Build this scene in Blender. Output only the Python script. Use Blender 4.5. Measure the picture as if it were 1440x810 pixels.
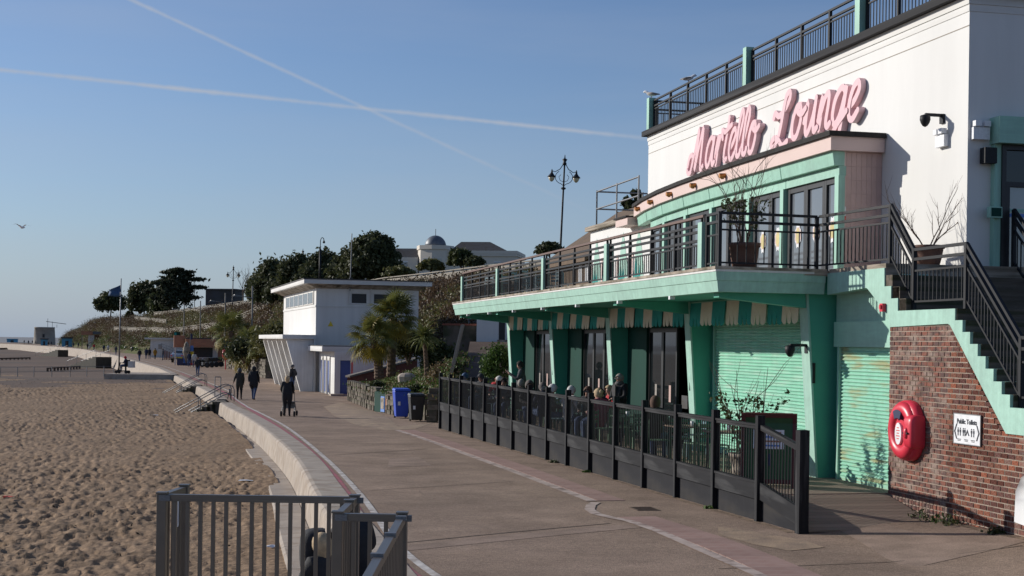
import bpy, bmesh, math, random
import numpy as np
from mathutils import Vector, Matrix
R = math.radians
rnd = random.Random(7)
S = bpy.context.scene
C = S.collection
for o in list(bpy.data.objects):
    bpy.data.objects.remove(o, do_unlink=True)

# ------------------------------------------------------------------ camera
FPX, ROLL, EYE, HOR = 2000.0, R(0.8), 3.0, 483.0      # focal length in photo pixels, roll, eye height, horizon row
cd = bpy.data.cameras.new('camera'); cam = bpy.data.objects.new('camera', cd); C.objects.link(cam)
cd.sensor_width = 36.0; cd.lens = FPX/1440*36.0; cd.shift_y = (HOR-405)/1440
cd.clip_start = 0.1; cd.clip_end = 20000
cam.matrix_world = Matrix.Translation((0, 0, EYE)) @ Matrix.Rotation(R(90), 4, 'X') @ Matrix.Rotation(ROLL, 4, 'Z')
S.camera = cam

def ray(px, py):                       # slopes (X/Y, Z/Y) of the sight line through a photo pixel
    u, v = px-720.0, HOR-py
    c, s = math.cos(ROLL), math.sin(ROLL)
    return (u*c-v*s)/FPX, (u*s+v*c)/FPX
def at(px, py, Y):
    a, b = ray(px, py); return Vector((a*Y, Y, EYE+b*Y))
def onz(px, py, z):
    a, b = ray(px, py); Y = (z-EYE)/b; return Vector((a*Y, Y, z))

# ------------------------------------------------------------------ sun, sky, exposure
SUN_EL, SUN_AZ = R(20.0), (-math.cos(R(24)), math.sin(R(24)))     # towards the sun: left and a little beyond
sl = bpy.data.lights.new('sun', 'SUN'); sl.energy = 4.6; sl.angle = R(0.53); sl.color = (1.0, 0.945, 0.86)
so = bpy.data.objects.new('sun', sl); C.objects.link(so)
sd = Vector((SUN_AZ[0]*math.cos(SUN_EL), SUN_AZ[1]*math.cos(SUN_EL), math.sin(SUN_EL)))
so.rotation_euler = sd.to_track_quat('Z', 'Y').to_euler(); so.location = (-30, 20, 40)
W = bpy.data.worlds.new('World'); S.world = W; W.use_nodes = True
wn, wl = W.node_tree.nodes, W.node_tree.links
bg = wn['Background']; bg.inputs['Strength'].default_value = 0.078
sky = wn.new('ShaderNodeTexSky'); sky.sky_type = 'NISHITA'; sky.sun_disc = False
sky.sun_elevation = SUN_EL; sky.sun_rotation = math.atan2(SUN_AZ[0], SUN_AZ[1])
sky.altitude = 0; sky.air_density = 1.0; sky.dust_density = 0.25; sky.ozone_density = 3.0
tc = wn.new('ShaderNodeTexCoord')
def wmath(op, a, b=None, c=None, clamp=False):
    n = wn.new('ShaderNodeMath'); n.operation = op; n.use_clamp = clamp
    for i, v in enumerate((a, b, c)):
        if v is None: continue
        if isinstance(v, (int, float)): n.inputs[i].default_value = v
        else: wl.new(v, n.inputs[i])
    return n.outputs[0]
def wdot(vec, const):
    n = wn.new('ShaderNodeVectorMath'); n.operation = 'DOT_PRODUCT'
    wl.new(vec, n.inputs[0]); n.inputs[1].default_value = const; return n.outputs['Value']
def wnoise(vec, scale, detail):
    n = wn.new('ShaderNodeTexNoise'); n.inputs['Scale'].default_value = scale; n.inputs['Detail'].default_value = detail
    wl.new(vec, n.inputs['Vector']); return n.outputs['Fac']
def pdir(px, py): a, b = ray(px, py); return Vector((a, 1, b)).normalized()
vec = tc.outputs['Generated']
n1 = wnoise(vec, 90, 3); n2 = wnoise(vec, 14, 2)
def contrail(p, q, width, amount, fade_p, fade_q):
    """a vapour trail high in the air: a thin band about the great circle through two sky directions"""
    P, Q = pdir(*p), pdir(*q); N = P.cross(Q).normalized(); T = N.cross(P).normalized(); L = math.acos(P.dot(Q))
    d = wmath('ADD', wmath('ABSOLUTE', wdot(vec, N)), wmath('MULTIPLY', wmath('SUBTRACT', n1, 0.5), width*1.0))
    band = wmath('SUBTRACT', 1.0, wmath('DIVIDE', d, width), clamp=True)
    along = wmath('DIVIDE', wmath('ARCTAN2', wdot(vec, T), wdot(vec, P)), L)
    f1 = wmath('DIVIDE', wmath('SUBTRACT', along, fade_p[0]), fade_p[1]-fade_p[0], clamp=True)
    f2 = wmath('DIVIDE', wmath('SUBTRACT', fade_q[1], along), fade_q[1]-fade_q[0], clamp=True)
    m = wmath('MULTIPLY', wmath('MULTIPLY', band, wmath('MULTIPLY', f1, f2)), amount)
    return wmath('MULTIPLY', m, wmath('ADD', 0.55, wmath('MULTIPLY', n2, 0.9)))
cmask = wmath('ADD', contrail((0, 98), (905, 194), 0.0021, 0.70, (-0.6, -0.3), (0.9, 1.08)),
              contrail((185, 0), (845, 305), 0.0019, 0.55, (-0.7, -0.4), (0.45, 1.0)))
# thin high veil of cirrus
mp = wn.new('ShaderNodeMapping'); mp.inputs['Scale'].default_value = (1.2, 1.0, 9.0); wl.new(vec, mp.inputs['Vector'])
veil = wmath('MULTIPLY', wmath('SUBTRACT', wnoise(mp.outputs[0], 2.2, 5), 0.36, clamp=True), 0.6)
mask = wmath('ADD', cmask, veil, clamp=True)
mx = wn.new('ShaderNodeMixRGB'); mx.inputs['Color2'].default_value = (5.3, 5.9, 7.0, 1)
# sea haze low over the horizon, the same all the way round
sep = wn.new('ShaderNodeSeparateXYZ'); wl.new(vec, sep.inputs[0])
hz = wmath('MULTIPLY', wmath('POWER', wmath('SUBTRACT', 1.0, wmath('ABSOLUTE', sep.outputs['Z']), clamp=True), 13.0), 0.80)
tint = wn.new('ShaderNodeMixRGB'); tint.blend_type = 'MULTIPLY'; tint.inputs['Fac'].default_value = 1; tint.inputs['Color2'].default_value = (1.10, 1.12, 1.30, 1); wl.new(sky.outputs[0], tint.inputs['Color1'])
hm = wn.new('ShaderNodeMixRGB'); hm.inputs['Color2'].default_value = (3.3, 4.6, 6.6, 1); wl.new(hz, hm.inputs['Fac']); wl.new(tint.outputs[0], hm.inputs['Color1'])
wl.new(mask, mx.inputs['Fac']); wl.new(hm.outputs[0], mx.inputs['Color1']); wl.new(mx.outputs[0], bg.inputs['Color'])
S.view_settings.view_transform = 'Standard'; S.view_settings.look = 'None'
S.view_settings.exposure = 0.0; S.view_settings.gamma = 1.0; S.view_settings.use_curve_mapping = False

# ------------------------------------------------------------------ materials
MATS = {}
def mat(name, c1, c2=None, rough=0.8, scale=6.0, bump=0.0, bscale=None, metal=0.0, spec=0.5, detail=5.0, lo=0.35, hi=0.65,
        objrand=0.0, coords='Object', stretch=(1, 1, 1), c3=None, s3=0.7, ior=None, emit=None, trans=0.0, dist=0.02, grain=None, streak=None):
    m = bpy.data.materials.new(name); m.use_nodes = True; MATS[name] = m
    nt = m.node_tree; N, L = nt.nodes, nt.links; b = N['Principled BSDF']
    b.inputs['Roughness'].default_value = rough; b.inputs['Metallic'].default_value = metal
    b.inputs['Specular IOR Level'].default_value = spec
    if ior: b.inputs['IOR'].default_value = ior
    if trans: b.inputs['Transmission Weight'].default_value = trans
    if emit: b.inputs['Emission Color'].default_value = (*emit[:3], 1); b.inputs['Emission Strength'].default_value = emit[3]
    if c2 is None: c2 = tuple(x*0.85 for x in c1)
    t = N.new('ShaderNodeTexCoord'); mpn = N.new('ShaderNodeMapping'); mpn.inputs['Scale'].default_value = stretch
    L.new(t.outputs[coords], mpn.inputs['Vector'])
    nz = N.new('ShaderNodeTexNoise'); nz.inputs['Scale'].default_value = scale; nz.inputs['Detail'].default_value = detail
    L.new(mpn.outputs[0], nz.inputs['Vector'])
    rp = N.new('ShaderNodeValToRGB'); rp.color_ramp.elements[0].position = lo; rp.color_ramp.elements[1].position = hi
    rp.color_ramp.elements[0].color = (*c1, 1); rp.color_ramp.elements[1].color = (*c2, 1)
    L.new(nz.outputs['Fac'], rp.inputs['Fac']); col = rp.outputs['Color']
    if c3:
        nz3 = N.new('ShaderNodeTexNoise'); nz3.inputs['Scale'].default_value = s3; nz3.inputs['Detail'].default_value = 6
        L.new(mpn.outputs[0], nz3.inputs['Vector'])
        r3 = N.new('ShaderNodeValToRGB'); r3.color_ramp.elements[0].position = 0.5; r3.color_ramp.elements[1].position = 0.68
        L.new(nz3.outputs['Fac'], r3.inputs['Fac'])
        mm = N.new('ShaderNodeMixRGB'); mm.inputs['Color2'].default_value = (*c3, 1)
        L.new(r3.outputs['Color'], mm.inputs['Fac']); L.new(col, mm.inputs['Color1']); col = mm.outputs['Color']
    def mult(sock, fac_out, lo_, hi_):
        mr = N.new('ShaderNodeMapRange'); mr.inputs['From Min'].default_value = .3; mr.inputs['From Max'].default_value = .7; mr.inputs['To Min'].default_value = lo_; mr.inputs['To Max'].default_value = hi_
        L.new(fac_out, mr.inputs['Value']); h = N.new('ShaderNodeMixRGB'); h.blend_type = 'MULTIPLY'; h.inputs['Fac'].default_value = 1
        L.new(sock, h.inputs['Color1']); L.new(mr.outputs[0], h.inputs['Color2']); return h.outputs['Color']
    if grain:                                             # fine aggregate speckle plus broad stains
        for sc_, am in grain:
            g = N.new('ShaderNodeTexNoise'); g.inputs['Scale'].default_value = sc_; g.inputs['Detail'].default_value = 4; L.new(mpn.outputs[0], g.inputs['Vector']); col = mult(col, g.outputs['Fac'], 1-am, 1+am)
    if streak:                                            # runs of dirt down a wall
        m2 = N.new('ShaderNodeMapping'); m2.inputs['Scale'].default_value = (5, 5, .22); L.new(t.outputs[coords], m2.inputs['Vector'])
        g = N.new('ShaderNodeTexNoise'); g.inputs['Scale'].default_value = 1.6; g.inputs['Detail'].default_value = 6; g.inputs['Roughness'].default_value = .65; L.new(m2.outputs[0], g.inputs['Vector']); col = mult(col, g.outputs['Fac'], 1-streak, 1.02)
    if objrand:
        oi = N.new('ShaderNodeObjectInfo'); hs = N.new('ShaderNodeHueSaturation')
        mr = N.new('ShaderNodeMapRange'); mr.inputs['To Min'].default_value = 1-objrand; mr.inputs['To Max'].default_value = 1+objrand
        L.new(oi.outputs['Random'], mr.inputs['Value']); L.new(mr.outputs[0], hs.inputs['Value'])
        L.new(col, hs.inputs['Color']); col = hs.outputs['Color']
    L.new(col, b.inputs['Base Color'])
    if bump:
        nb = N.new('ShaderNodeTexNoise'); nb.inputs['Scale'].default_value = bscale or scale*4; nb.inputs['Detail'].default_value = 8
        L.new(mpn.outputs[0], nb.inputs['Vector'])
        bp = N.new('ShaderNodeBump'); bp.inputs['Strength'].default_value = bump; bp.inputs['Distance'].default_value = dist
        L.new(nb.outputs['Fac'], bp.inputs['Height']); L.new(bp.outputs[0], b.inputs['Normal'])
    return m
def leafmat(name, c1, c2, scale=0.5, rough=0.6, transl=0.25):
    """leaf: colour varies from clump to clump, a little light passes through"""
    m = mat(name, c1, c2, rough=rough, scale=scale, detail=3, lo=0.3, hi=0.7, spec=0.3)
    N, L = m.node_tree.nodes, m.node_tree.links; b = N['Principled BSDF']; out = N['Material Output']
    tr = N.new('ShaderNodeBsdfTranslucent'); ms = N.new('ShaderNodeMixShader'); ms.inputs[0].default_value = transl
    L.new(b.inputs['Base Color'].links[0].from_socket, tr.inputs['Color'])
    L.new(b.outputs[0], ms.inputs[1]); L.new(tr.outputs[0], ms.inputs[2]); L.new(ms.outputs[0], out.inputs['Surface'])
    return m

mat('tarmac', (.252, .182, .135), (.29, .212, .16), .92, 1.1, .5, 60, c3=(.30, .218, .165), s3=.16, detail=9, grain=((55, .34), (14, .14), (1.6, .13), (.35, .16)), spec=.15)
mat('tarmac_patch', (.265, .195, .15), (.30, .22, .172), .92, 2.0, .3, 60, grain=((55, .25), (2, .12)), spec=.15)
mat('tarmac_path', (.095, .066, .05), (.12, .085, .065), .92, 1.1, .3, 40, spec=.15)
mat('crack', (.15, .115, .09), (.2, .15, .115), .95, 8, spec=.15)
mat('grit', (.30, .22, .15), (.15, .11, .08), .95, 9, .5, 60, spec=.15)
mat('white_paint_line', (.62, .58, .54), (.36, .31, .27), .8, 7, c3=(.25, .2, .17), s3=5)
mat('pale_line', (.50, .41, .36), (.40, .315, .27), .85, 5, c3=(.2, .15, .13), s3=3.5, spec=.15)
mat('pink_line', (.42, .12, .15), (.30, .13, .13), .8, 4, c3=(.24, .15, .13), s3=2.2, spec=.15)
mat('paver', (.315, .20, .168), (.35, .245, .21), .88, 3, .3, 40, objrand=.10, c3=(.37, .29, .25), s3=.5, spec=.15)
mat('concrete', (.42, .36, .30), (.34, .29, .245), .85, 1.4, .25, 30, c3=(.30, .24, .19), s3=2.5, spec=.15)
mat('concrete_top', (.255, .23, .20), (.21, .188, .165), .85, 1.4, .2, 30, c3=(.20, .17, .145), s3=1.2, spec=.15)
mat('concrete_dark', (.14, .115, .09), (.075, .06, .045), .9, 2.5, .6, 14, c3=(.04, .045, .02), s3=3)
mat('dark_stone', (.055, .048, .038), (.035, .032, .024), .85, 2, .4, 10)  # near-black stone, the same on every face of the far stairs
mat('sand', (.285, .193, .122), (.215, .145, .09), .95, .5, 1.0, 6, c3=(.235, .155, .095), s3=.35, grain=((5, .25), (12, .22)), detail=10, dist=.05, spec=.15)
mat('wet_sand', (.165, .112, .078), (.12, .082, .058), .8, .03, .3, 3, c3=(.11, .085, .066), s3=.05, spec=.15)
mat('sea', (.24, .23, .22), (.20, .195, .19), .7, .02, .4, .3)
mat('hill_soil', (.105, .07, .045), (.08, .085, .03), .95, .22, .6, 3, c3=(.085, .105, .03), s3=.09, spec=.15)
mat('grass', (.09, .12, .03), (.13, .13, .05), .95, .8, .8, 20, c3=(.16, .12, .07), s3=.6, spec=.15)
mat('mint_paint', (.34, .60, .48), (.31, .56, .445), .55, 1.5, .08, 60, c3=(.29, .5, .405), s3=.9, streak=.16, grain=((9, .06),))
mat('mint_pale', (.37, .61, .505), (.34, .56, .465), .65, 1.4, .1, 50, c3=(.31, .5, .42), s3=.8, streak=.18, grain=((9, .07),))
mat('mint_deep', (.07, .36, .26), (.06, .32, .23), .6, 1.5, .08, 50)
mat('green_panel', (.007, .05, .038), (.008, .042, .032), .7, 2, spec=.15)
mat('mint_shutter', (.28, .61, .46), (.26, .57, .425), .5, 5, .03, 40, stretch=(.6, .6, 9), c3=(.40, .62, .50), s3=1.6, streak=.12, grain=((2.5, .10),))
mat('mint_shutter_rusty', (.285, .60, .45), (.26, .55, .41), .5, 4, .03, 40, stretch=(.6, 1.2, 9), c3=(.34, .36, .19), s3=1.0, streak=.1)
mat('coping', (.42, .36, .29), (.24, .20, .155), .9, 3.5, .5, 25, c3=(.11, .095, .06), s3=2)
mat('white_render', (.76, .755, .735), (.72, .715, .695), .75, .8, .06, 30, c3=(.69, .68, .65), s3=.5, streak=.12)
mat('white_kiosk', (.76, .75, .73), (.70, .69, .67), .8, 1.4, .15, 9, c3=(.60, .58, .54), s3=.5, streak=.16)
mat('pink_paint', (.66, .50, .455), (.63, .475, .43), .6, 1.2)
mat('pink_tile', (.55, .385, .345), (.52, .36, .32), .45, 2.5, objrand=.05)
mat('letter_pink', (.78, .50, .53), (.74, .465, .495), .45, 1.5)
mat('black_metal', (.013, .014, .017), (.018, .019, .022), .55, 4, spec=.25)
mat('black_board', (.012, .012, .0145), (.017, .017, .02), .65, 3, .12, 40, c3=(.05, .05, .052), s3=1.6, spec=.15)
mat('black_panel', (.022, .022, .026), (.03, .03, .034), .8, 1.4, .1, 40, c3=(.045, .041, .039), s3=1.1, streak=.2, spec=.15)
mat('rail_wood', (.13, .065, .045), (.10, .05, .035), .55, 6, stretch=(1, .15, 1))
mat('felt_black', (.02, .018, .018), (.032, .03, .028), .95, 12, .5, 60)
mat('glass_dark', (.010, .013, .015), (.012, .015, .017), .04, 1, spec=.5, ior=1.5)
mat('glass_sky', (.15, .165, .185), (.17, .185, .205), .04, 1, spec=.5, ior=2.0)
mat('frame_black', (.012, .012, .014), (.016, .016, .018), .45, 4)
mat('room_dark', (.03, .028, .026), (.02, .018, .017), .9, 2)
mat('canvas_cream', (.74, .65, .51), (.68, .59, .46), .9, 3, .2, 40)
mat('canvas_teal', (.022, .30, .27), (.02, .26, .235), .9, 3, .2, 40)
mat('brick', (.2, .08, .055), (.15, .07, .052), .9, 9, .5, 60, c3=(.30, .22, .18), s3=7, spec=.15)
def brick_colours(m, rnd_sock=None):
    N, L = m.node_tree.nodes, m.node_tree.links; b = N['Principled BSDF']; old = b.inputs['Base Color'].links[0].from_socket
    oi = N.new('ShaderNodeObjectInfo'); r = N.new('ShaderNodeValToRGB'); r.color_ramp.interpolation = 'CONSTANT'
    cs = [(0, (.55, .42, .42)), (.16, (1.0, .9, .85)), (.34, (.75, .75, .85)), (.46, (1.25, 1.0, .88)), (.62, (.85, .8, .8)), (.74, (1.5, 1.05, .85)), (.84, (1.05, 1.25, 1.35)), (.93, (.6, .55, .62))]
    for i, (p, c) in enumerate(cs):
        e = r.color_ramp.elements[i] if i < 2 else r.color_ramp.elements.new(p); e.position = p; e.color = (*c, 1)
    mm = N.new('ShaderNodeMixRGB'); mm.blend_type = 'MULTIPLY'; mm.inputs['Fac'].default_value = 1
    L.new(oi.outputs['Random'], r.inputs['Fac']); L.new(old, mm.inputs['Color1']); L.new(r.outputs[0], mm.inputs['Color2']); L.new(mm.outputs[0], b.inputs['Base Color'])
brick_colours(MATS['brick'])
mat('mortar', (.40, .33, .27), (.30, .24, .19), .95, 5, .5, 60, c3=(.16, .12, .09), s3=1.5, spec=.15)
mat('red_plastic', (.66, .034, .065), (.60, .03, .058), .38, 3)
mat('navy', (.02, .025, .08), None, .5); mat('white_sign', (.80, .81, .83), None, .45); mat('ink', (.02, .025, .04), None, .6)
mat('red_print', (.7, .08, .06), None, .6); mat('paper_yellow', (.62, .52, .24), None, .7); mat('yellow_print', (.75, .55, .03), None, .6); mat('blue_print', (.12, .25, .6), None, .6)
mat('aluminium', (.225, .195, .165), (.18, .158, .135), .42, 5, metal=.75, c3=(.19, .17, .15), s3=3)
mat('steel', (.24, .245, .25), (.18, .18, .19), .5, 5, metal=.7)
mat('terracotta', (.16, .085, .06), (.12, .065, .05), .8, 4); mat('soil', (.04, .03, .02), None, .95)
mat('bark', (.10, .07, .05), (.06, .045, .035), .9, 8, .6, 30); mat('twig', (.16, .10, .07), (.11, .07, .05), .9, 10)
mat('palm_trunk', (.16, .10, .065), (.085, .055, .035), .95, 7, .9, 30)
mat('stone_wall', (.17, .14, .11), (.10, .085, .068), .95, 3, .9, 12, objrand=.28, c3=(.1, .1, .06), s3=1.5)
mat('orange_wood', (.40, .185, .105), (.33, .15, .088), .75, 3); mat('red_brick_far', (.25, .085, .055), (.18, .065, .045), .9, 6)
mat('beach_hut_blue', (.09, .32, .48), (.08, .28, .42), .7, 2); mat('door_blue', (.06, .10, .28), (.05, .085, .24), .6, 3, stretch=(1, 1, 6))
mat('slate', (.06, .06, .066), (.045, .04, .035), .8, 2); mat('lead', (.13, .145, .165), (.095, .105, .125), .5, 1.5, metal=.2)
mat('cream_stucco', (.70, .64, .55), (.64, .58, .5), .85, .5); mat('tower_brick', (.31, .275, .235), (.25, .22, .19), .9, .4)
mat('brown_roof', (.15, .10, .06), (.11, .075, .05), .9, 3)
mat('fence_pale', (.30, .272, .23), (.235, .21, .175), .9, 2, .3, 8)
mat('blue_bin', (.02, .075, .50), (.018, .065, .44), .45, 3); mat('black_bin', (.018, .018, .02), (.024, .024, .026), .5, 3)
mat('rubber', (.012, .012, .012), None, .8); mat('car_white', (.78, .79, .79), None, .2, 1); mat('car_silver', (.32, .36, .41), None, .25, 1, metal=.4)
mat('chair_green', (.10, .19, .11), (.075, .145, .09), .6, 4); mat('chair_blue', (.11, .20, .23), (.085, .15, .175), .6, 4)
mat('table_wood', (.23, .16, .11), (.175, .12, .085), .7, 5)
mat('flag_blue', (.035, .075, .17), (.05, .11, .2), .8, 2); mat('lamp_glass', (.72, .62, .42), None, .3)
mat('aboard_green', (.03, .10, .03), (.025, .08, .03), .6, 3); mat('aboard_frame', (.11, .025, .02), (.085, .02, .018), .6, 4)
mat('copper', (.50, .22, .07), None, .4, metal=.7)
mat('lit_lamp', (.9, .5, .2), None, .5, emit=(1, .55, .2, 3.0))
for n, c in dict(skin=(.52, .30, .22), hair_grey=(.34, .31, .28), hair_brown=(.10, .05, .03), hair_blonde=(.55, .40, .24), hair_white=(.7, .68, .64),
                 hair_dark=(.02, .016, .014), hair_ginger=(.22, .08, .04), coat_black=(.02, .02, .024), coat_grey=(.075, .075, .085), coat_red=(.50, .02, .03), coat_olive=(.05, .045, .035),
                 coat_mustard=(.38, .20, .02), coat_navy=(.02, .03, .07), jeans=(.05, .085, .18), trousers_dark=(.015, .015, .018), shoe=(.03, .03, .03),
                 cap_tweed=(.13, .11, .10), scarf_grey=(.13, .12, .12), pink_wool=(.35, .06, .12), dog_fur=(.32, .26, .22), coat_white=(.62, .6, .58)).items():
    mat(n, c, tuple(x*.7 for x in c), .85 if n != 'skin' else .55, 14, .3 if n != 'skin' else 0, 60)
leafmat('leaf_evergreen', (.048, .06, .025), (.088, .094, .042)); leafmat('leaf_cypress', (.03, .038, .022), (.052, .06, .03))
leafmat('leaf_shrub', (.035, .05, .016), (.075, .085, .03)); leafmat('leaf_green', (.05, .095, .018), (.09, .14, .035))
leafmat('leaf_bramble', (.125, .078, .047), (.075, .055, .032), .15); leafmat('leaf_tan', (.165, .12, .062), (.12, .088, .045), .15)
leafmat('leaf_olive', (.10, .105, .035), (.15, .14, .055), .15)
leafmat('leaf_palm', (.11, .135, .035), (.19, .18, .05), .8); leafmat('leaf_palm_yellow', (.30, .24, .03), (.20, .15, .03), .8)

# ------------------------------------------------------------------ mesh helpers
class MB:
    def __init__(s): s.v, s.f = [], []
    def add(s, v, f):
        n = len(s.v); s.v += [tuple(p) for p in v]; s.f += [tuple(i+n for i in q) for q in f]; return s
    def box(s, x0, x1, y0, y1, z0, z1):
        return s.hexa([(x0, y0, z0), (x1, y0, z0), (x1, y1, z0), (x0, y1, z0), (x0, y0, z1), (x1, y0, z1), (x1, y1, z1), (x0, y1, z1)])
    def hexa(s, p): return s.add(p, [(3, 2, 1, 0), (4, 5, 6, 7), (0, 1, 5, 4), (1, 2, 6, 5), (2, 3, 7, 6), (3, 0, 4, 7)])
    def prism(s, poly, h0, h1, fn):            # extrude a 2-D outline from h0 to h1; fn(a, b, h) gives the point
        n = len(poly)
        v = [fn(a, b, h0) for a, b in poly]+[fn(a, b, h1) for a, b in poly]
        return s.add(v, [tuple(range(n-1, -1, -1)), tuple(range(n, 2*n))]+[(i, (i+1) % n, n+(i+1) % n, n+i) for i in range(n)])
    def tube(s, pts, rad, n=8, cap=True):
        pts = [Vector(p) for p in pts]
        if not hasattr(rad, '__len__'): rad = [rad]*len(pts)
        rings = []; ref = None
        for i, p in enumerate(pts):
            t = (pts[min(i+1, len(pts)-1)]-pts[max(i-1, 0)]).normalized()
            if ref is None: ref = t.orthogonal().normalized()
            ref = (ref-t*ref.dot(t)).normalized(); b = t.cross(ref)
            rings.append([p+(ref*math.cos(2*math.pi*k/n)+b*math.sin(2*math.pi*k/n))*rad[i] for k in range(n)])
        v = [q for r in rings for q in r]; f = []
        for i in range(len(pts)-1):
            for k in range(n): f.append((i*n+k, i*n+(k+1) % n, (i+1)*n+(k+1) % n, (i+1)*n+k))
        if cap: f += [tuple(range(n-1, -1, -1)), tuple((len(pts)-1)*n+k for k in range(n))]
        return s.add(v, f)
    def bar(s, p0, p1, w, h, up=(0, 0, 1)):
        p0, p1 = Vector(p0), Vector(p1); t = (p1-p0).normalized(); x = t.cross(Vector(up))
        x = x.normalized() if x.length > 1e-5 else Vector((1, 0, 0)); z = x.cross(t)
        q = lambda p, a, b: p+x*a*w/2+z*b*h/2
        return s.hexa([q(p0, -1, -1), q(p0, 1, -1), q(p1, 1, -1), q(p1, -1, -1), q(p0, -1, 1), q(p0, 1, 1), q(p1, 1, 1), q(p1, -1, 1)])
    def lathe(s, prof, n=16, c=(0, 0, 0)):
        v = [(c[0]+r*math.cos(2*math.pi*k/n), c[1]+r*math.sin(2*math.pi*k/n), c[2]+z) for r, z in prof for k in range(n)]
        f = [(i*n+k, i*n+(k+1) % n, (i+1)*n+(k+1) % n, (i+1)*n+k) for i in range(len(prof)-1) for k in range(n)]
        return s.add(v, f+[tuple(range(n-1, -1, -1)), tuple((len(prof)-1)*n+k for k in range(n))])
    def mesh(s, name, m, smooth=False):
        me = bpy.data.meshes.new(name); me.from_pydata(s.v, [], s.f); me.update()
        if m: me.materials.append(MATS[m] if isinstance(m, str) else m)
        if smooth: me.polygons.foreach_set('use_smooth', [True]*len(me.polygons))
        return me
def link(name, data, parent=None, loc=None, rot=None, scale=None):
    o = bpy.data.objects.new(name, data); C.objects.link(o)
    if parent: o.parent = parent
    if loc is not None: o.location = loc
    if rot is not None: o.rotation_euler = rot
    if scale is not None: o.scale = scale
    return o
def tag(o, label=None, cat=None, group=None, kind=None):
    if label: o['label'] = label
    if cat: o['category'] = cat
    if group: o['group'] = group
    if kind: o['kind'] = kind
    return o
def thing(name, label, cat, loc=(0, 0, 0), rz=0.0, group=None):
    return tag(link(name, None, None, loc, (0, 0, rz)), label, cat, group)
def ob(name, mb, m, parent=None, smooth=False, bevel=0, **k):
    o = link(name, mb.mesh(name, m, smooth), parent, **k)
    if bevel:
        b = o.modifiers.new('bevel', 'BEVEL'); b.width = bevel; b.segments = 2; b.limit_method = 'ANGLE'
    return o
UNIT = {}
def unit(kind, m):
    if (kind, m) not in UNIT:
        mb = MB()
        if kind == 'box': mb.box(-.5, .5, -.5, .5, -.5, .5)
        elif kind == 'cyl': mb.tube([(0, 0, -.5), (0, 0, .5)], .5, 12)
        UNIT[(kind, m)] = mb.mesh(kind, m, kind == 'cyl')
        if kind == 'cyl':
            for p in UNIT[(kind, m)].polygons[-2:]: p.use_smooth = False
    return UNIT[(kind, m)]
def bx(name, m, c, size, parent=None, rot=None):       # a box piece that shares its mesh with its like
    return link(name, unit('box', m), parent, c, rot, size)
def bb(name, m, x0, x1, y0, y1, z0, z1, parent=None):
    return bx(name, m, ((x0+x1)/2, (y0+y1)/2, (z0+z1)/2), (x1-x0, y1-y0, z1-z0), parent)
def br(name, m, p0, p1, w, h, parent=None, kind='box', up=(0, 0, 1)):      # a straight bar or tube from p0 to p1
    p0, p1 = Vector(p0), Vector(p1); t = p1-p0; L = t.length; t.normalize(); x = Vector(up).cross(t)
    x = x.normalized() if x.length > 1e-4 else Vector((1, 0, 0)); y = t.cross(x)
    M = Matrix(((x.x*w, y.x*h, t.x*L), (x.y*w, y.y*h, t.y*L), (x.z*w, y.z*h, t.z*L))).to_4x4(); M.translation = (p0+p1)/2
    o = link(name, unit(kind, m), parent); o.matrix_local = M; return o
def copy_tree(o, parent=None):
    c = o.copy(); C.objects.link(c)
    if parent is not None: c.parent = parent
    for ch in list(o.children): copy_tree(ch, c)
    return c
def text_mesh(s, size, m, depth=.004, align='CENTER'):
    cu = bpy.data.curves.new('lettering', 'FONT'); cu.body = s; cu.size = size; cu.extrude = depth; cu.offset = .0025; cu.align_x = align; cu.align_y = 'CENTER'
    t = bpy.data.objects.new('lettering', cu); C.objects.link(t); dg = bpy.context.evaluated_depsgraph_get()
    me = bpy.data.meshes.new_from_object(t.evaluated_get(dg)); bpy.data.objects.remove(t); me.materials.clear(); me.materials.append(MATS[m]); return me

# value noise for terrain
_tab = np.random.RandomState(3).rand(256, 256)
def vnoise(x, y):
    xi, yi = np.floor(x).astype(int), np.floor(y).astype(int); fx, fy = x-xi, y-yi
    fx, fy = fx*fx*(3-2*fx), fy*fy*(3-2*fy); g = lambda i, j: _tab[(xi+i) % 256, (yi+j) % 256]
    return (g(0, 0)*(1-fx)+g(1, 0)*fx)*(1-fy)+(g(0, 1)*(1-fx)+g(1, 1)*fx)*fy-.5
def fbm(x, y, o=4):
    return sum(vnoise(x*2**k+17*k, y*2**k+31*k)/2**k for k in range(o))
def leaves(pts, size, rs, m, name, stretch=1.0, up=0.0):
    """one mesh of small leaf-sized four-cornered faces at the given points"""
    pts = np.asarray(pts); n = len(pts)
    a = rs.normal(size=(n, 3)); a[:, 2] += up; a /= np.linalg.norm(a, axis=1)[:, None]
    b = np.cross(a, rs.normal(size=(n, 3))); b /= np.linalg.norm(b, axis=1)[:, None]
    s = (size*rs.uniform(.6, 1.4, n))[:, None]; a *= s*stretch; b *= s*.55
    v = np.stack([pts-a, pts+b-a*.1, pts+a, pts-b-a*.1], 1).reshape(-1, 3)
    me = bpy.data.meshes.new(name); me.vertices.add(4*n); me.vertices.foreach_set('co', v.ravel())
    me.loops.add(4*n); me.loops.foreach_set('vertex_index', np.arange(4*n)); me.polygons.add(n)
    me.polygons.foreach_set('loop_start', np.arange(0, 4*n, 4)); me.update(calc_edges=True); me.materials.append(MATS[m]); return me
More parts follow.
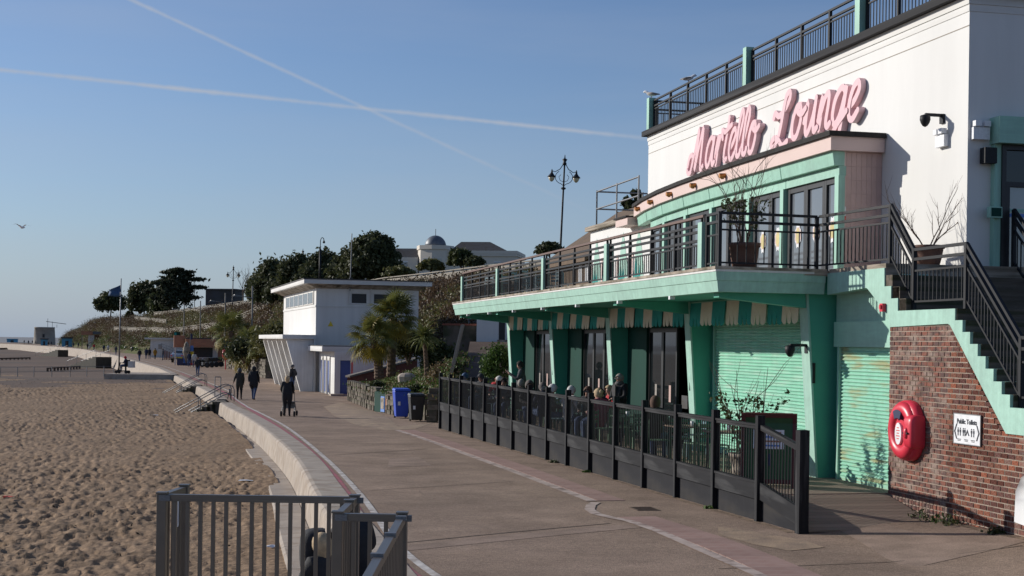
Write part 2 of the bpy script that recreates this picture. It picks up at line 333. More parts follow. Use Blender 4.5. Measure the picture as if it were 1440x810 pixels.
def blob_points(rs, ells, n, clumps=40, csize=.28):
    """points in clumps over the outside of several ellipsoids (cx,cy,cz,rx,ry,rz)"""
    out = []; vol = np.array([e[3]*e[4]*e[5] for e in ells])**.67; vol /= vol.sum()
    for e, w in zip(ells, vol):
        k = max(5, int(clumps*w)); d = rs.normal(size=(k, 3)); d /= np.linalg.norm(d, axis=1)[:, None]
        d[:, 2] = np.where(d[:, 2] < -.5, -d[:, 2], d[:, 2]); rr = rs.uniform(.45, 1.0, k)**.6
        cc = d*rr[:, None]; m_ = max(1, int(n*w)); idx = rs.randint(0, k, m_)
        q = cc[idx]+rs.normal(size=(m_, 3))*csize*rs.uniform(.5, 1.1, k)[idx][:, None]
        out.append(q*np.array(e[3:6])+np.array(e[:3]))
    return np.concatenate(out)
def tree(name, label, base, trunk_h, ells, n, leaf, m, seed, group=None, clumps=60, csize=.25, r=.25, cat='tree'):
    rs = np.random.RandomState(seed); t = thing(name, label, cat, base, 0, group)
    mb = MB(); mb.tube([(0, 0, -.6), (.05*trunk_h, 0, trunk_h*.5), (0, .02*trunk_h, trunk_h)], [r, r*.8, r*.65], 8)
    for e in ells:
        for k in range(3):
            q = Vector(e[:3])+Vector((rs.uniform(-.6, .6)*e[3], rs.uniform(-.6, .6)*e[4], rs.uniform(-.2, .6)*e[5]))
            p = Vector((0, 0, trunk_h*rs.uniform(.6, 1))); mb.tube([p, (p+q)/2+Vector((0, 0, .1*e[5])), q], [r*.5, r*.3, r*.1], 5)
    ob('trunk', mb, 'bark', t, True)
    link('crown', leaves(blob_points(rs, ells, n, clumps, csize), leaf, rs, m, 'crown'), t); return t
# ================================================================== THE SETTING
def zp(Y):                                            # promenade level: falls gently away from the camera
    if Y < 48.8: return .3+(22-Y)*.0112
    if Y < 68: return -.25*(Y-48.8)/19.2
    return -.25
def ong(px, py, dz=0.0):
    Y = 40.0
    for _ in range(40): Y = onz(px, py, zp(Y)+dz).y
    return onz(px, py, zp(Y)+dz)
# ---- cafe frame: local x = w (inland), y = u (along the front, away), z up
CA = R(12.86); P0 = Vector((3.88, 22.0, 0))
def cafe(w, u, z=0.0):
    return Vector((P0.x+w*math.cos(CA)-u*math.sin(CA), P0.y+w*math.sin(CA)+u*math.cos(CA), z))
def uw(X, Y):
    x, y = X-P0.x, Y-P0.y; return -x*math.sin(CA)+y*math.cos(CA), x*math.cos(CA)+y*math.sin(CA)
def zg(X, Y):
    u, w = uw(X, Y); z = zp(Y)
    if u < 1: z += .075*min(max(w, 0), 2.6)*min(1, max(0, (1-u)/1.5))
    return z

# ---- the line of the sea wall's top edge (beach side)
SW = [(.45, 2), (-.15, 7), (-.85, 12)]+[(p.x, p.y) for p in [ong(*q) for q in ((462, 733), (450.6, 712), (433, 682), (420.5, 653), (403, 632), (386, 616.8), (367, 601), (341, 584), (308, 565.8))]]
SW += [(-17.7, 84), (-22.6, 101), (-30.5, 128), (-39, 157), (-53, 200), (-73, 262), (-119, 394), (-150, 470), (-200, 580), (-275, 720)]
_sy = np.array([p[1] for p in SW]); _sx = np.array([p[0] for p in SW])
def wallx(Y): return float(np.interp(Y, _sy, _sx))
def smooth_path(pts, step):
    P = np.array(pts, float); d = np.r_[0, np.cumsum(np.linalg.norm(np.diff(P, axis=0), axis=1))]
    s = np.arange(0, d[-1], step); q = np.stack([np.interp(s, d, P[:, k]) for k in range(P.shape[1])], 1)
    k = max(1, int(round(3.0/step))); ker = np.ones(2*k+1)/(2*k+1)
    qq = np.pad(q, ((k, k), (0, 0)), mode='reflect', reflect_type='odd')
    return np.stack([np.convolve(qq[:, j], ker, 'valid') for j in range(q.shape[1])], 1)
WP = smooth_path(SW, .5)
def wx(Y): return float(np.interp(Y, WP[:, 1], WP[:, 0]))
# ---- inland edge of the promenade
INL = [(14, 2), (12, 14), (7.6, 19), (6.2, 22.2), (-2.2, 50.2), (-3.0, 55), (-5.4, 63), (-9.0, 80), (-10.4, 85), (-18.8, 114), (-24.5, 134), (-33.4, 167), (-55, 238), (-66, 262), (-93, 328), (-130, 426), (-174, 550), (-260, 740)]
_iy = np.array([p[1] for p in INL]); _ix = np.array([p[0] for p in INL])
def inx(Y): return float(np.interp(Y, _iy, _ix))

# promenade sheet
ys = np.r_[np.arange(2, 60, .7), np.arange(60, 140, 3), np.arange(140, 745, 12)]
v, f = [], []; nc = 26
for Y in ys:
    x0, x1 = wx(Y)+.55, max(inx(Y)+1.2, wx(Y)+3)
    for k in range(nc): X = x0+(x1-x0)*k/(nc-1); v.append((X, Y, zg(X, Y)))
for i in range(len(ys)-1):
    for k in range(nc-1): a = i*nc+k; f.append((a, a+1, a+nc+1, a+nc))
mb = MB(); mb.add(v, f); tag(ob('promenade', mb, 'tarmac', None, True), kind='structure')

def strip(name, pts, width, m, lift, kind='structure', side=0.0, n=2, jag=0.0, smoothing=True):
    """a painted or laid band on the promenade along world points"""
    P = smooth_path([(p[0], p[1]) for p in pts], .4) if smoothing else np.array([(p[0], p[1]) for p in pts], float)
    v, f = [], []
    for i, q in enumerate(P):
        t = P[min(i+1, len(P)-1)]-P[max(i-1, 0)]; t = t/np.linalg.norm(t); nn = np.array([t[1], -t[0]])
        for s in (-.5, .5):
            r = q+nn*width*(s+side)*(1+jag*math.sin(i*1.7+s*9)*.5); v.append((r[0], r[1], zg(r[0], r[1])+lift))
    f = [(2*i, 2*i+1, 2*i+3, 2*i+2) for i in range(len(P)-1)]
    mb = MB(); mb.add(v, f); o = ob(name, mb, m); return tag(o, kind=kind)
wl_px = [(572, 793), (544, 751.7), (525, 715.5), (494.4, 682), (475, 660), (437.8, 627), (413.6, 608), (396, 596), (363.5, 579.6), (332, 562)]
wpts = [ong(*p) for p in wl_px]; wpts = [Vector((wx(2)+2.3, 2, 0)), Vector((wx(9)+2.0, 9, 0))]+wpts+[Vector((wx(Y)+1.55, Y, 0)) for Y in (90, 110, 135, 170, 230, 330)]
strip('edge_line', wpts, .11, 'white_paint_line', .008)
pk_px = [(533, 782), (522, 754), (483, 688), (466.7, 665.6), (437.8, 636.7), (427.4, 627), (403, 608), (382.5, 594.3), (341, 568.4)]
kpts = [ong(*p) for p in pk_px]; kpts = [Vector((wx(2)+1.5, 2, 0)), Vector((wx(9)+1.5, 9, 0))]+kpts+[Vector((wx(Y)+1.1, Y, 0)) for Y in (90, 110, 135)]
strip('pink_edge_strip', kpts, .19, 'pink_line', .006)
# band of pavers with a pale kerb line beside the fence
ln_px = [(558, 605), (600, 618.5), (650, 637), (700, 655), (760, 677), (815, 699), (838, 707)]
strip('kerb_line', [ong(*p) for p in ln_px], .20, 'pale_line', .010)
bump_px = [(838, 707), (831, 711), (829, 717), (838, 723), (858, 728), (885, 733), (925, 747), (980, 771), (1060, 806), (1110, 830), (1180, 868)]
strip('kerb_line', [ong(*p) for p in bump_px], .17, 'pale_line', .010, smoothing=False)
pav = bpy.data.objects.new('paver_band', None); C.objects.link(pav); tag(pav, kind='structure')
def lay_pavers(px, w0, w1, step):
    P = smooth_path([(p.x, p.y) for p in [ong(*q) for q in px]], step); mbs = []
    for i in range(len(P)-1):
        t = P[i+1]-P[i]; L = np.linalg.norm(t); t /= L; nn = np.array([t[1], -t[0]])
        c = P[i]+t*L/2-nn*(w0+w1)/2; z = zg(*c)
        bx('paver', 'paver', (c[0], c[1], z+.004), (w1-w0, L*.95, .012), pav, (0, 0, math.atan2(-t[0], t[1])))
lay_pavers(ln_px, .12, .62, .42); lay_pavers(bump_px[4:], .12, .75, .30)
# joints, reinstatement bands and patches in the tarmac
def flat(name, px, m, lift):
    mb = MB(); pts = [ong(*p) for p in px]; mb.add([(p.x, p.y, zg(p.x, p.y)+lift) for p in pts], [tuple(range(len(pts)))])
    return tag(ob(name, mb, m), kind='structure')
strip('tarmac_joint', [ong(*p) for p in ((560, 764), (640, 754), (720, 746), (800, 741), (883, 734))], .045, 'crack', .005)
strip('reinstated_trench', [ong(*p) for p in ((560, 772), (640, 762), (720, 754), (800, 748), (900, 739))], .42, 'tarmac_patch', .0035)
strip('tarmac_joint', [ong(*p) for p in ((470, 640), (560, 633), (615, 631))], .05, 'crack', .005)
strip('tarmac_joint', [ong(*p) for p in ((520, 690), (640, 684), (735, 676))], .03, 'crack', .005)
strip('tarmac_joint', [ong(*p) for p in ((1010, 800), (1100, 798), (1300, 790), (1450, 782))], .03, 'crack', .005)
flat('tarmac_patch', [(545, 657), (607, 655), (590, 643), (548, 645)], 'tarmac_patch', .0045)
flat('tarmac_patch', [(1295, 797), (1380, 787), (1455, 777), (1452, 769), (1385, 770), (1325, 766), (1278, 757), (1240, 745), (1190, 742), (1160, 744), (1185, 752), (1215, 768), (1245, 785), (1265, 794)], 'tarmac_patch', .0045)
strip('grit_line', [cafe(-.10, u) for u in (-1.4, 5, 12, 20, 28)], .11, 'grit', .005, jag=.9)
strip('grit_line', [cafe(2.17, u) for u in (-6, -4, -2, -1.6)], .15, 'grit', .006, jag=.9)

# ---- sea wall in cast lengths with a ledge at its foot
sw = bpy.data.objects.new('sea_wall', None); C.objects.link(sw); tag(sw, kind='structure')
def wall_run(y0, y1, step, prof, name, m, gap=.03, flatten=None):
    i0, i1 = np.searchsorted(WP[:, 1], y0), np.searchsorted(WP[:, 1], y1); k = int(step/.5)
    for a in range(i0, i1-1, k):
        b = min(a+k, i1-1); idx = list(range(a, b+1)); v = []
        for j, i in enumerate(idx):
            q = WP[i].copy(); t = WP[min(i+1, len(WP)-1)]-WP[max(i-1, 0)]; t /= np.linalg.norm(t)
            if j == len(idx)-1: q = q-t*gap
            nn = np.array([-t[1], t[0]]); z = zp(q[1])
            v += [(q[0]-nn[0]*s, q[1]-nn[1]*s, z+h) for s, h in prof]
        n = len(prof); f = [(j*n+e, j*n+(e+1) % n, (j+1)*n+(e+1) % n, (j+1)*n+e) for j in range(len(idx)-1) for e in range(n)]
        f += [tuple(range(n-1, -1, -1)), tuple((len(idx)-1)*n+e for e in range(n))]
        mb = MB(); mb.add(v, f); o = ob(name, mb, m, sw)
        me = o.data; me.materials.append(MATS['concrete_top'])
        for p in me.polygons:
            if p.normal.z > .75 and name == 'wall_block': p.material_index = 1
            p.use_smooth = False
near_prof = [(.6, -.9), (.6, .012), (.13, .012), (.06, -.004), (.015, -.05), (0, -.12), (-.015, -.25), (-.06, -.66), (-.06, -.9)]
wall_run(3, 73.6, 4, near_prof, 'wall_block', 'concrete'); wall_run(77, 98, 4, near_prof, 'wall_block', 'concrete'); wall_run(101, 126, 5, near_prof, 'wall_block', 'concrete')
ledge_prof = [(-.07, -1.3), (-.07, -.62), (-.58, -.63), (-.62, -.66), (-.63, -1.3)]
wall_run(3, 73.6, 2.5, ledge_prof, 'ledge_block', 'concrete'); wall_run(77, 98, 2.5, ledge_prof, 'ledge_block', 'concrete')
far_prof = [(.6, -1), (.6, .01), (0, .01), (-.1, -.1), (-1.1, -2.7), (-1.1, -3.2), (.3, -3.2)]
wall_run(132, 700, 12, far_prof, 'wall_block', 'concrete', .05)

# ---- beach
def beachz(X, Y):
    base = np.interp(Y, [0, 20, 50, 75, 125, 145, 175, 215, 300, 800], [-.30, -.42, -.66, -.80, -.62, -.95, -1.7, -2.2, -2.5, -2.6])
    return base-.016*np.clip(np.interp(Y, WP[:, 1], WP[:, 0])-X-.8, 0, 200)*np.clip(1-Y/400, .2, 1)
rows = np.r_[8*1.0069**np.arange(0, 425), np.geomspace(151, 900, 60)]
cols = np.linspace(0, 1, 430)**1.0
Yg = np.repeat(rows[:, None], len(cols)+8, 1); right = np.array([wx(y) for y in rows])-.35; left = -.56*rows-5
Xg = np.concatenate([left[:, None]-np.array([900, 420, 200, 100, 50, 25, 12, 5])[None, :], left[:, None]+(right-left)[:, None]*cols[None, :]], 1)
Z = beachz(Xg, Yg); nearw = np.clip((150-Yg)/25+fbm(Xg*.08, Yg*.08)*3, 0, 1)
patchy = np.clip(.85+1.3*fbm(Xg*.11+3, Yg*.09, 3), .35, 1.5)
amp = nearw*patchy*(.05*fbm(Xg*7.5, Yg*4.8, 3)+.02*fbm(Xg*.55+9, Yg*.4, 2)-.09*np.clip(fbm(Xg*7.6+40, Yg*5.2, 2)-.06, 0, 1)+.06*fbm(Xg*.12, Yg*.1, 2)) * (1+Yg/120)
Z = Z+amp*np.clip((np.interp(Yg, WP[:, 1], WP[:, 0])-Xg)/1.5, .5, 1)+.10*np.clip(1-(np.interp(Yg, WP[:, 1], WP[:, 0])-Xg-.45)/1.6, 0, 1)*np.clip(.5+1.6*fbm(Xg*.25+5, Yg*.22, 3), 0, 1)+.12*(1-nearw)*fbm(Xg*.05, Yg*.02, 3)
nr, ncol = Xg.shape
rf = np.random.RandomState(77)                             # lines of footprints
for trk in range(46):
    y0 = rf.uniform(15, 95); x0 = wx(y0)-1.2-rf.rand()**1.3*.42*y0; th = rf.uniform(0, 2*math.pi); 
    for k in range(rf.randint(12, 60)):
        th += rf.normal()*.07; x0 += .68*math.cos(th); y0 += .68*math.sin(th); sd_ = .11*(1 if k % 2 else -1); fx, fy = x0-sd_*math.sin(th), y0+sd_*math.cos(th)
        if not (9 < fy < 110) or fx > wx(fy)-.9: continue
        i0, i1 = np.searchsorted(rows, (fy-.32, fy+.32)); dx, dy = Xg[i0:i1]-fx, Yg[i0:i1]-fy; a_ = (dx*math.cos(th)+dy*math.sin(th))/.17; b_ = (-dx*math.sin(th)+dy*math.cos(th))/.10; r2 = a_*a_+b_*b_
        Z[i0:i1] += -.05*np.exp(-r2)+.022*np.exp(-(np.sqrt(r2)-1.7)**2*4)
me = bpy.data.meshes.new('beach'); me.vertices.add(nr*ncol); me.vertices.foreach_set('co', np.stack([Xg, Yg, Z], -1).ravel())
a = (np.arange(nr-1)[:, None]*ncol+np.arange(ncol-1)[None, :]).ravel(); q = np.stack([a, a+1, a+ncol+1, a+ncol], 1)
me.loops.add(q.size); me.loops.foreach_set('vertex_index', q.ravel()); me.polygons.add(len(q)); me.polygons.foreach_set('loop_start', np.arange(0, q.size, 4))
me.materials.append(MATS['sand']); me.materials.append(MATS['wet_sand'])
me.polygons.foreach_set('material_index', (nearw.ravel()[q[:, 0]] < .5).astype(int)); me.polygons.foreach_set('use_smooth', np.ones(len(q), bool))
me.update(calc_edges=True); tag(link('beach', me), kind='structure')
mb = MB(); mb.add([(-15000, 300, -3.4), (200, 300, -3.4), (200, 16000, -3.4), (-15000, 16000, -3.4)], [(0, 1, 2, 3)]); tag(ob('sea', mb, 'sea'), kind='structure')
mb = MB(); mb.add([(-900, -400, -3.9), (900, -400, -3.9), (900, 2500, -3.9), (-900, 2500, -3.9)], [(0, 1, 2, 3)]); tag(ob('ground', mb, 'wet_sand'), kind='structure')

# ---- hillside behind the promenade, with the plateau on top
ST = [((9.5, 20, 1.2), (22, 16, 4.4)), ((9.5, 40, 1.2), (24, 42, 7)), ((6.5, 70, 2.4), (20, 66, 8.6)), ((4.8, 91, 3.0), (15, 92, 8.8)), ((-3.4, 93, 2.6), (8, 106, 8.9)), ((-5.0, 97, 1.2), (.2, 120, 8.9)), ((-10, 109, .6), (-6.4, 136, 8.9)), ((-18, 121, .2), (-13.8, 153, 8.9)),
      ((-25, 146, -.1), (-30, 200, 8.9)), ((-34, 176, -.2), (-43, 241, 8.9)), ((-51, 230, -.2), (-60, 286, 8.9)), ((-65, 264, -.2), (-86, 356, 8.9)), ((-93, 330, -.2), (-128, 450, 9)),
      ((-130, 428, -.2), (-165, 560, 9)), ((-174, 552, -.2), (-195, 660, 8)), ((-216, 682, -.2), (-225, 730, 5)), ((-252, 790, -.3), (-250, 800, .5))]
ft = np.array([s[0] for s in ST], float); cr = np.array([s[1] for s in ST], float); NS = 150
tt = np.linspace(0, len(ST)-1, NS); F_ = np.stack([np.interp(tt, np.arange(len(ST)), ft[:, k]) for k in range(3)], 1); C_ = np.stack([np.interp(tt, np.arange(len(ST)), cr[:, k]) for k in range(3)], 1)
def hill(ti, s):                                       # ti 0..len-1 along, s 0..1 from foot to crest
    ti = np.asarray(ti, float); s = np.asarray(s, float)
    f0 = np.stack([np.interp(ti, np.arange(len(ST)), ft[:, k]) for k in range(3)], -1); c0 = np.stack([np.interp(ti, np.arange(len(ST)), cr[:, k]) for k in range(3)], -1)
    p = f0+(c0-f0)*s[..., None]; p[..., 2] = f0[..., 2]+(c0[..., 2]-f0[..., 2])*(1-(1-s)**1.35)+.6*np.sin(np.pi*s)*fbm(ti*1.7, s*2.5, 3); return p
ss = np.linspace(0, 1, 26); G = hill(np.repeat(tt[:, None], 26, 1), np.repeat(ss[None, :], NS, 0))
inl = np.array([1, .25, 0]); far = [C_+inl*d+np.array([0, 0, .012*d]) for d in (3, 20, 80, 500)]
low = F_-inl*1.2+np.array([0, 0, -.5])
allp = np.concatenate([low[:, None]]+[G]+[x[:, None] for x in far], 1); m_ = allp.shape[1]
mb = MB(); mb.add(allp.reshape(-1, 3).tolist(), [(i*m_+k, i*m_+k+1, (i+1)*m_+k+1, (i+1)*m_+k) for i in range(NS-1) for k in range(m_-1)])
tag(ob('hillside', mb, 'hill_soil', None, True), kind='structure')
rs = np.random.RandomState(11)
def scrub(name, label, n, per, leaf, m, sel, cl, seed, up=.6):
    rs = np.random.RandomState(seed); P = []
    ti = rs.uniform(2.2, len(ST)-1.8, n*6); s = rs.uniform(.03, .95, n*6)
    keep = sel(ti, s, fbm(ti*3.1, s*3.3, 3)) & ((ti > 4.1) | (s > .45)); ti, s = ti[keep][:n], s[keep][:n]; base = hill(ti, s); d = base[:, 1]
    for p, D in zip(base, d):
        k = cl*rs.uniform(.5, 1.3)*(.6+D/420); q = rs.normal(size=(per, 3))*np.array([k, k, k*.7]); q[:, 2] = np.abs(q[:, 2]); P.append(p+q)
    P = np.concatenate(P); o = link(name, leaves(P, leaf, rs, m, name, 1.3, up)); return tag(o, label, 'bushes', kind='stuff')
scrub('bramble_scrub', 'brown leafless bramble scrub covering the slope', 3400, 75, .115, 'leaf_bramble', lambda t, s, n: (n < .12) & (s > .12), .5, 21)
scrub('dry_grass_scrub', 'tan dry grass and stems over the upper slope', 1700, 65, .10, 'leaf_tan', lambda t, s, n: (n > -.12) & (s > .25), .4, 22)
scrub('olive_scrub', 'olive green low bushes mixed into the slope', 800, 70, .12, 'leaf_olive', lambda t, s, n: n > .02, .5, 23)
scrub('green_bank', 'bright green growth low on the bank above the promenade', 700, 60, .10, 'leaf_green', lambda t, s, n: (s < .32) & (t > 7.5), .4, 24)
# sloping path between planted bed and cafe, and the bed itself
mb = MB(); pts = []
for Y, xl, xr, z in ((50, -2.0, 1.2, .02), (54, -2.1, 1.1, .2), (66, -2.2, .9, 1.55), (79, -2.35, .7, 3.0), (88, -2.6, 3, 3.1)): pts += [(xl, Y, z), (xr, Y, z+.02)]
mb.add(pts, [(2*i, 2*i+1, 2*i+3, 2*i+2) for i in range(4)]); tag(ob('sloping_path', mb, 'tarmac_path'), kind='structure')
BW = [(-2.35, 52.5), (-3.1, 55.6), (-5.5, 63), (-9.0, 79)]         # face of the stone bed wall
bw = smooth_path([(a, b) for a, b in BW], .5)
v, f = [], []; ncb = 12
for i, (X, Y) in enumerate(bw):
    e = np.array([-2.25+.004*(Y-52), 58+(Y-52)*.95]); top = hill(np.array([4.0]), np.array([0.]))[0]
    for k in range(ncb):
        s = k/(ncb-1); x = X+.18+(e[0]-X-.3)*s; y = Y+(e[1]-Y)*s; zz = zp(Y)+.86+(1.2+.02*(y-52))*s**1.2+.22*float(fbm(np.array([x*.7]), np.array([y*.7]))[0]); v.append((x, y, zz))
for i in range(len(bw)-1):
    for k in range(ncb-1): a_ = i*ncb+k; f.append((a_, a_+1, a_+ncb+1, a_+ncb))
mb = MB(); mb.add(v, f); tag(ob('planted_bed', mb, 'grass', None, True), kind='structure')
rs = np.random.RandomState(4); bv = np.array(v); q = bv[rs.randint(0, len(bv), 9000)]+rs.normal(size=(9000, 3))*np.array([.25, .3, .03]); q[:, 2] += .05
tag(link('bed_grass', leaves(q[:6000], .06, rs, 'leaf_green', 'bed_grass', 1.2, 1.2)), 'rough green grass over the palm bed', 'grass', kind='stuff')
tag(link('bed_dry_grass', leaves(q[6000:], .06, rs, 'leaf_tan', 'bed_dry_grass', 1.2, 1.2)), 'dry tan grass over the palm bed', 'grass', kind='stuff')

p = ong(906, 716); dr_ = tag(link('drain_cover', None, None, (p.x, p.y, zg(p.x, p.y)), (0, 0, CA)), kind='structure')
bx('frame', 'crack', (0, 0, .009), (.40, .50, .005), dr_)
for k in range(7): bx('bar', 'tarmac_path', (0, -.20+.065*k, .012), (.34, .03, .006), dr_)

mat('sand_drift', (.34, .24, .155), (.25, .18, .125), .95, 2.5, .5, 40, c3=(.225, .156, .113), s3=.9, grain=((30, .2), (3, .15)))
flat('sand_drift', [(500, 571), (545, 586), (560, 600), (600, 596), (612, 594), (585, 603), (545, 606), (500, 598), (470, 585), (455, 572), (478, 566)], 'sand_drift', .0055)
flat('sand_drift', [(1010, 741), (1060, 748), (1130, 760), (1160, 770), (1110, 775), (1060, 766), (1010, 752)], 'sand_drift', .0055)

rc = random.Random(5)                                      # cracks wandering over the tarmac
for (x, y, n) in ((600, 700, 26), (690, 640, 16), (520, 640, 18), (640, 790, 14)):
    p = ong(x, y); th = rc.uniform(-.6, 3.6); pts = []
    for k in range(n): th += rc.gauss(0, .35); p = p+Vector((math.cos(th), math.sin(th), 0))*.22; pts.append(p.copy())
    strip('tarmac_crack', pts, (.009), 'crack', .0045, jag=.8, smoothing=False)
rs = np.random.RandomState(8); n = 1500; yy = rs.uniform(14, 140, n); xx = np.array([wx(y) for y in yy])-1.0-rs.rand(n)**.8*(.4*yy+2)
cl_ = rs.rand(n) < .45; yy[cl_] = 112+rs.normal(size=cl_.sum())*9; xx[cl_] = -22-rs.rand(cl_.sum())*26
zz = beachz(xx, yy)+.02; sel = (xx < np.array([wx(y) for y in yy])-.9)
tag(link('beach_debris', leaves(np.stack([xx, yy, zz], 1)[sel]*np.array([1, 1, 1]), .028, rs, 'soil', 'beach_debris', 1.4, 0)), 'dark scraps of weed and shell strewn over the sand', 'debris', kind='stuff')
# ================================================================== THE CAFE
def cthing(name, label, cat, group=None, z=0.0): return thing(name, label, cat, (P0.x, P0.y, z), CA, group)
BZ = 4.36                                               # balcony level
cf = cthing('seafront_cafe', 'mint green and white two-storey seafront cafe with pink script sign and balcony', 'cafe')
COLU = [2.9, 8.95, 15.0, 21.0, 26.8]
# ground floor walls
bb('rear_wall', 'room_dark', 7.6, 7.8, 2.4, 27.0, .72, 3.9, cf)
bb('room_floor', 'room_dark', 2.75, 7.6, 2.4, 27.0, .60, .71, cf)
bb('end_wall', 'white_render', 2.75, 9.0, 27.0, 27.2, .3, BZ-.1, cf)
bb('party_wall', 'mint_paint', 2.62, 7.6, 8.85, 9.05, .71, 3.9, cf)
# shutter wall at the near end (recessed behind the stair's face)
bb('wall', 'mint_pale', 2.50, 2.9, .19, 2.65, 3.46, 3.935, cf)
bb('shutter_box', 'mint_paint', 2.44, 2.9, .20, 2.62, 3.02, 3.458, cf)
bb('wall', 'mint_pale', 2.46, 2.9, .19, 2.62, 3.936, 4.2, cf)
def shutter(u0, u1, z0, z1, w, m):
    pitch, n = .063, 8; mb = MB(); prof = []
    k = int((z1-z0)/pitch)
    for i in range(k):
        for j in range(6):
            t = j/6; prof.append((w-.022*math.sin(math.pi*min(t/.8, 1)) if t < .8 else w+.004, z0+(i+t)*pitch))
    prof.append((w, z1)); v = []
    for u in (u0, u1): v += [(a, u, z) for a, z in prof]
    L = len(prof); mb.add(v, [(i, i+1, L+i+1, L+i) for i in range(L-1)]); o = ob('roller_shutter', mb, m, cf)
    bb('bottom_rail', m, w-.03, w+.02, u0, u1, z0-.0, z0+.07, o)
    for u in (u0-.03, u1+.03): bb('guide_rail', 'mint_paint', w-.06, w+.05, u-.032, u+.032, z0, z1, o)
    return o
tag(shutter(.22, 2.45, .70, 3.02, 2.52, 'mint_shutter_rusty'), 'mint roller shutter streaked with rust')
shutter(3.35, 8.6, .71, 3.8, 2.55, 'mint_shutter')
bb('wall', 'mint_paint', 2.62, 2.75, 2.66, 8.85, .71, 3.93, cf)
# fin columns that lean outwards towards the balcony
for u in COLU:
    mb = MB(); t = .16
    mb.hexa([(2.235, u-t, .69), (2.62, u-t, .69), (2.62, u+t, .69), (2.235, u+t, .69), (2.005, u-t, 3.96), (2.62, u-t, 3.96), (2.62, u+t, 3.96), (2.005, u+t, 3.96)])
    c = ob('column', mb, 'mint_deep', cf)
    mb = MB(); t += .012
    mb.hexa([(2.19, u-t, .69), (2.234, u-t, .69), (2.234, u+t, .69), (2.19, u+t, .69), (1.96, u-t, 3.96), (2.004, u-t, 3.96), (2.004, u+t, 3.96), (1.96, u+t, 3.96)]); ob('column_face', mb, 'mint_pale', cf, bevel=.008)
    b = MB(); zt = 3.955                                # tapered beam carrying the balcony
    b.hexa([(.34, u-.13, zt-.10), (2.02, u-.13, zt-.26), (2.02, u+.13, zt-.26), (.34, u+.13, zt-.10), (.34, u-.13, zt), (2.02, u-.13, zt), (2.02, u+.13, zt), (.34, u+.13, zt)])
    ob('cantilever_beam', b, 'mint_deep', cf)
# glazed bays
for i in range(1, 4):
    u0, u1 = COLU[i]+.16, COLU[i+1]-.16
    bb('wall_panel', 'green_panel', 2.50, 2.70, u1-1.55, u1+.01, .71, 3.6, cf)
    bb('lintel', 'green_panel', 2.48, 2.72, u0-.01, u1+.01, 3.42, 3.93, cf)
    du = (u1-1.55-u0)/4
    for k in range(4):
        a = u0+k*du
        if i == 1 and k in (1,): continue              # the open leaf
        d = bb('glass_door', 'glass_dark', 2.585, 2.60, a+.06, a+du-.06, .80, 3.36, cf)
        fr = MB(); fr.box(2.56, 2.63, a, a+.075, .71, 3.42); fr.box(2.56, 2.63, a+du-.075, a+du, .71, 3.42); fr.box(2.56, 2.63, a+.075, a+du-.075, .71, .83); fr.box(2.56, 2.63, a+.075, a+du-.075, 3.32, 3.42)
        ob('door_frame', fr, 'frame_black', cf)
        mb = MB(); cz = 1.85                             # coloured motif stuck on the glass
        for hw, hz in ((.10, .16), (.055, .30)): mb.add([(2.580, a+du/2-hw, cz), (2.580, a+du/2, cz-hz), (2.580, a+du/2+hw, cz), (2.580, a+du/2, cz+hz)], [(0, 1, 2, 3)]); cz += .0004
        o = ob('window_sticker', MB().add([(2.582, a+du/2-.07, 1.65), (2.582, a+du/2+.07, 1.65), (2.582, a+du/2+.07, 2.05), (2.582, a+du/2-.07, 2.05)], [(0, 1, 2, 3)]), 'hair_grey' if k % 2 else 'pink_tile', cf)
bb('notice', 'slate', 2.552, 2.556, 10.4, 10.8, 1.55, 1.85, cf)
bb('notice', 'white_sign', 2.552, 2.556, 23.9, 24.3, 1.35, 1.75, cf)
for p in ((4.5, 10.6), (5.5, 11.6), (5.0, 17.0)):       # lamps that glow inside the bar
    bx('pendant_lamp', 'lit_lamp', (p[0], p[1], 2.75), (.10, .10, .10), cf)
# end louvre panel beside last column
shutter(26.98, 27.6, .7, 3.8, 2.3, 'mint_shutter')
# scalloped striped valances
for i in range(4):
    u0, u1 = COLU[i]+.20, COLU[i+1]-.18; n = 8; w = (u1-u0)/n
    for k in range(n):
        a, b = u0+k*w, u0+(k+1)*w; mb = MB(); w3 = w/3; top, cut, bot = 3.925, 3.63, 3.42+.03*rnd.random(); out = []; wz = .02*math.sin(k*2.1)
        for j in range(3):
            x0, x1 = a+j*w3, a+(j+1)*w3; g = .055 if j else .0
            out += [(x0+g, cut-.02*rnd.random() if j else bot+.06), (x0+.035+g*.3, bot+.02), (x0+w3*.5, bot-.01), (x1-.035, bot+.02)]
        out += [(b, bot+.06), (b, top), (a, top)]
        mb.prism(out, 1.99+wz, 2.003+wz, lambda q, z, h: (h-.25*(3.925-z)*.25+.02*math.sin(q*9)*(top-z), q, z))
        ob('valance_stripe', mb, 'canvas_teal' if (k+i) % 2 else 'canvas_cream', cf)
    bb('awning_pole', 'mint_paint', 2.01, 2.07, u0, u1, 3.89, 3.95, cf)
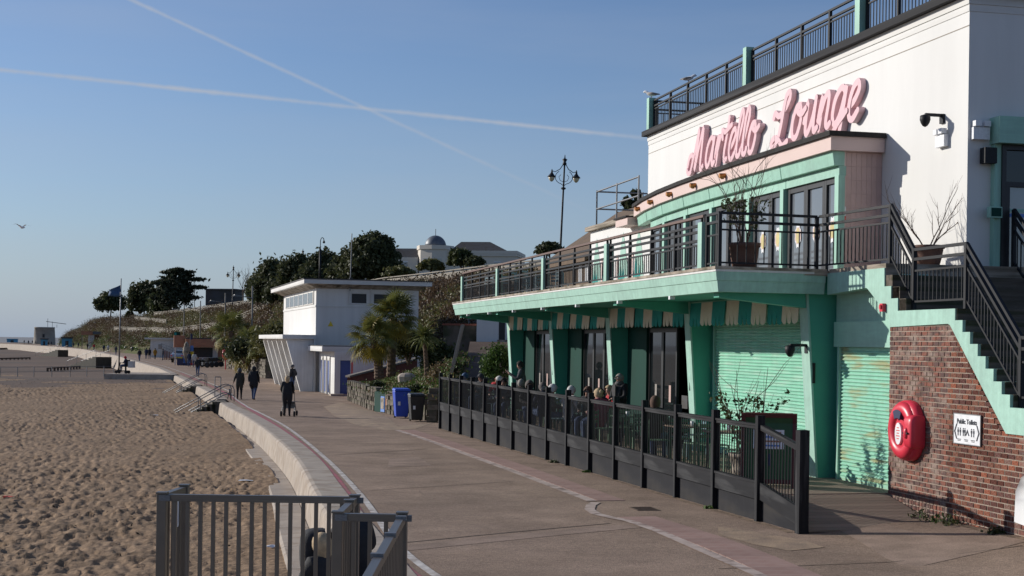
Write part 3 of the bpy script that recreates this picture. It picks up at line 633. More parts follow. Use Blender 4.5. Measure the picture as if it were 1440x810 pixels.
# balcony slab with stepped fascia, coping
UE, WE = 2.45, .20
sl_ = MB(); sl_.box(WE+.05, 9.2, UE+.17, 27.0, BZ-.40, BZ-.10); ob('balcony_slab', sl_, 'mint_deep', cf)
def edge_band(name, m, z0, z1, out0, out1, bev=.0):
    poly0 = [(WE-out0, UE-out0), (WE-out0, 27.05+out0)]; poly1 = [(WE-out1, UE-out1), (WE-out1, 27.05+out1)]
    mb = MB(); a0, a1, t = out0, out1, .14
    mb.hexa([(WE-a0, UE-a0, z0), (WE+t, UE-a0, z0), (WE+t, 27.05+a0, z0), (WE-a0, 27.05+a0, z0), (WE-a1, UE-a1, z1), (WE+t, UE-a1, z1), (WE+t, 27.05+a1, z1), (WE-a1, 27.05+a1, z1)])
    ob(name, mb, m, cf, bevel=bev)
    mb = MB(); mb.hexa([(WE+t+.001, UE-a0, z0), (2.22, UE-a0+.12, z0), (2.22, UE+t, z0), (WE+t+.001, UE+t, z0), (WE+t+.001, UE-a1, z1), (2.22, UE-a1+.12, z1), (2.22, UE+t, z1), (WE+t+.001, UE+t, z1)])
    ob(name, mb, m, cf, bevel=bev)
    mb = MB(); mb.box(WE+t+.001, 9, 27.0, 27.05+a1, z0, z1); ob(name, mb, m, cf)
edge_band('fascia', 'mint_pale', BZ-.42, BZ-.225, .0, .035)
edge_band('fascia', 'mint_pale', BZ-.224, BZ-.075, .05, .075)
edge_band('coping', 'white_kiosk', BZ-.074, BZ-.035, .085, .085)
edge_band('coping', 'coping', BZ-.034, BZ+.015, .10, .10)
bb('balcony_floor', 'coping', WE+.15, 4.0, UE+.02, 26.9, BZ-.10, BZ-.01, cf)
for u in np.linspace(5, 25, 7): bx('soffit_lamp', 'white_sign', (WE+.05, float(u), BZ-.45), (.10, .09, .07), cf)

# upper storey: white block
bb('upper_wall', 'white_render', 3.9, 11.5, .75, 17.6, BZ-.05, 8.62, cf)
for z0, z1, o in ((8.621, 8.74, .012), (8.741, 8.88, .03)):
    bb('cornice', 'white_render', 3.9-o, 11.5, .75-o, 17.6+o, z0, z1, cf)
bb('parapet_cap', 'black_board', 3.9-.16, 11.5, .75-.16, 17.6+.16, 8.881, 9.02, cf)
bb('score_line', 'coping', 3.894, 3.899, .75, 17.6, 8.38, 8.392, cf)
# lower white block further along with a painted mural
lb = bb('upper_wall', 'white_render', 3.9, 10, 17.601, 23.4, BZ-.05, 6.62, cf)
bb('parapet_cap', 'coping', 3.75, 10, 17.62, 23.55, 6.621, 6.76, cf)
def mural(u0, m, outline):
    mb = MB(); mb.add([(3.892 if m == 'mint_pale' else 3.888, u0+a, BZ+b) for a, b in outline], [tuple(range(len(outline)))]); ob('mural_plant', mb, m, cf)
for k, u in enumerate((18.3, 19.8, 21.4, 22.6)):
    mural(u, 'mint_pale', [(-.35, .05), (.35, .05), (.45, .8), (.3, 1.5), (.05, 2.0), (-.15, 1.6), (-.42, .9)])
    bb('mural_stem', 'pink_paint', 3.880, 3.884, u+.52, u+.68, BZ, BZ+1.35, cf)
    mural(u+.25, 'canvas_teal', [(-.45, .02), (.4, .02), (.42, .55), (.3, .9), (.16, .55), (.02, 1.15), (-.12, .6), (-.3, .95), (-.42, .5)])
# canopy over the windows: bowed front (u, w)
CAN = [(3.60, 2.80), (6.1, 2.80), (7.9, 2.80), (10.2, 2.83), (12.2, 2.92), (14.2, 3.06), (16.2, 3.30), (18.0, 3.62)]
def bowed(name, m, off, z0, z1, back=3.88, u0=None, parent=cf, smooth=False, thick=None):
    pts = [(u, w+off) for u, w in CAN]; pts[0] = (pts[0][0]+off if u0 is None else u0, pts[0][1])
    back_pts = [(u, w+thick) for u, w in reversed(pts)] if thick else [(pts[-1][0], back), (pts[0][0], back)]
    mb = MB(); mb.prism(pts+back_pts, z0, z1, lambda a, b, h: (b, a, h)); return ob(name, mb, m, parent)
bowed('canopy_felt', 'felt_black', -.06, 6.90, 6.99); bowed('canopy', 'pink_paint', 0, 6.64, 6.899)
bb('canopy', 'pink_paint', 3.45, 3.89, 18.05, 19.2, 6.42, 6.63, cf); bb('canopy_felt', 'felt_black', 3.40, 3.89, 18.05, 19.25, 6.631, 6.68, cf)
for k in range(len(CAN)-1):                             # mint box beam in straight lengths
    (ua, wa), (ub, wb) = CAN[k], CAN[k+1]; g = .012; mb = MB(); ua2 = ua+.10 if k == 0 else ua+g
    if k in (1, 3, 5): ub -= .01
    mb.hexa([(wa+.12, ua2, 6.37), (wa+.33, ua2, 6.37), (wb+.33, ub-g, 6.37), (wb+.12, ub-g, 6.37), (wa+.08, ua2, 6.639), (wa+.33, ua2, 6.639), (wb+.33, ub-g, 6.639), (wb+.08, ub-g, 6.639)])
    ob('box_beam', mb, 'mint_paint', cf, bevel=.01)
    if k < 6:
        bxm = MB(); bxm.hexa([(wa+.22, ua2, 6.19), (wa+.36, ua2, 6.19), (wb+.36, ub-g, 6.19), (wb+.22, ub-g, 6.19), (wa+.22, ua2, 6.368), (wa+.36, ua2, 6.368), (wb+.36, ub-g, 6.368), (wb+.22, ub-g, 6.368)])
        ob('window_head', bxm, 'mint_paint', cf)
# spots on the canopy
for u in (8.9, 10.9, 12.9, 14.9, 16.8):
    w = float(np.interp(u, [c[0] for c in CAN], [c[1] for c in CAN])); mb = MB(); mb.tube([(w+.01, u, 6.76), (w-.14, u, 6.75)], .055, 10); mb.tube([(w-.07, u, 6.80), (w-.07, u, 6.68)], .04, 8); ob('spot_lamp', mb, 'copper', cf)
# window line below: leaves of folding glass doors
wl_ = [(u, w+.31) for u, w in CAN[:7]]
for k in range(6):
    (ua, wa), (ub, wb) = wl_[k], wl_[k+1]; n = 3 if ub-ua > 2.2 else 2
    br('mullion', 'mint_paint', (wa-.05, ua+.15, BZ), (wa-.05, ua+.15, 6.19), .13, .16, cf, up=(0, 1, 0))
    for j in range(n):
        s0, s1 = j/n, (j+1)/n; A = Vector((wa+(wb-wa)*s0, ua+(ub-ua)*s0, 0)); B = Vector((wa+(wb-wa)*s1, ua+(ub-ua)*s1, 0)); d = (B-A).normalized()
        if j == 0: A = A+d*.24
        zb, zt = BZ-.08, 6.18; fm = MB()
        for P, sgn in ((A, 1), (B, -1)): q = P+d*sgn*.045; fm.bar((q.x, q.y, zb), (q.x, q.y, zt), .07, .085, up=(d.x, d.y, 0))
        fm.bar((A.x, A.y, zt-.05), (B.x, B.y, zt-.05), .065, .10); fm.bar((A.x, A.y, zb+.08), (B.x, B.y, zb+.08), .065, .14)
        wn_ = ob('window_leaf', fm, 'frame_black', cf)
        gp = MB(); A2, B2 = A+d*.08, B-d*.08; gp.add([(A2.x+.01, A2.y, zb+.14), (B2.x+.01, B2.y, zb+.14), (B2.x+.01, B2.y, zt-.09), (A2.x+.01, A2.y, zt-.09)], [(0, 1, 2, 3)]); ob('pane', gp, 'glass_sky', wn_)
        if k in (0, 1):                                  # bright paper motifs on the panes
            M_ = (A+B)/2; zc = 5.22
            for hw, hz, mm, off in ((.15, .27, 'white_sign', .002), (.16, .19, 'pink_paint', .004), (.10, .17, 'paper_yellow', .006)):
                ring = [(math.cos(t)*hw*(1 if i % 2 else .82), math.sin(t)*hz*(1 if i % 2 else .82)) for i, t in enumerate(np.linspace(0, 2*math.pi, 17)[:-1])]
                st = MB(); st.add([(M_.x+d.x*a-off, M_.y+d.y*a, zc+b) for a, b in ring], [tuple(range(16))]); ob('window_sticker', st, mm, wn_)
# pink tiled return wall and white reveal
bb('return_wall', 'pink_tile', 3.17, 3.90, 3.74, 3.86, BZ-.05, 6.639, cf)
for k in range(7):
    for j in range(9):
        bb('tile', 'pink_tile', 3.175+k*.103, 3.175+k*.103+.099, 3.728, 3.7395, BZ-.03+j*.255, BZ-.03+j*.255+.25, cf)
bb('corner_trim', 'pink_paint', 3.132, 3.168, 3.72, 3.86, BZ-.05, 6.639, cf)
bb('no_smoking_sign', 'white_sign', 3.132, 3.168, 3.705, 3.715, 5.45, 5.62, cf); bb('no_smoking_sign', 'red_print', 3.132, 3.168, 3.703, 3.714, 5.36, 5.44, cf)
# camera-facing end of the white block: glazed door in mint frame
eu = .75
bb('door_surround', 'mint_paint', 4.30, 8.0, eu-.30, eu-.001, 6.42, 6.86, cf)
bb('door_post', 'mint_paint', 4.33, 4.45, eu-.12, eu-.001, BZ-.02, 6.419, cf)
df = MB(); df.box(4.451, 4.53, eu-.15, eu-.02, BZ-.02, 6.41); df.box(4.531, 7.5, eu-.15, eu-.02, 6.33, 6.41); df.box(4.531, 7.5, eu-.15, eu-.02, 5.72, 5.80); df.box(4.531, 4.60, eu-.15, eu-.02, BZ, 5.719)
dr = ob('door_frame', df, 'frame_black', cf); bb('pane', 'glass_sky', 4.60, 7.5, eu-.09, eu-.08, BZ, 5.72, dr); bb('pane', 'glass_dark', 4.53, 7.5, eu-.09, eu-.08, 5.80, 6.33, dr)
bb('door_sticker', 'mint_pale', 4.62, 5.2, eu-.095, eu-.091, 5.30, 5.36, dr); bb('door_sticker', 'blue_print', 4.62, 5.2, eu-.095, eu-.091, 5.22, 5.28, dr)
# brick-red low gable behind
gb = thing('gabled_house', 'brown tiled gable roof with small windows behind the cafe', 'house', tuple(cafe(6.5, 26.5, 0)), CA)
mb = MB(); mb.box(-1.6, 4, 0, 6, 2.5, 6.2); ob('wall', mb, 'brown_roof', gb)
mb = MB(); mb.prism([(-2.0, 6.0), (1.2, 8.2), (4.4, 6.0), (4.4, 5.85), (1.2, 8.0), (-2.0, 5.85)], -.3, 6.3, lambda a, b, h: (a, h, b)); ob('roof', mb, 'brown_roof', gb)
for k in range(2): bb('window', 'white_sign', -1.62-.003, -1.61, .6+k*.8, 1.0+k*.8, 5.2, 5.8, gb)

# ---- letters: hand-drawn strokes, thick pink channel letters
GL = {  # strokes in letter units (x advances along, y up; x-height 1), slanted script
 'M': [[(-.75, .25), (-.62, .55), (-.35, .62), (-.22, .35), (-.35, .02), (-.60, .0), (-.72, .12)], [(-.3, .1), (.0, .75), (.25, 1.45), (.20, .7), (.12, .05), (.40, .75), (.72, 1.45), (.72, .7), (.72, .1), (.85, -.02), (1.0, .08)]],
 'a': [[(.78, .80), (.5, 1.0), (.2, .75), (.12, .3), (.3, .02), (.55, .2), (.75, .7), (.85, .98), (.78, .4), (.85, .03), (1.05, .1)]],
 'r': [[(-.02, .3), (.2, .9), (.32, .80), (.25, .3), (.22, .0)], [(.28, .45), (.45, .85), (.62, .95), (.70, .80)]],
 't': [[(.42, 1.45), (.32, .8), (.22, .3), (.3, .03), (.5, .08)], [(-.1, 1.10), (.2, 1.0), (.5, 1.08), (.78, 1.16)]],
 'e': [[(.05, .35), (.35, .5), (.58, .78), (.48, .99), (.25, .85), (.12, .45), (.2, .1), (.42, .0), (.68, .2)]],
 'l': [[(.0, .25), (.3, .7), (.52, 1.25), (.42, 1.52), (.25, 1.2), (.16, .5), (.22, .08), (.45, .05), (.55, .2)]],
 'o': [[(.55, .95), (.28, .92), (.1, .5), (.2, .08), (.48, .05), (.68, .5), (.58, .92), (.40, .80), (.70, .66), (.95, .78)]],
 'L': [[(-.45, .85), (-.35, .98), (-.05, .85), (.35, 1.0), (.62, 1.28), (.58, 1.47), (.38, 1.38), (.28, 1.0), (.20, .5), (.05, .08), (-.2, -.08), (-.35, .05), (-.15, .2), (.2, .08), (.5, -.12), (.82, -.02)]],
 'u': [[(.0, .4), (.16, .95), (.15, .4), (.22, .04), (.42, .1), (.62, .5), (.72, .98)], [(.72, .98), (.70, .4), (.78, .03), (.98, .1)]],
 'n': [[(.0, .3), (.16, .95), (.18, .4), (.14, .02)], [(.17, .45), (.36, .88), (.56, .98), (.62, .7), (.58, .2), (.68, .02), (.85, .1)]],
 'g': [[(.75, .82), (.5, 1.0), (.2, .75), (.12, .3), (.3, .02), (.55, .2), (.75, .7), (.82, .98), (.76, .3), (.66, -.4), (.4, -.62), (.2, -.4), (.5, -.05), (1.0, .28)]]}
ADV = dict(M=1.0, a=.95, r=.66, t=.58, e=.62, l=.52, o=.86, L=.86, u=.92, n=.80, g=.95)
def catmull(P, n=6):
    P = [np.array(p, float) for p in P]; Q = [2*P[0]-P[1]]+P+[2*P[-1]-P[-2]]; out = []
    for i in range(1, len(Q)-2):
        for k in range(n):
            t = k/n; out.append(.5*((2*Q[i])+(-Q[i-1]+Q[i+1])*t+(2*Q[i-1]-5*Q[i]+4*Q[i+1]-Q[i+2])*t*t+(-Q[i-1]+3*Q[i]-3*Q[i+1]+Q[i+2])*t**3))
    return out+[P[-1]]
def word(txt, label, u_start, zb, xs, zs, slant=.22, width=.125, depth=.10):
    t = cthing('sign_word', label, 'sign', 'pink script sign words'); x = 0
    for ch in txt:
        mb = MB(); step = 0.0
        for st in GL[ch]:
            pts = catmull(st, 5); n = len(pts); hw = width/2; L, Rr = [], []
            P3 = [np.array([(x+p[0]+slant*p[1])*xs, p[1]*zs]) for p in pts]
            for i, p in enumerate(P3):
                d = P3[min(i+1, n-1)]-P3[max(i-1, 0)]; d = d/(np.linalg.norm(d)+1e-9); nn = np.array([-d[1], d[0]])
                e = hw*(1 if 0 < i < n-1 else .75); L.append(p+nn*e); Rr.append(p-nn*e)
            P3[0] = P3[0]; v, f = [], []
            for i in range(n):
                fr = 3.885-depth-.0006*(step+i)
                for q, dd in ((L[i], fr), (Rr[i], fr), (Rr[i], 3.885), (L[i], 3.885)): v.append((dd, u_start-q[0], zb+q[1]))
            for i in range(n-1):
                for e in range(4): f.append((4*i+e, 4*i+(e+1) % 4, 4*i+4+(e+1) % 4, 4*i+4+e))
            f += [(3, 2, 1, 0), (4*n-4, 4*n-3, 4*n-2, 4*n-1)]; mb.add(v, f)
            for q, ii in ((P3[0], 0), (P3[-1], n-1)):                # rounded stroke ends
                rr = hw*.96; fr = 3.885-depth-.0006*(step+ii)-.0003
                mb.tube([(fr, u_start-q[0], zb+q[1]), (3.885, u_start-q[0], zb+q[1])], rr, 14)
            step += n
        ob('letter', mb, 'letter_pink', t); x += ADV[ch]
    for k in range(10): bx('standoff', 'steel', (3.892, u_start-(.4+k*.085*x)*xs, zb+.3*zs), (.02, .03, .03), t)
    return t
word('Martello', 'pink script word Martello on the white wall above the canopy', 13.55, 7.42, .71, .70)
word('Lounge', 'pink script word Lounge on the white wall above the canopy', 8.35, 7.42, .755, .70, width=.135)

# ---- railings
def railing(t, p0, p1, z0, z1, rails, bal, m='black_metal', post=None, pitch=.115, bsize=.016, ends=(True, True), posts=1, baltop=None, balbot=.09, railsize=(.05, .045)):
    """straight run between two local (w,u) points with floor levels z0, z1; every post, rail and baluster its own piece"""
    A = Vector((*p0, z0)); B = Vector((*p1, z1)); L = (B-A).length; H = max(rails); up = Vector((0, 0, 1))
    for k in range(posts+1):
        if (k == 0 and not ends[0]) or (k == posts and not ends[1]): continue
        q = A+(B-A)*k/posts; bx('post', m, q+up*(H/2), (.06, .06, H), t)
    for h in rails: br('rail', m, A+up*h, B+up*h, railsize[0], railsize[1], t)
    if bal:
        top = baltop or min(rails)-.12
        br('baluster_rail', m, A+up*top, B+up*top, .03, .03, t); br('baluster_rail', m, A+up*balbot, B+up*balbot, .03, .03, t)
        n = max(2, int(L/pitch))
        for k in range(1, n):
            q = A+(B-A)*k/n
            if posts > 1 and abs((k*posts/n) % 1) < .01: continue
            bx('baluster', m, q+up*((top+balbot)/2), (bsize, bsize, top-balbot), t)
rl = cthing('balcony_railing', 'black balcony railing with brown wooden handrail and mint posts along the cafe front', 'railing')
MP = [3.33, 9.2, 14.85, 20.4, 25.9]; wr = .26
for u in MP: bx('mint_post', 'mint_pale', (wr, u, BZ+.42), (.17, .20, .84), rl)
for a, b in zip(MP[:-1], MP[1:]):
    railing(rl, (wr, a+.12), (wr, b-.12), BZ, BZ, (.53, .69, .80), True, posts=4, pitch=.125, baltop=.45)
    for k in range(5): bx('handrail_stub', 'black_metal', (wr, a+.12+(b-a-.24)*k/4, BZ+.86), (.04, .04, .14), rl)
br('handrail', 'rail_wood', (wr, MP[0]-.05, BZ+.95), (wr, MP[-1]+.1, BZ+.95), .09, .045, rl)
bx('post', 'black_metal', (wr, MP[0]-.05, BZ+.49), (.06, .06, .98), rl)
r2 = cthing('balcony_end_railing', 'black metal railing across the near end of the balcony by the stairs', 'railing')
railing(r2, (wr, MP[0]-.16), (wr, UE+.12), BZ, BZ, (.80, .95), True, posts=1, pitch=.12, baltop=.58)
railing(r2, (wr, UE+.12), (2.12, UE+.24), BZ, BZ, (.80, .95), True, posts=1, ends=(False, True), pitch=.16, baltop=.66)
# railing on the roof terrace
r3 = cthing('roof_terrace_railing', 'black railing with mint posts along the roof terrace above the sign', 'railing')
RU = [.72, 4.7, 10.4, 17.5]; rw = 3.98
for u in RU[1:]: bx('mint_post', 'mint_paint', (rw-.05, u, 9.02+.46), (.20, .20, .92), r3)
for a, b, n in zip(RU[:-1], RU[1:], (3, 4, 5)): railing(r3, (rw, a+.14), (rw, b-.14), 9.02, 9.02, (.68, .84), True, posts=n, pitch=.12, baltop=.60)
railing(r3, (rw+.1, 17.45), (8.0, 17.45), 9.02, 9.02, (.6, .84), True, posts=3, pitch=.2, baltop=.5)
r4 = cthing('tube_guard_rail', 'grey galvanised tube guard rail on the low flat roof', 'railing')
for a, b in (((3.95, 18.6), (3.95, 22.9)), ((3.95, 22.9), (7.0, 22.9))):
    for h in (.55, 1.1): br('tube', 'steel', (*a, 6.76+h), (*b, 6.76+h), .05, .05, r4, 'cyl')
    for k in range(3): q = (a[0]+(b[0]-a[0])*k/2, a[1]+(b[1]-a[1])*k/2); br('upright', 'steel', (*q, 6.76), (*q, 6.76+1.14), .05, .05, r4, 'cyl')

# ---- stairs, stringer and brick wall
SWP = 2.25                                               # face of stringer and brickwork
st = cthing('outdoor_staircase', 'wide weathered concrete stairs with mint painted side beside the brick wall', 'stairs')
steps = [(.37, 4.38)]; u, z = .37, 4.38
prof = [(2.5, 4.385), (.37, 4.385)]                       # stringer outline (u, z), top edge
lv = [(.37, 4.38), (.135, 4.18), (-.10, 3.98), (-.30, 3.79)]
for k, (u, z) in enumerate(lv):
    nu = lv[k+1][0] if k < 3 else -.52
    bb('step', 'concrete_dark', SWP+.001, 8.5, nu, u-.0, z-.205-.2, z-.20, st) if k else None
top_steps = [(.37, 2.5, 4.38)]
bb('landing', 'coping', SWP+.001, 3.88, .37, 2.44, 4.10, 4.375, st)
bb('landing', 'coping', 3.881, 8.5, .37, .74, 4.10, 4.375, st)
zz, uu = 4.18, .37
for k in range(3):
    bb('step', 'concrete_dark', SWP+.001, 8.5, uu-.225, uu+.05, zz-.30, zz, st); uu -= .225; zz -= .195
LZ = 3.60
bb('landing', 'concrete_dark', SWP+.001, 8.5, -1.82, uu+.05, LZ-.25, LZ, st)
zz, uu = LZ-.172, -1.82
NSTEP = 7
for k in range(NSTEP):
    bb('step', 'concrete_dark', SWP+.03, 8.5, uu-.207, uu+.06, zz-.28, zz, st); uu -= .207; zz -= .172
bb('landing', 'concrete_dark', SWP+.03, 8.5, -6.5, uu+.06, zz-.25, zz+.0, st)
L2Z, L2U = zz, uu
out = [(2.46, 4.22), (.37, 4.22), (.37, 4.0), (.145, 4.0), (.145, 3.80), (-.08, 3.80), (-.08, 3.60), (-1.80, 3.60)]
out[0:2] = [(2.46, 4.30), (.38, 4.30)]
a, b = -1.80, 3.60
for k in range(NSTEP+1): b -= .172; out.append((a, b)); a -= .207; out.append((a, b))
out += [(-6.5, b), (-6.5, b-.36), (a+.30, b-.36), (-1.66, 3.36), (-1.60, 3.38), (.19, 3.345), (.19, 3.50), (.95, 3.98), (1.0, 4.0), (2.46, 3.93)]
mb = MB(); mb.prism(out, SWP-.02, SWP+.28, lambda q, z, h: (h, q, z)); ob('stringer', mb, 'mint_pale', st)
# railing on the stairs
sr = cthing('stair_railing', 'black metal stair railing stepping down over the brick wall', 'railing'); rw2 = SWP+.12
railing(sr, (2.16, UE+.20), (rw2, .45), BZ, BZ, (.80, .95), True, posts=1, ends=(False, True), pitch=.115, baltop=.68)
def stair_rail(p, q, zp0, zq0):
    railing(sr, (rw2, p), (rw2, q), zp0, zq0, (.80, .95), True, posts=1, ends=(False, True), pitch=.115, baltop=.62, balbot=.14)
stair_rail(.45, -.33, 4.38, LZ); stair_rail(-.33, -1.86, LZ, LZ); stair_rail(-1.86, L2U-.02, LZ, L2Z); stair_rail(L2U-.02, -5.5, L2Z, L2Z)
s2 = cthing('stair_side_railing', 'short black railing at the glazed door above the stairs', 'railing')
railing(s2, (4.62, .50), (4.62, -.35), 4.38, LZ, (.80, .95), True, posts=1, pitch=.13, baltop=.62)
railing(s2, (4.62, -.35), (4.62, -1.8), LZ, LZ, (.80, .95), True, posts=1, ends=(False, True), pitch=.13, baltop=.62)
# brick wall under the stairs
bw_ = cthing('brick_wall', 'red brick wall with mixed dark bricks under the mint stair side', 'wall')
def brick_top(u):
    if u > -1.68: return 3.36
    t = min(1, (-1.66-u)/(-1.66-(L2U+.30))); return 3.36+(L2Z-.36-3.36)*t
wc = MB(); wc.prism([(.19, .2), (.19, 3.346), (-1.62, 3.375), (L2U+.28, L2Z-.355), (-6.5, L2Z-.355), (-6.5, .1)], SWP+.003, SWP+.35, lambda q, z, h: (h, q, z)); ob('mortar', wc, 'mortar', bw_)
cells = []; cz = .30; row = 0
while cz < 3.32:
    off = (0, .5)[row % 2]*.17; u = .19-off+.17
    while u > -6.3:
        u1, u0 = min(u, .188), u-.17+.022
        if u1-u0 > .05 and cz+.066 < max(brick_top(u0), brick_top(u1))+.12: cells.append((u0, u1, cz))
        u -= .17
    cz += .0765; row += 1
def in_frame(c):
    return c[0] > -3.6 and c[2] > .42
cells.sort(key=lambda c: (not in_frame(c), c[0]))
for k, (u0, u1, z) in enumerate(cells[:300]):
    d = rnd.uniform(0, .006); bb('brick', 'brick', SWP-.002-d, SWP+.05, u0, u1, z, z+.0605, bw_)
class _B: pass
rest = {0: MB(), 1: MB(), 2: MB()}
for k, (u0, u1, z) in enumerate(cells[300:]): d = rnd.uniform(0, .006); rest[k % 3].box(SWP-.002-d, SWP+.05, u0, u1, z, z+.0605)
allr = MB()
for k in rest: allr.add(rest[k].v, rest[k].f)
mat('brick_mixed', (.21, .075, .05), (.10, .055, .048), .9, 7.5, .5, 60, c3=(.27, .2, .165), s3=5, lo=.42, hi=.56, stretch=(1, .55, 1.2))
tag(ob('brickwork', allr, 'brick_mixed', bw_), kind='stuff')

# ---- deck and ramp in boards
dk = cthing('cafe_deck', None, None); del dk
deck = tag(link('deck', None, None, (P0.x, P0.y, 0), (0, 0, CA)), kind='structure')
o_ = [o for o in bpy.data.objects if o.name.startswith('cafe_deck')]
for o in o_: bpy.data.objects.remove(o)
mat('deck_board', (.30, .225, .17), (.22, .165, .125), .85, 3, .3, 40, objrand=.15, stretch=(1, 6, 1))
u = .2
while u < 28.2: bb('board', 'deck_board', .06, 2.66, u, u+.139, .66, .70, deck); u += .145
bb('joist', 'black_panel', .09, 2.6, .2, 28.2, .45, .655, deck)
u = -1.62; zr = .36
while u < .19:
    s = (u+1.62)/1.81; z = .37+(.685-.37)*s; bx('ramp_board', 'deck_board', (1.14, u+.07, z), (2.14, .137, .03), deck, (math.atan2(.33, 1.81), 0, 0)); u += .145
# ---- fence round the deck
fn = cthing('deck_fence', 'long black timber fence with thin balusters in front of the cafe deck', 'fence')
NB = 15; sp = 28.4/NB; RT = 1.80
for k in range(NB+1):
    u = k*sp; zb = zp(cafe(0, u).y)-.03; bb('post', 'black_board', -.085, .035, u-.05, u+.05, zb, RT+.14, fn)
for k in range(NB):
    a, b = k*sp+.05, (k+1)*sp-.05
    bb('top_rail', 'black_board', -.045, .035, a, b, RT-.075, RT, fn); bb('rail_cap', 'black_board', -.06, .03, a, b, RT-.028, RT+.004, fn)
    bb('kick_board', 'black_board', -.055, .02, a, b, .64, .90, fn); bb('kick_cap', 'black_board', -.068, .02, a, b, .885, .925, fn)
    zb = zp(cafe(0, (a+b)/2).y)-.06; bb('plinth_panel', 'black_panel', .0, .03, a, b, zb, .645, fn)
    n = 17
    for j in range(1, n): bx('baluster', 'black_metal', (-.005, a+(b-a)*j/n, (RT-.07+.92)/2), (.013, .013, RT-.07-.92), fn)
ue = -1.54; ze = zp(cafe(0, ue).y)
bb('end_post', 'black_board', -.09, .06, ue-.075, ue+.075, ze-.03, 1.81, fn)
for nm, m, z0, z1, w0, w1 in (('top_rail', 'black_board', 1.76, 1.54, .08, .085), ('kick_board', 'black_board', .78, .56, .075, .26), ('plinth_panel', 'black_panel', .52, .36, .03, .42)):
    br(nm, m, (-.01 if nm != 'plinth_panel' else .015, -.05, z0), (-.01 if nm != 'plinth_panel' else .015, ue+.07, z1), w0, w1, fn)
for j in range(1, 13):
    s = j/13; u = -.05+(ue+.12)*s; z0, z1 = .90-.22*s, 1.73-.22*s; bx('baluster', 'black_metal', (-.005, u, (z0+z1)/2), (.013, .013, z1-z0), fn)
railing(fn, (.0, 28.4), (2.1, 28.4), .7, .7, (1.05,), True, posts=1, ends=(False, True), baltop=1.0, pitch=.15)
# ================================================================== FITTINGS ON AND ROUND THE CAFE
# ---- ring-buoy cabinet on the brick wall
def sign_frame(name, label, cat, w, u, z): return thing(name, label, cat, tuple(cafe(w, u, z)), CA)
lc = sign_frame('lifebuoy_cabinet', 'large red plastic lifebuoy cabinet hung on the brick wall', 'lifebuoy cabinet', SWP-.012, -.52, 1.74)
def shell(n, rw, rh, d0, d1, bul, sq=2.4, seg=36):
    """a bulging shell: rounded outline in the wall plane, domed towards the sea (-x)"""
    v, f = [], []; rings = [(1.0, 0.0), (1.0, d0), (.97, d0+(d1-d0)*.45), (.88, d0+(d1-d0)*.8), (.70, d1), (.45, d1+bul*.5), (.18, d1+bul)]
    for s, dep in rings:
        for k in range(seg):
            t = 2*math.pi*k/seg; c, q = math.cos(t), math.sin(t); e = 2/sq
            v.append((-dep, rw*s*math.copysign(abs(c)**e, c), rh*s*math.copysign(abs(q)**e, q)))
    L = len(rings); f = [(i*seg+k, i*seg+(k+1) % seg, (i+1)*seg+(k+1) % seg, (i+1)*seg+k) for i in range(L-1) for k in range(seg)]+[tuple((L-1)*seg+k for k in range(seg))]
    mb = MB(); mb.add(v, f); return mb
ob('back_shell', shell(0, .44, .47, .06, .15, .0), 'red_plastic', lc, True)
mb = MB(); seg, N2 = 40, 10; v, f = [], []                # raised ring
for i in range(seg):
    t = 2*math.pi*i/seg
    for k in range(N2):
        a = 2*math.pi*k/N2; r = .315+.105*math.cos(a); v.append((-.12-.085*math.sin(a), r*math.cos(t)*.98, r*math.sin(t)*1.06))
f = [(i*N2+k, ((i+1) % seg)*N2+k, ((i+1) % seg)*N2+(k+1) % N2, i*N2+(k+1) % N2) for i in range(seg) for k in range(N2)]; mb.add(v, f); ob('ring_cover', mb, 'red_plastic', lc, True)
bk = shell(0, .15, .26, .12, .235, .01, 4.5); o = ob('front_box', bk, 'red_plastic', lc, True, loc=(0, -.31, .0))
bx('latch', 'black_metal', (-.25, -.31, -.02), (.03, .15, .025), lc); ob('catch', shell(0, .045, .09, .22, .27, .01, 3), 'red_plastic', lc, True, loc=(0, -.31, -.02))
lp = MB(); lp.prism([(.10*math.cos(t), .17*math.sin(t)) for t in np.linspace(0, 2*math.pi, 25)[:-1]], -.184, -.14, lambda a, b, h: (h, a, b)); pl = ob('label_plate', lp, 'white_sign', lc, loc=(0, .05, -.05))
for k in range(5): bx('print_line', 'red_print', (-.1852, 0, .09-.042*k), (.001, .11 if k % 2 else .07, .016), pl)
lp = MB(); arc = [(.27*math.cos(t), .30*math.sin(t)) for t in np.linspace(R(62), R(118), 9)]+[(.17*math.cos(t), .17*math.sin(t)) for t in np.linspace(R(118), R(62), 9)]
lp.prism(arc, -.208, -.14, lambda a, b, h: (h, a, b)); ob('instruction_label', lp, 'navy', lc, loc=(0, .05, .02))
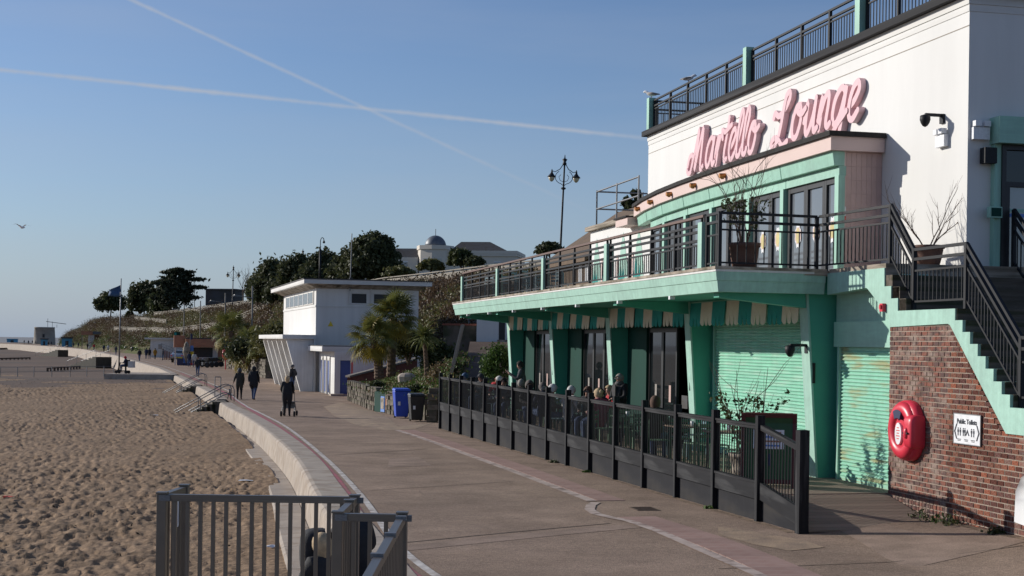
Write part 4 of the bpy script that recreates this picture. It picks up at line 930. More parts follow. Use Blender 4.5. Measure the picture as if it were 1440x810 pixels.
# ---- public toilets sign
ts = sign_frame('toilet_sign', 'white Public Toilets sign with arrows and figures on the brick wall', 'sign', SWP-.012, -2.18, 1.86)
bx('plate', 'white_sign', (-.012, 0, 0), (.012, .70, .42), ts); 
for a, b, c, d in ((0, .216, .73, .012), (0, -.216, .73, .012), (.358, 0, .012, .42), (-.358, 0, .012, .42)): bx('sign_edge', 'steel', (-.013, a, b), (.018, c, d), ts)
tm = text_mesh('Public Toilets', .098, 'ink', .002); tm2 = link('lettering', tm, ts, (-.021, 0, .105), (R(90), 0, R(-90)))
def glyph(name, polys, m='ink'):
    mb = MB()
    for p in polys: mb.prism(p, -.0225, -.0195, lambda a, b, h: (h, -a, b))
    ob(name, mb, m, ts)
for s, x in ((-1, -.31), (1, .31)):
    glyph('arrow', [[(x, -.04), (x-s*.055, .07), (x-s*.030, .07), (x+s*.028, -.04), (x-s*.030, -.15), (x-s*.055, -.15)]])
glyph('arrow', [[(.02, -.0), (.075, -.09), (.05, -.09), (.02, -.038), (-.01, -.09), (-.035, -.09)]])
for k, x in enumerate((-.23, -.17, -.09, -.045, .13, .19)):
    glyph('figure', [[(x-.018, -.01), (x+.018, -.01), (x+.018, -.05), (x+.009, -.05), (x+.009, -.10), (x-.009, -.10), (x-.009, -.05), (x-.018, -.05)], [(x+.012*math.cos(t), .006+.012*math.sin(t)) for t in np.linspace(0, 2*math.pi, 9)[:-1]]])
for x in (-.2, -.01, .17): glyph('caption', [[(x-.05, -.145), (x+.05, -.145), (x+.05, -.155), (x-.05, -.155)], [(x-.04, -.165), (x+.04, -.165), (x+.04, -.173), (x-.04, -.173)]])
# ---- alarm sounder, cameras, lamps on walls
al = sign_frame('fire_alarm', 'small red fire alarm sounder above the rusty shutter', 'alarm', 2.228, .36, 3.66); bx('body', 'red_plastic', (-.03, 0, 0), (.06, .10, .13), al); bx('lens', 'red_plastic', (-.07, 0, .01), (.03, .05, .06), al)
def cctv(label, w, u, z, s=1.0, group=None):
    t = thing('security_camera', label, 'camera', tuple(cafe(w, u, z)), CA, group)
    bx('wall_bracket', 'black_metal', (-.02*s, 0, 0), (.04*s, .12*s, .16*s), t); br('arm', 'black_metal', (-.03*s, 0, .06*s), (-.34*s, 0, .06*s), .05*s, .05*s, t)
    mb = MB(); mb.lathe([(.03, .06), (.085, .04), (.09, -.03), (.075, -.08), (.045, -.13), (.015, -.15)], 14); ob('dome', mb, 'black_metal', t, True, loc=(-.34*s, 0, 0), scale=(s, s, s)); return t
cctv('black dome camera on the mint column beside the striped valance', 2.06, 2.86, 2.98, 1.0)
cc = cctv('black dome camera on the white wall above twin lamps', 3.9, 1.55, 6.95, 1.0)
bx('conduit_box', 'black_metal', tuple(Vector((2.12, 2.76, 2.55))), (.05, .09, .36), cf)
def twin_lamp(label, p, rz):
    t = thing('emergency_light', label, 'lamp', tuple(p), rz); bx('battery_box', 'white_sign', (-.05, 0, -.16), (.09, .30, .20), t)
    for k in (-1, 1): bx('lamp_head', 'white_sign', (-.09, k*.085, .0), (.10, .11, .09), t); bx('lamp_neck', 'white_sign', (-.06, k*.05, -.05), (.03, .03, .06), t)
twin_lamp('white twin emergency light under the dome camera on the lit wall', cafe(3.9, 1.50, 6.72), CA); twin_lamp('white twin emergency light on the shaded end wall by the door', cafe(4.10, .75, 6.75), CA+R(90))
wlb = thing('wall_speaker', 'small black loudspeaker on the shaded wall beside the mint door frame', 'speaker', tuple(cafe(4.22, .70, 6.22)), CA); bx('cabinet', 'black_metal', (0, -.06, 0), (.22, .16, .26), wlb); bx('bracket', 'black_metal', (.06, .0, 0), (.05, .10, .05), wlb)
gbx = thing('junction_box', 'small green box on the mint door post', 'box', tuple(cafe(4.31, .58, 5.28)), CA); bx('body', 'mint_paint', (0, 0, 0), (.22, .10, .18), gbx); bx('lid', 'green_panel', (0, -.055, 0), (.18, .01, .14), gbx)
for k, (u, zz_) in enumerate(((9.0, 2.15), (15.05, 2.2), (21.05, 2.2), (26.85, 2.2))):
    t = thing('column_spotlight', 'small black up and down light on the front of a mint column', 'lamp', tuple(cafe(2.20, u, zz_)), CA, 'spotlights on the mint columns'); bx('bracket', 'black_metal', (-.03, 0, 0), (.08, .04, .04), t); br('lamp_body', 'black_metal', (-.08, 0, -.13), (-.08, 0, .13), .075, .075, t, 'cyl')
sp_ = thing('bar_speaker', 'black loudspeaker hung in the open doorway of the bar', 'speaker', tuple(cafe(2.42, 9.35, 3.15)), CA); bx('cabinet', 'black_metal', (0, 0, 0), (.22, .24, .40), sp_); bx('grille', 'frame_black', (-.115, 0, 0), (.01, .20, .36), sp_)

# ---- planters with shrubs
def twigs(mb, p, d, L, r, depth, rs, lv=None):
    p = Vector(p); d = Vector(d).normalized(); pts = [p]; n = 4
    for k in range(n): d = (d+Vector(rs.normal(size=3))*.12+Vector((0, 0, .04))).normalized(); pts.append(pts[-1]+d*L/n)
    mb.tube(pts, [r*(1-.7*k/n) for k in range(n+1)], 5, False)
    if lv is not None and depth < 2: lv += pts[1:]
    if depth:
        for k in range(4 if depth > 1 else 3):
            q = pts[1+k % n]; a = rs.normal(size=3); a[2] = abs(a[2])*.7; twigs(mb, q, d*1.0+Vector(a)*.55, L*rs.uniform(.45, .7), r*.5, depth-1, rs, lv)
def planter(label, w, u, z, pr, ph, sh, seed, leafy=0, mpot='terracotta', box=False, nst=5, sprd=.5, lzone=1.0, lm='leaf_shrub', ribs=False, dep=2):
    rs = np.random.RandomState(seed); t = thing('planter_shrub', label, 'potted plant', tuple(cafe(w, u, z)), CA)
    mb = MB()
    if box: mb.hexa([(-pr*.8, -pr*.8, 0), (pr*.8, -pr*.8, 0), (pr*.8, pr*.8, 0), (-pr*.8, pr*.8, 0), (-pr, -pr, ph), (pr, -pr, ph), (pr, pr, ph), (-pr, pr, ph)])
    else: mb.lathe([(pr*.72, 0), (pr*.9, ph*.5), (pr*.97, ph*.84), (pr*1.06, ph*.86), (pr*1.08, ph), (pr*.96, ph), (pr*.93, ph*.9)], 20)
    ob('pot', mb, mpot, t, not box); s = MB(); s.lathe([(pr*.92, ph*.9), (pr*.5, ph*.95), (.01, ph*.96)], 14); ob('soil', s, 'soil', t)
    tw = MB(); lv = []
    for k in range(nst): a = 2*math.pi*k/nst+rs.rand(); twigs(tw, (.06*math.cos(a), .06*math.sin(a), ph*.85), (math.cos(a)*sprd, math.sin(a)*sprd, 1), sh*rs.uniform(.7, 1.05), .013, dep, rs, lv)
    ob('stems', tw, 'twig', t)
    if leafy:
        P = np.array([tuple(q) for q in lv]); P = P[P[:, 2] < ph+sh*lzone]; P = P[rs.randint(0, len(P), leafy)]+rs.normal(size=(leafy, 3))*.05
        link('leaves', leaves(P, .042, rs, lm, 'leaves', 1.0), t)
    return t
planter('dark round pot with tall leafy shrub at the near end of the balcony', .95, 3.15, BZ-.02, .27, .50, 1.25, 3, 260, lzone=.6, sprd=.2, nst=7)
planter('brown pot with bare branching shrub against the white wall', 3.35, 1.02, BZ+.01, .26, .36, .85, 5, 0, sprd=.55, nst=5)
planter('shrub with bare upright stems in a pale slatted pot behind the fence', .75, 2.45, .70, .28, .46, 1.55, 9, 380, mpot='coping', lzone=.66, sprd=.2, nst=5, dep=1)
# ---- A-board behind the fence
ab = thing('menu_board', 'dark red framed A-board with green poster behind the fence end', 'sign', tuple(cafe(.72, 1.40, .70)), R(-12))
for sgn in (1, -1):
    pn = link('board_leaf', None, ab, (0, sgn*.26, 0), (sgn*R(14), 0, 0))
    for x in (-.42, .42): bx('frame_bar', 'aboard_frame', (x, 0, .62), (.07, .05, 1.24), pn)
    for z in (.10, 1.21): bx('frame_bar', 'aboard_frame', (0, 0, z), (.78, .048, .07), pn)
    bx('poster', 'aboard_green', (0, 0, .66), (.78, .02, 1.05), pn)
    bx('notice', 'white_sign', (0, sgn*.013, .80), (.50, .006, .32), pn)
    for k in range(4): bx('print_line', 'blue_print' if k % 2 else 'orange_wood', (0, sgn*.017, .91-.072*k), (.40-.06*(k % 2), .003, .028), pn)
    bx('print_block', 'navy', (.02, sgn*.013, .46), (.06, .004, .20), pn); bx('print_block', 'orange_wood', (-.12, sgn*.013, .40), (.14, .004, .12), pn)
# ---- tables and chairs on the deck
def make_chair(m):
    t = thing('deck_chair', 'slatted metal cafe chair', 'chair')
    for x in (-.2, .2):
        for y, top in ((-.19, .45), (.2, .86)): br('leg', m, (x, y*1.05, 0), (x, y, top), .026, .026, t)
    for k in range(5): bx('seat_slat', m, (0, -.16+.08*k, .455), (.42, .062, .016), t)
    for k in range(3): bx('back_slat', m, (0, .205, .60+.10*k), (.40, .016, .06), t)
    return t
def make_table(m):
    t = thing('deck_table', 'square cafe table', 'table')
    for k in range(6): bx('top_slat', m, (0, -.31+.124*k, .735), (.74, .115, .024), t)
    for x in (-.31, .31):
        for y in (-.31, .31): br('leg', 'black_metal', (x, y, 0), (x*.9, y*.9, .722), .03, .03, t)
    return t
protos = {('c', 'chair_green'): make_chair('chair_green'), ('c', 'chair_blue'): make_chair('chair_blue'), ('t', 'table_wood'): make_table('table_wood'), ('t', 'chair_green'): make_table('chair_green')}
used = set()
def put(kind, m, w, u, rz, label, group):
    o = protos[(kind, m)]
    if (kind, m) in used: o = copy_tree(o)
    used.add((kind, m)); o.location = cafe(w, u, .70); o.rotation_euler = (0, 0, CA+rz); o['label'] = label; o['group'] = group
    for pr_ in ('c', 't'): pass
tabs = [3.9, 5.6, 7.4, 9.3, 11.3, 13.3, 15.4, 17.5, 19.6, 21.8, 24.0, 26.2]
for k, u in enumerate(tabs):
    tm_ = 'table_wood' if k < 3 else 'chair_green'; cm = 'chair_green' if (k % 3 != 2 and k < 9) else 'chair_blue'; w = .85 if k % 2 else 1.0
    put('t', tm_, w, u, 0, 'brown slatted table on the deck by the closed shutter' if k < 3 else 'green slatted table on the deck outside the glass doors', 'cafe tables on the deck')
    for dw, du, a in ((0, -.62, R(180)), (0, .62, 0), (-.52, .25, R(75)) if k % 2 else (.6, 0, R(-90))):
        put('c', cm, w+dw+rnd.uniform(-.05, .05), u+du, a+rnd.uniform(-.3, .3), 'green slatted chair on the deck behind the fence' if cm == 'chair_green' else 'pale blue slatted chair on the deck behind the fence', 'cafe chairs on the deck')
for k in range(5):                                       # terrace furniture seen dark through the far balcony railing
    for j in range(2):
        c = copy_tree(protos[('c', 'chair_blue')]); c.location = cafe(1.2+j*1.1, 20.5+k*1.25, BZ-.01); c.rotation_euler = (0, 0, rnd.uniform(0, 6)); c['label'] = 'slatted chair on the far end of the balcony terrace'; c['group'] = 'chairs on the balcony terrace'
# cups and bottles on tables
for k in range(9):
    u = tabs[k]; t = thing('cup', 'small white cup on a deck table', 'cup', tuple(cafe(.85+rnd.uniform(-.2, .3), u+rnd.uniform(-.25, .25), 1.447)), 0, 'cups on the deck tables'); mb = MB(); mb.lathe([(.028, 0), (.036, .05), (.042, .10), (.038, .10), (.03, .02)], 12); ob('bowl', mb, 'white_sign', t, True); bx('handle', 'white_sign', (.05, 0, .05), (.02, .01, .045), t)

# ---- weeds at wall and fence foot
for k, (w, u, s) in enumerate(((2.14, -1.02, .10), (2.13, -1.50, .11), (2.13, -1.95, .12), (-.12, 9.4, .035), (-.12, 12.3, .04), (-.12, 1.9, .035), (2.15, -3.1, .06))):
    p = cafe(w, u); rs = np.random.RandomState(60+k); q = rs.normal(size=(110, 3))*np.array([s, s, s*.6]); q[:, 2] = np.abs(q[:, 2]); q += np.array([p.x, p.y, zg(p.x, p.y) if w < 1 or u < -1.6 else .42])
    lab = ['leafy weeds growing at the foot of the brick wall', 'small weed tuft at the foot of the black fence'][w < 0]
    tag(link('weed_tuft', leaves(q, .03, rs, 'leaf_green' if k % 2 else 'leaf_shrub', 'weed_tuft')), lab, 'weed', ['weeds along the brick wall', 'weeds along the fence'][w < 0], 'stuff')

# ---- railing in the foreground, at the head of the beach steps
lb_ = MB(); lb_.box(-3.35, -.62, 7.5, 13.9, -1.0, .40); lb_.box(-3.3, -1.7, 13.901, 16.6, -1.0, .06); tag(ob('beach_landing', lb_, 'concrete'), kind='structure')
fg = thing('beach_steps_railing', 'brown grey square tube railing at the head of the beach steps', 'railing'); ZT = 1.60
def fpost(x, y, w=.085, top=ZT+.0): 
    o = ob('post', MB().box(-w/2, w/2, -w/2, w/2, .38, top), 'aluminium', fg, bevel=.006, loc=(x, y, 0)); bx('post_cap', 'aluminium', (x, y, top+.008), (w+.012, w+.012, .016), fg)
def frun(a, b, n, lo=.50, posts=(1, 1)):
    A, B = Vector((*a, 0)), Vector((*b, 0))
    br('top_rail', 'aluminium', A+Vector((0, 0, ZT-.035)), B+Vector((0, 0, ZT-.035)), .06, .062, fg); br('bottom_rail', 'aluminium', A+Vector((0, 0, lo)), B+Vector((0, 0, lo)), .05, .05, fg)
    for k in range(1, n): q = A+(B-A)*k/n; bx('baluster', 'aluminium', (q.x, q.y, (ZT-.07+lo)/2), (.034, .034, ZT-.07-lo), fg)
P1, P1b, P2, P3, P4, P5 = (-3.14, 12.85), (-3.10, 13.55), (-1.40, 12.85), (-1.40, 11.6), (-.875, 11.6), (-.84, 7.7)
for p in (P1, P1b, P2, (-1.405, 12.45), P3, P4): fpost(*p)
frun(P1, P2, 15); frun(P1b, P1, 4); frun(P2, P3, 7); frun(P3, P4, 4); frun(P4, P5, 26)
for y in (11.3, 10.3, 9.3, 8.3): bx('bracket', 'steel', (-.862, y, ZT+.0), (.085, .05, .035), fg)
for p in (P1, P2, P3, P4): bx('bracket', 'steel', (p[0]+.03, p[1]-.03, ZT-.035), (.10, .035, .05), fg)
bx('notice', 'white_sign', (-3.145, 13.02, 1.36), (.008, .12, .22), fg); bx('notice', 'white_sign', (-3.11, 13.3, 1.36), (.008, .13, .24), fg); bx('notice_header', 'red_print', (-3.1162, 13.3, 1.44), (.003, .13, .06), fg)
# litter on the sand
for k, (x, y, s) in enumerate(((346, 683, .18), (381, 682, .14), (383, 787, .10), (218, 580, .16), (12, 704, .12))):
    p = onz(x, y, -.62); mb = MB(); rs = np.random.RandomState(k); mb.add([(s*a, s*.5*b, .02+.05*rs.rand()) for a, b in ((-1, -1), (0, -.8), (1, -1), (1, .2), (.9, 1), (-.1, .9), (-1, 1), (-.9, 0))]+[(0, 0, .07)], [(i, (i+1) % 8, 8) for i in range(8)])
    tag(ob('litter_scrap', mb, 'red_print' if k == 4 else 'white_sign', None, loc=(p.x, p.y, float(beachz(np.array(p.x), np.array(p.y)))+.01)), 'crumpled red scrap lying on the sand' if k == 4 else 'crumpled white scrap lying on the sand', 'litter', 'litter on the sand')
# ---- white car that just shows at the right edge
def car(name, label, loc, rz, m, L=4.1, Wd=1.75, H=1.5):
    t = thing(name, label, 'car', loc, rz)
    prof = [(-.5, .22), (-.505, .55), (-.47, .66), (-.40, .70), (-.34, .74), (-.20, .97), (.16, 1.0), (.34, .74), (.44, .66), (.49, .52), (.5, .24)]
    secs = [(-.5, .86, .0), (-.44, .97, .0), (0, 1, 0), (.44, .97, 0), (.5, .86, 0)]; v, f = [], []; n = len(prof)
    for sx, sc, _ in secs:
        for a, b in prof: v.append((sx*Wd*(1 if b < .75 else .80), a*L*(1 if abs(sx) < .48 else .975), b*H*(1 if abs(sx) < .48 else .965)))
    for i in range(4):
        for k in range(n): f.append((i*n+k, i*n+(k+1) % n, (i+1)*n+(k+1) % n, (i+1)*n+k))
    f += [tuple(range(n)), tuple(4*n+k for k in range(n-1, -1, -1))]; mb = MB(); mb.add(v, f); o = ob('body', mb, m, t, True); o.modifiers.new('sub', 'SUBSURF').levels = 1; o.modifiers['sub'].render_levels = 2
    for y in (-.31*L, .31*L):
        for x in (-1, 1):
            w = link('wheel', None, t, (x*Wd*.44, y, .31)); mb = MB(); mb.tube([(-.1, 0, 0), (.1, 0, 0)], .315, 24); ob('tyre', mb, 'rubber', w); mb = MB(); mb.tube([(-.108, 0, 0), (.108, 0, 0)], .20, 16); ob('rim', mb, 'steel', w)
    for s in (-1, 1):
        g = MB(); g.add([(s*Wd*.445, -.26*L, .79*H), (s*Wd*.445, .26*L, .79*H), (s*Wd*.41, .13*L, .95*H), (s*Wd*.41, -.17*L, .94*H)], [(0, 1, 2, 3)]); ob('side_window', g, 'glass_dark', t)
        bx('headlight', 'white_sign', (s*Wd*.36, .488*L, .52*H), (.3, .05, .12), t); bx('tail_light', 'red_plastic', (s*Wd*.40, -.497*L, .56*H), (.2, .05, .18), t)
    g = MB(); g.add([(-.34*Wd, -.385*L, .76*H), (.34*Wd, -.385*L, .76*H), (.32*Wd, -.235*L, .95*H), (-.32*Wd, -.235*L, .95*H)], [(0, 1, 2, 3)]); ob('rear_window', g, 'glass_dark', t)
    g = MB(); g.add([(-.36*Wd, .372*L, .765*H), (.36*Wd, .372*L, .765*H), (.33*Wd, .225*L, .95*H), (-.33*Wd, .225*L, .95*H)], [(0, 1, 2, 3)]); ob('windscreen', g, 'glass_dark', t)
    bx('number_plate', 'yellow_print', (0, -.508*L, .42*H), (.5, .02, .11), t); return t
pc = at(1441, 750, 18.3); car('parked_car', 'white car parked beside the brick wall, only its tail showing', (pc.x+.86, 20.0-1.3-2.05, zp(17)+.05), R(0), 'car_white')
# ================================================================== BEYOND THE CAFE
# ---- stone walls of the planted bed, each stone a block
def stone_wall(name, label, path, h, seed, big=.34, thick=.35, z_of=zp, cat='wall'):
    t = thing(name, label, cat); rs = np.random.RandomState(seed); P = smooth_path(path, .25); d = np.r_[0, np.cumsum(np.linalg.norm(np.diff(P, axis=0), axis=1))]
    core, row, z = MB(), 0, 0.0; Lt = d[-1]; count = 0
    pt = lambda s: (float(np.interp(s, d, P[:, 0])), float(np.interp(s, d, P[:, 1])))
    while z < h-.08:
        hh = rs.uniform(.17, .26); s = 0.0
        while s < Lt:
            w = rs.uniform(.6, 1.4)*big*.75; a = pt(s); b = pt(min(s+w, Lt)); ang = math.atan2(b[1]-a[1], b[0]-a[0]); c = ((a[0]+b[0])/2, (a[1]+b[1])/2)
            bx('stone', 'stone_wall', (c[0]+.08*rs.normal()*.3, c[1], z_of(c[1])+z+hh/2), (max(.1, math.dist(a, b))-.025, thick*rs.uniform(.9, 1.12), hh-.02), t, (rs.normal()*.03, rs.normal()*.03, ang+rs.normal()*.04)); s += w; count += 1
        z += hh
    for i in range(len(P)-1):
        a, b = P[i], P[i+1]; core.bar((a[0], a[1], z_of(a[1])+h*.46), (b[0], b[1], z_of(b[1])+h*.46), thick*.75, h*.92)
    ob('core', core, 'stone_wall', t); return t
stone_wall('stone_bed_wall', 'low rough stone wall round the palm bed behind the bins', [(-3.3, 56.4), (-5.4, 63.2)], .95, 5)
stone_wall('stone_bed_wall', 'low rough stone wall of the palm bed next to the white kiosk', [(-6.1, 65.6), (-8.9, 78.5)], .98, 6)
sp1 = stone_wall('stone_pillar', 'squat round stone pillar at the far end of the black fence', [(-3.05, 55.0), (-2.75, 54.6), (-2.9, 54.2), (-3.05, 54.7)], 1.32, 8, .42, .38, cat='pillar')
gt = thing('fountain_niche', 'painted teal and orange niche panel set in the stone wall', 'panel', (-5.75, 64.4, zp(64)), R(113)); bx('panel', 'green_panel', (0, 0, .45), (2.3, .2, .92), gt); bx('poster', 'blue_print', (-.2, .12, .38), (.55, .05, .7), gt); bx('picture', 'coping', (-.2, .15, .42), (.4, .02, .5), gt); bx('panel_edge', 'orange_wood', (-.75, .11, .42), (.3, .04, .8), gt)
# ---- bins
def bin_(label, px, py, m, s=1.0):
    p = ong(px, py); t = thing('wheelie_bin', label, 'bin', tuple(p), R(12)); mb = MB(); mb.hexa([(-.22, -.26, .06), (.22, -.26, .06), (.22, .24, .06), (-.22, .24, .06), (-.29, -.36, 1.0), (.29, -.36, 1.0), (.29, .36, 1.0), (-.29, .36, 1.0)]); ob('body', mb, m, t, bevel=.03)
    l = MB(); l.hexa([(-.31, -.40, 1.005), (.31, -.40, 1.005), (.31, .38, 1.005), (-.31, .38, 1.005), (-.27, -.36, 1.08), (.27, -.36, 1.08), (.27, .34, 1.10), (-.27, .34, 1.10)]); ob('lid', l, m, t, bevel=.02); br('handle', m, (-.25, .40, .99), (.25, .40, .99), .04, .04, t, 'cyl')
    for x in (-.2, .2): mb = MB(); mb.tube([(x-.03, .27, .10), (x+.03, .27, .10)], .10, 14); ob('wheel', mb, 'rubber', t)
    bx('label', 'white_sign', (-.12, -.325, .55), (.09, .01, .14), t); t.scale = (s, s, s)
bin_('blue wheelie bin in front of the stone wall', 564, 588, 'blue_bin', 1.12); bin_('black wheelie bin beside the blue bin and stone pillar', 585, 592.5, 'black_bin', 1.0)
# ---- palms
def frond(kind):
    mb = MB(); L = .75
    if kind == 'fan':
        mb.tube([(0, 0, 0), (0, L*.6, .10), (0, L, .08)], [.014, .012, .01], 4); c = Vector((0, L, .08))
        for k in range(17):
            a = R(-125+250*k/16); l = .62*(1-.25*abs(a)/2.2); d = Vector((math.sin(a), math.cos(a), 0)); s = Vector((math.cos(a), -math.sin(a), 0))*.028
            tip = c+d*l+Vector((0, 0, -.14-.05*(k % 2))); mid = c+d*l*.55+Vector((0, 0, .02)); mb.add([c-s*.3, c+s*.3, mid+s, mid-s, tip], [(0, 1, 2, 3), (3, 2, 4)])
    else:
        for k in (-1, 1): mb.add([(k*.004, 0, 0), (k*.035, .3, .06), (k*.028, .62, .0), (0, .95, -.22), (0, .6, .015), (0, .3, .075)], [(0, 1, 5), (1, 2, 4, 5), (2, 3, 4)])
    return mb
FR = {('fan', 0): frond('fan').mesh('frond', 'leaf_palm'), ('fan', 1): frond('fan').mesh('frond', 'leaf_palm_yellow'), ('sword', 0): frond('sword').mesh('frond', 'leaf_palm')}
def palm(label, base, h, n, kind, tr, seed, lean=(0, 0), sc=1.0, skirt=True, name='palm_tree'):
    rs = np.random.RandomState(seed); t = thing(name, label, 'palm', tuple(base), 0); mb = MB(); pts, rad = [], []; K = 26
    for k in range(K+1): s = k/K; pts.append((lean[0]*s*s, lean[1]*s*s, -.3+(h+.3)*s)); rad.append(tr*(1.1-.25*s)*(1+.14*(k % 2)))
    mb.tube(pts, rad, 10); ob('trunk', mb, 'palm_trunk', t); top = Vector((lean[0], lean[1], h))
    for k in range(n):
        a = rs.uniform(0, 2*math.pi); e = rs.uniform(-62, 85) if skirt else rs.uniform(-35, 85); dead = e < -38 and skirt
        o = link('frond', FR[('fan', 1)] if (dead or (kind == 'fan' and rs.rand() < .08)) else FR[(kind, 0)], t, top+Vector((0, 0, rs.uniform(-.25, .1)*sc)), None, None); o.rotation_euler = (R(e), rs.uniform(-.5, .5), a); q = sc*rs.uniform(.8, 1.15); o.scale = (q, q, q)
    return t
palm('stout fan palm with drooping fronds, lower of the pair by the white kiosk', at(533, 524, 72), 1.75, 62, 'fan', .21, 1, (-.35, 0), 1.05)
palm('taller fan palm standing behind the stout palm by the white kiosk', at(550, 521, 74.5), 2.75, 78, 'fan', .21, 2, (.1, 0), 1.2)
palm('slim cordyline palm with narrow leaves on the grassy bed', at(600, 536, 66), 2.05, 150, 'sword', .10, 3, (-.15, 0), .95, False, 'cordyline')
palm('small fan palm beyond the far end of the white kiosk', at(325, 500, 150), 2.6, 46, 'fan', .30, 4, (0, 0), 2.0)
palm('bushy fan palm in the bed past the white kiosk', at(352, 508, 135), 1.2, 46, 'fan', .25, 5, (0, 0), 1.9)
palm('low yellowish fan palm close behind the white kiosk end', at(372, 506, 126), 1.0, 40, 'fan', .25, 6, (0, 0), 1.5)
def bush(label, c, r, n, leaf, m, seed, name='shrub', group=None, cl=40, cs=.3):
    rs = np.random.RandomState(seed); t = thing(name, label, 'bush', tuple(c), 0, group); mb = MB()
    for k in range(6): a = k*1.05; mb.tube([(0, 0, -.2), (r[0]*.3*math.cos(a), r[1]*.3*math.sin(a), r[2]*.6), (r[0]*.6*math.cos(a), r[1]*.6*math.sin(a), r[2]*1.3)], [.05, .03, .01], 5)
    ob('stems', mb, 'twig', t); link('foliage', leaves(blob_points(rs, [(0, 0, r[2]*.9, *r)], n, cl, cs), leaf, rs, m, 'foliage'), t); return t
bush('round bright green bush at the far end of the deck', at(702, 543, 51.5), (.60, .6, .72), 5500, .05, 'leaf_green', 31, cs=.22, cl=90)
bush('dark leafy shrub behind the cordyline palm', at(618, 522, 72), (.7, .7, .75), 3500, .10, 'leaf_shrub', 32)
bush('shrub between the two fan palms and the cordyline', at(574, 508, 76), (.8, .8, .8), 4500, .10, 'leaf_evergreen', 34)
bush('tan dry bush under the blade sign', at(630, 552, 60), (.7, .7, .6), 2500, .07, 'leaf_tan', 35)
bush('low green plants on top of the stone bed wall', at(588, 556, 60), (.45, .3, .2), 1200, .06, 'leaf_shrub', 36)
bush('small green plant by the painted niche', at(530, 552, 68), (.35, .3, .25), 1000, .07, 'leaf_shrub', 37)
rk = thing('pale_boulder', 'pale grey boulder on the grassy bed between palms', 'rock', tuple(at(572, 530, 68)), R(20)); mb = MB(); mb.lathe([(.55, -.4), (.6, .02), (.5, .2), (.3, .3), (.1, .32)], 9); ob('stone', mb, 'concrete', rk); rk.scale = (.75, .7, .6)
sg = thing('blade_sign', 'tall narrow leaning sign board seen edge-on beside the sloping path', 'sign', tuple(at(641, 522, 58)), 0); br('board', 'fence_pale', (-.25, 0, -.5), (.28, .1, 1.9), .10, .5, sg, up=(0, 1, 0)); br('board_edge', 'steel', (-.33, -.02, -.5), (.20, .08, 1.9), .04, .1, sg, up=(0, 1, 0))
# bed side wall (brick) by the white building and low wall along the path
sb = thing('brick_side_wall', 'sloping dark brick wall with coping beside the white kiosk', 'wall'); mb = MB()
a0, a1 = Vector((-9.3, 80.5, 0)), Vector((-5.6, 84.0, 0)); mb.hexa([(a0.x, a0.y, -.4), (a1.x, a1.y, 0), (a1.x, a1.y+.3, 0), (a0.x, a0.y+.3, -.4), (a0.x, a0.y, .95), (a1.x, a1.y, 2.0), (a1.x, a1.y+.3, 2.0), (a0.x, a0.y+.3, .95)]); ob('wall', mb, 'red_brick_far', sb); br('coping', 'concrete_top', (a0.x, a0.y+.15, 1.0), (a1.x, a1.y+.15, 2.05), .42, .10, sb)
# ---- white outbuilding at the top of the path
wb = thing('white_outbuilding', 'white wall with dark door at the top of the sloping path', 'building', (-2.15, 86, 3.05), R(-4)); bb('wall', 'white_render', 0, 6, 0, 4, -.3, 2.6, wb); bb('roof', 'slate', -.1, 6.1, -.1, 4.1, 2.601, 2.75, wb); bb('door', 'frame_black', 1.35, 1.72, -.03, .01, .0, 2.0, wb); bb('downpipe', 'steel', 1.95, 2.03, -.08, -.01, 0, 2.6, wb); bb('base_stone', 'coping', 1.3, 2.2, -.6, -.1, -.05, .16, wb)
dw = thing('dark_retaining_wall', 'dark retaining wall left of the white outbuilding', 'wall', (-4.2, 86.5, 2.8), 0); bb('wall', 'concrete_dark', 0, 2.0, 0, .4, -1, 1.25, dw); bb('coping', 'red_brick_far', -.05, 2.05, -.05, .45, 1.25, 1.36, dw)

# ---- white seafront kiosk with slanted fins
KA = math.atan2(.267, .964); K0 = Vector((-10.55, 84.6, -.25))
kb = thing('white_kiosk_building', 'white two-storey seafront kiosk with slanted fins and blue doors', 'kiosk', tuple(K0), KA)   # x inland, y away
bb('upper_block', 'white_kiosk', -.2, 6.5, 7.0, 25.5, 0, 6.62, kb)
bb('band', 'white_kiosk', -.24, 6.54, 6.96, 25.54, 5.42, 5.54, kb)
mb = MB(); mb.hexa([(.95, 4.45, 6.25), (7.9, 4.45, 6.25), (7.9, 25, 6.25), (.95, 25, 6.25), (.4, 3.9, 6.55), (8.3, 3.9, 6.55), (8.3, 25.4, 6.55), (.4, 25.4, 6.55)])
mb2 = MB(); mb2.hexa([(-.25, 6.95, 6.62), (6.55, 6.95, 6.62), (6.55, 25.6, 6.62), (-.25, 25.6, 6.62), (-.8, 6.4, 6.88), (6.9, 6.4, 6.88), (6.9, 26.1, 6.88), (-.8, 26.1, 6.88)]); ob('eaves', mb2, 'coping', kb)
bb('roof_fascia', 'white_kiosk', -1.1, 7.2, 6.1, 26.4, 6.885, 7.15, kb); bb('roof_felt', 'slate', -1.14, 7.24, 6.06, 26.44, 7.151, 7.22, kb)
wn0 = bb('window_strip', 'white_kiosk', -.26, -.20, 8.0, 24.0, 5.62, 6.48, kb)
for k in range(6): p = bb('window', 'glass_sky', -.285, -.262, 8.3+k*2.55, 10.4+k*2.55, 5.70, 6.40, kb); bb('frame', 'white_sign', -.30, -.264, 10.45+k*2.55, 10.65+k*2.55, 5.65, 6.45, kb)
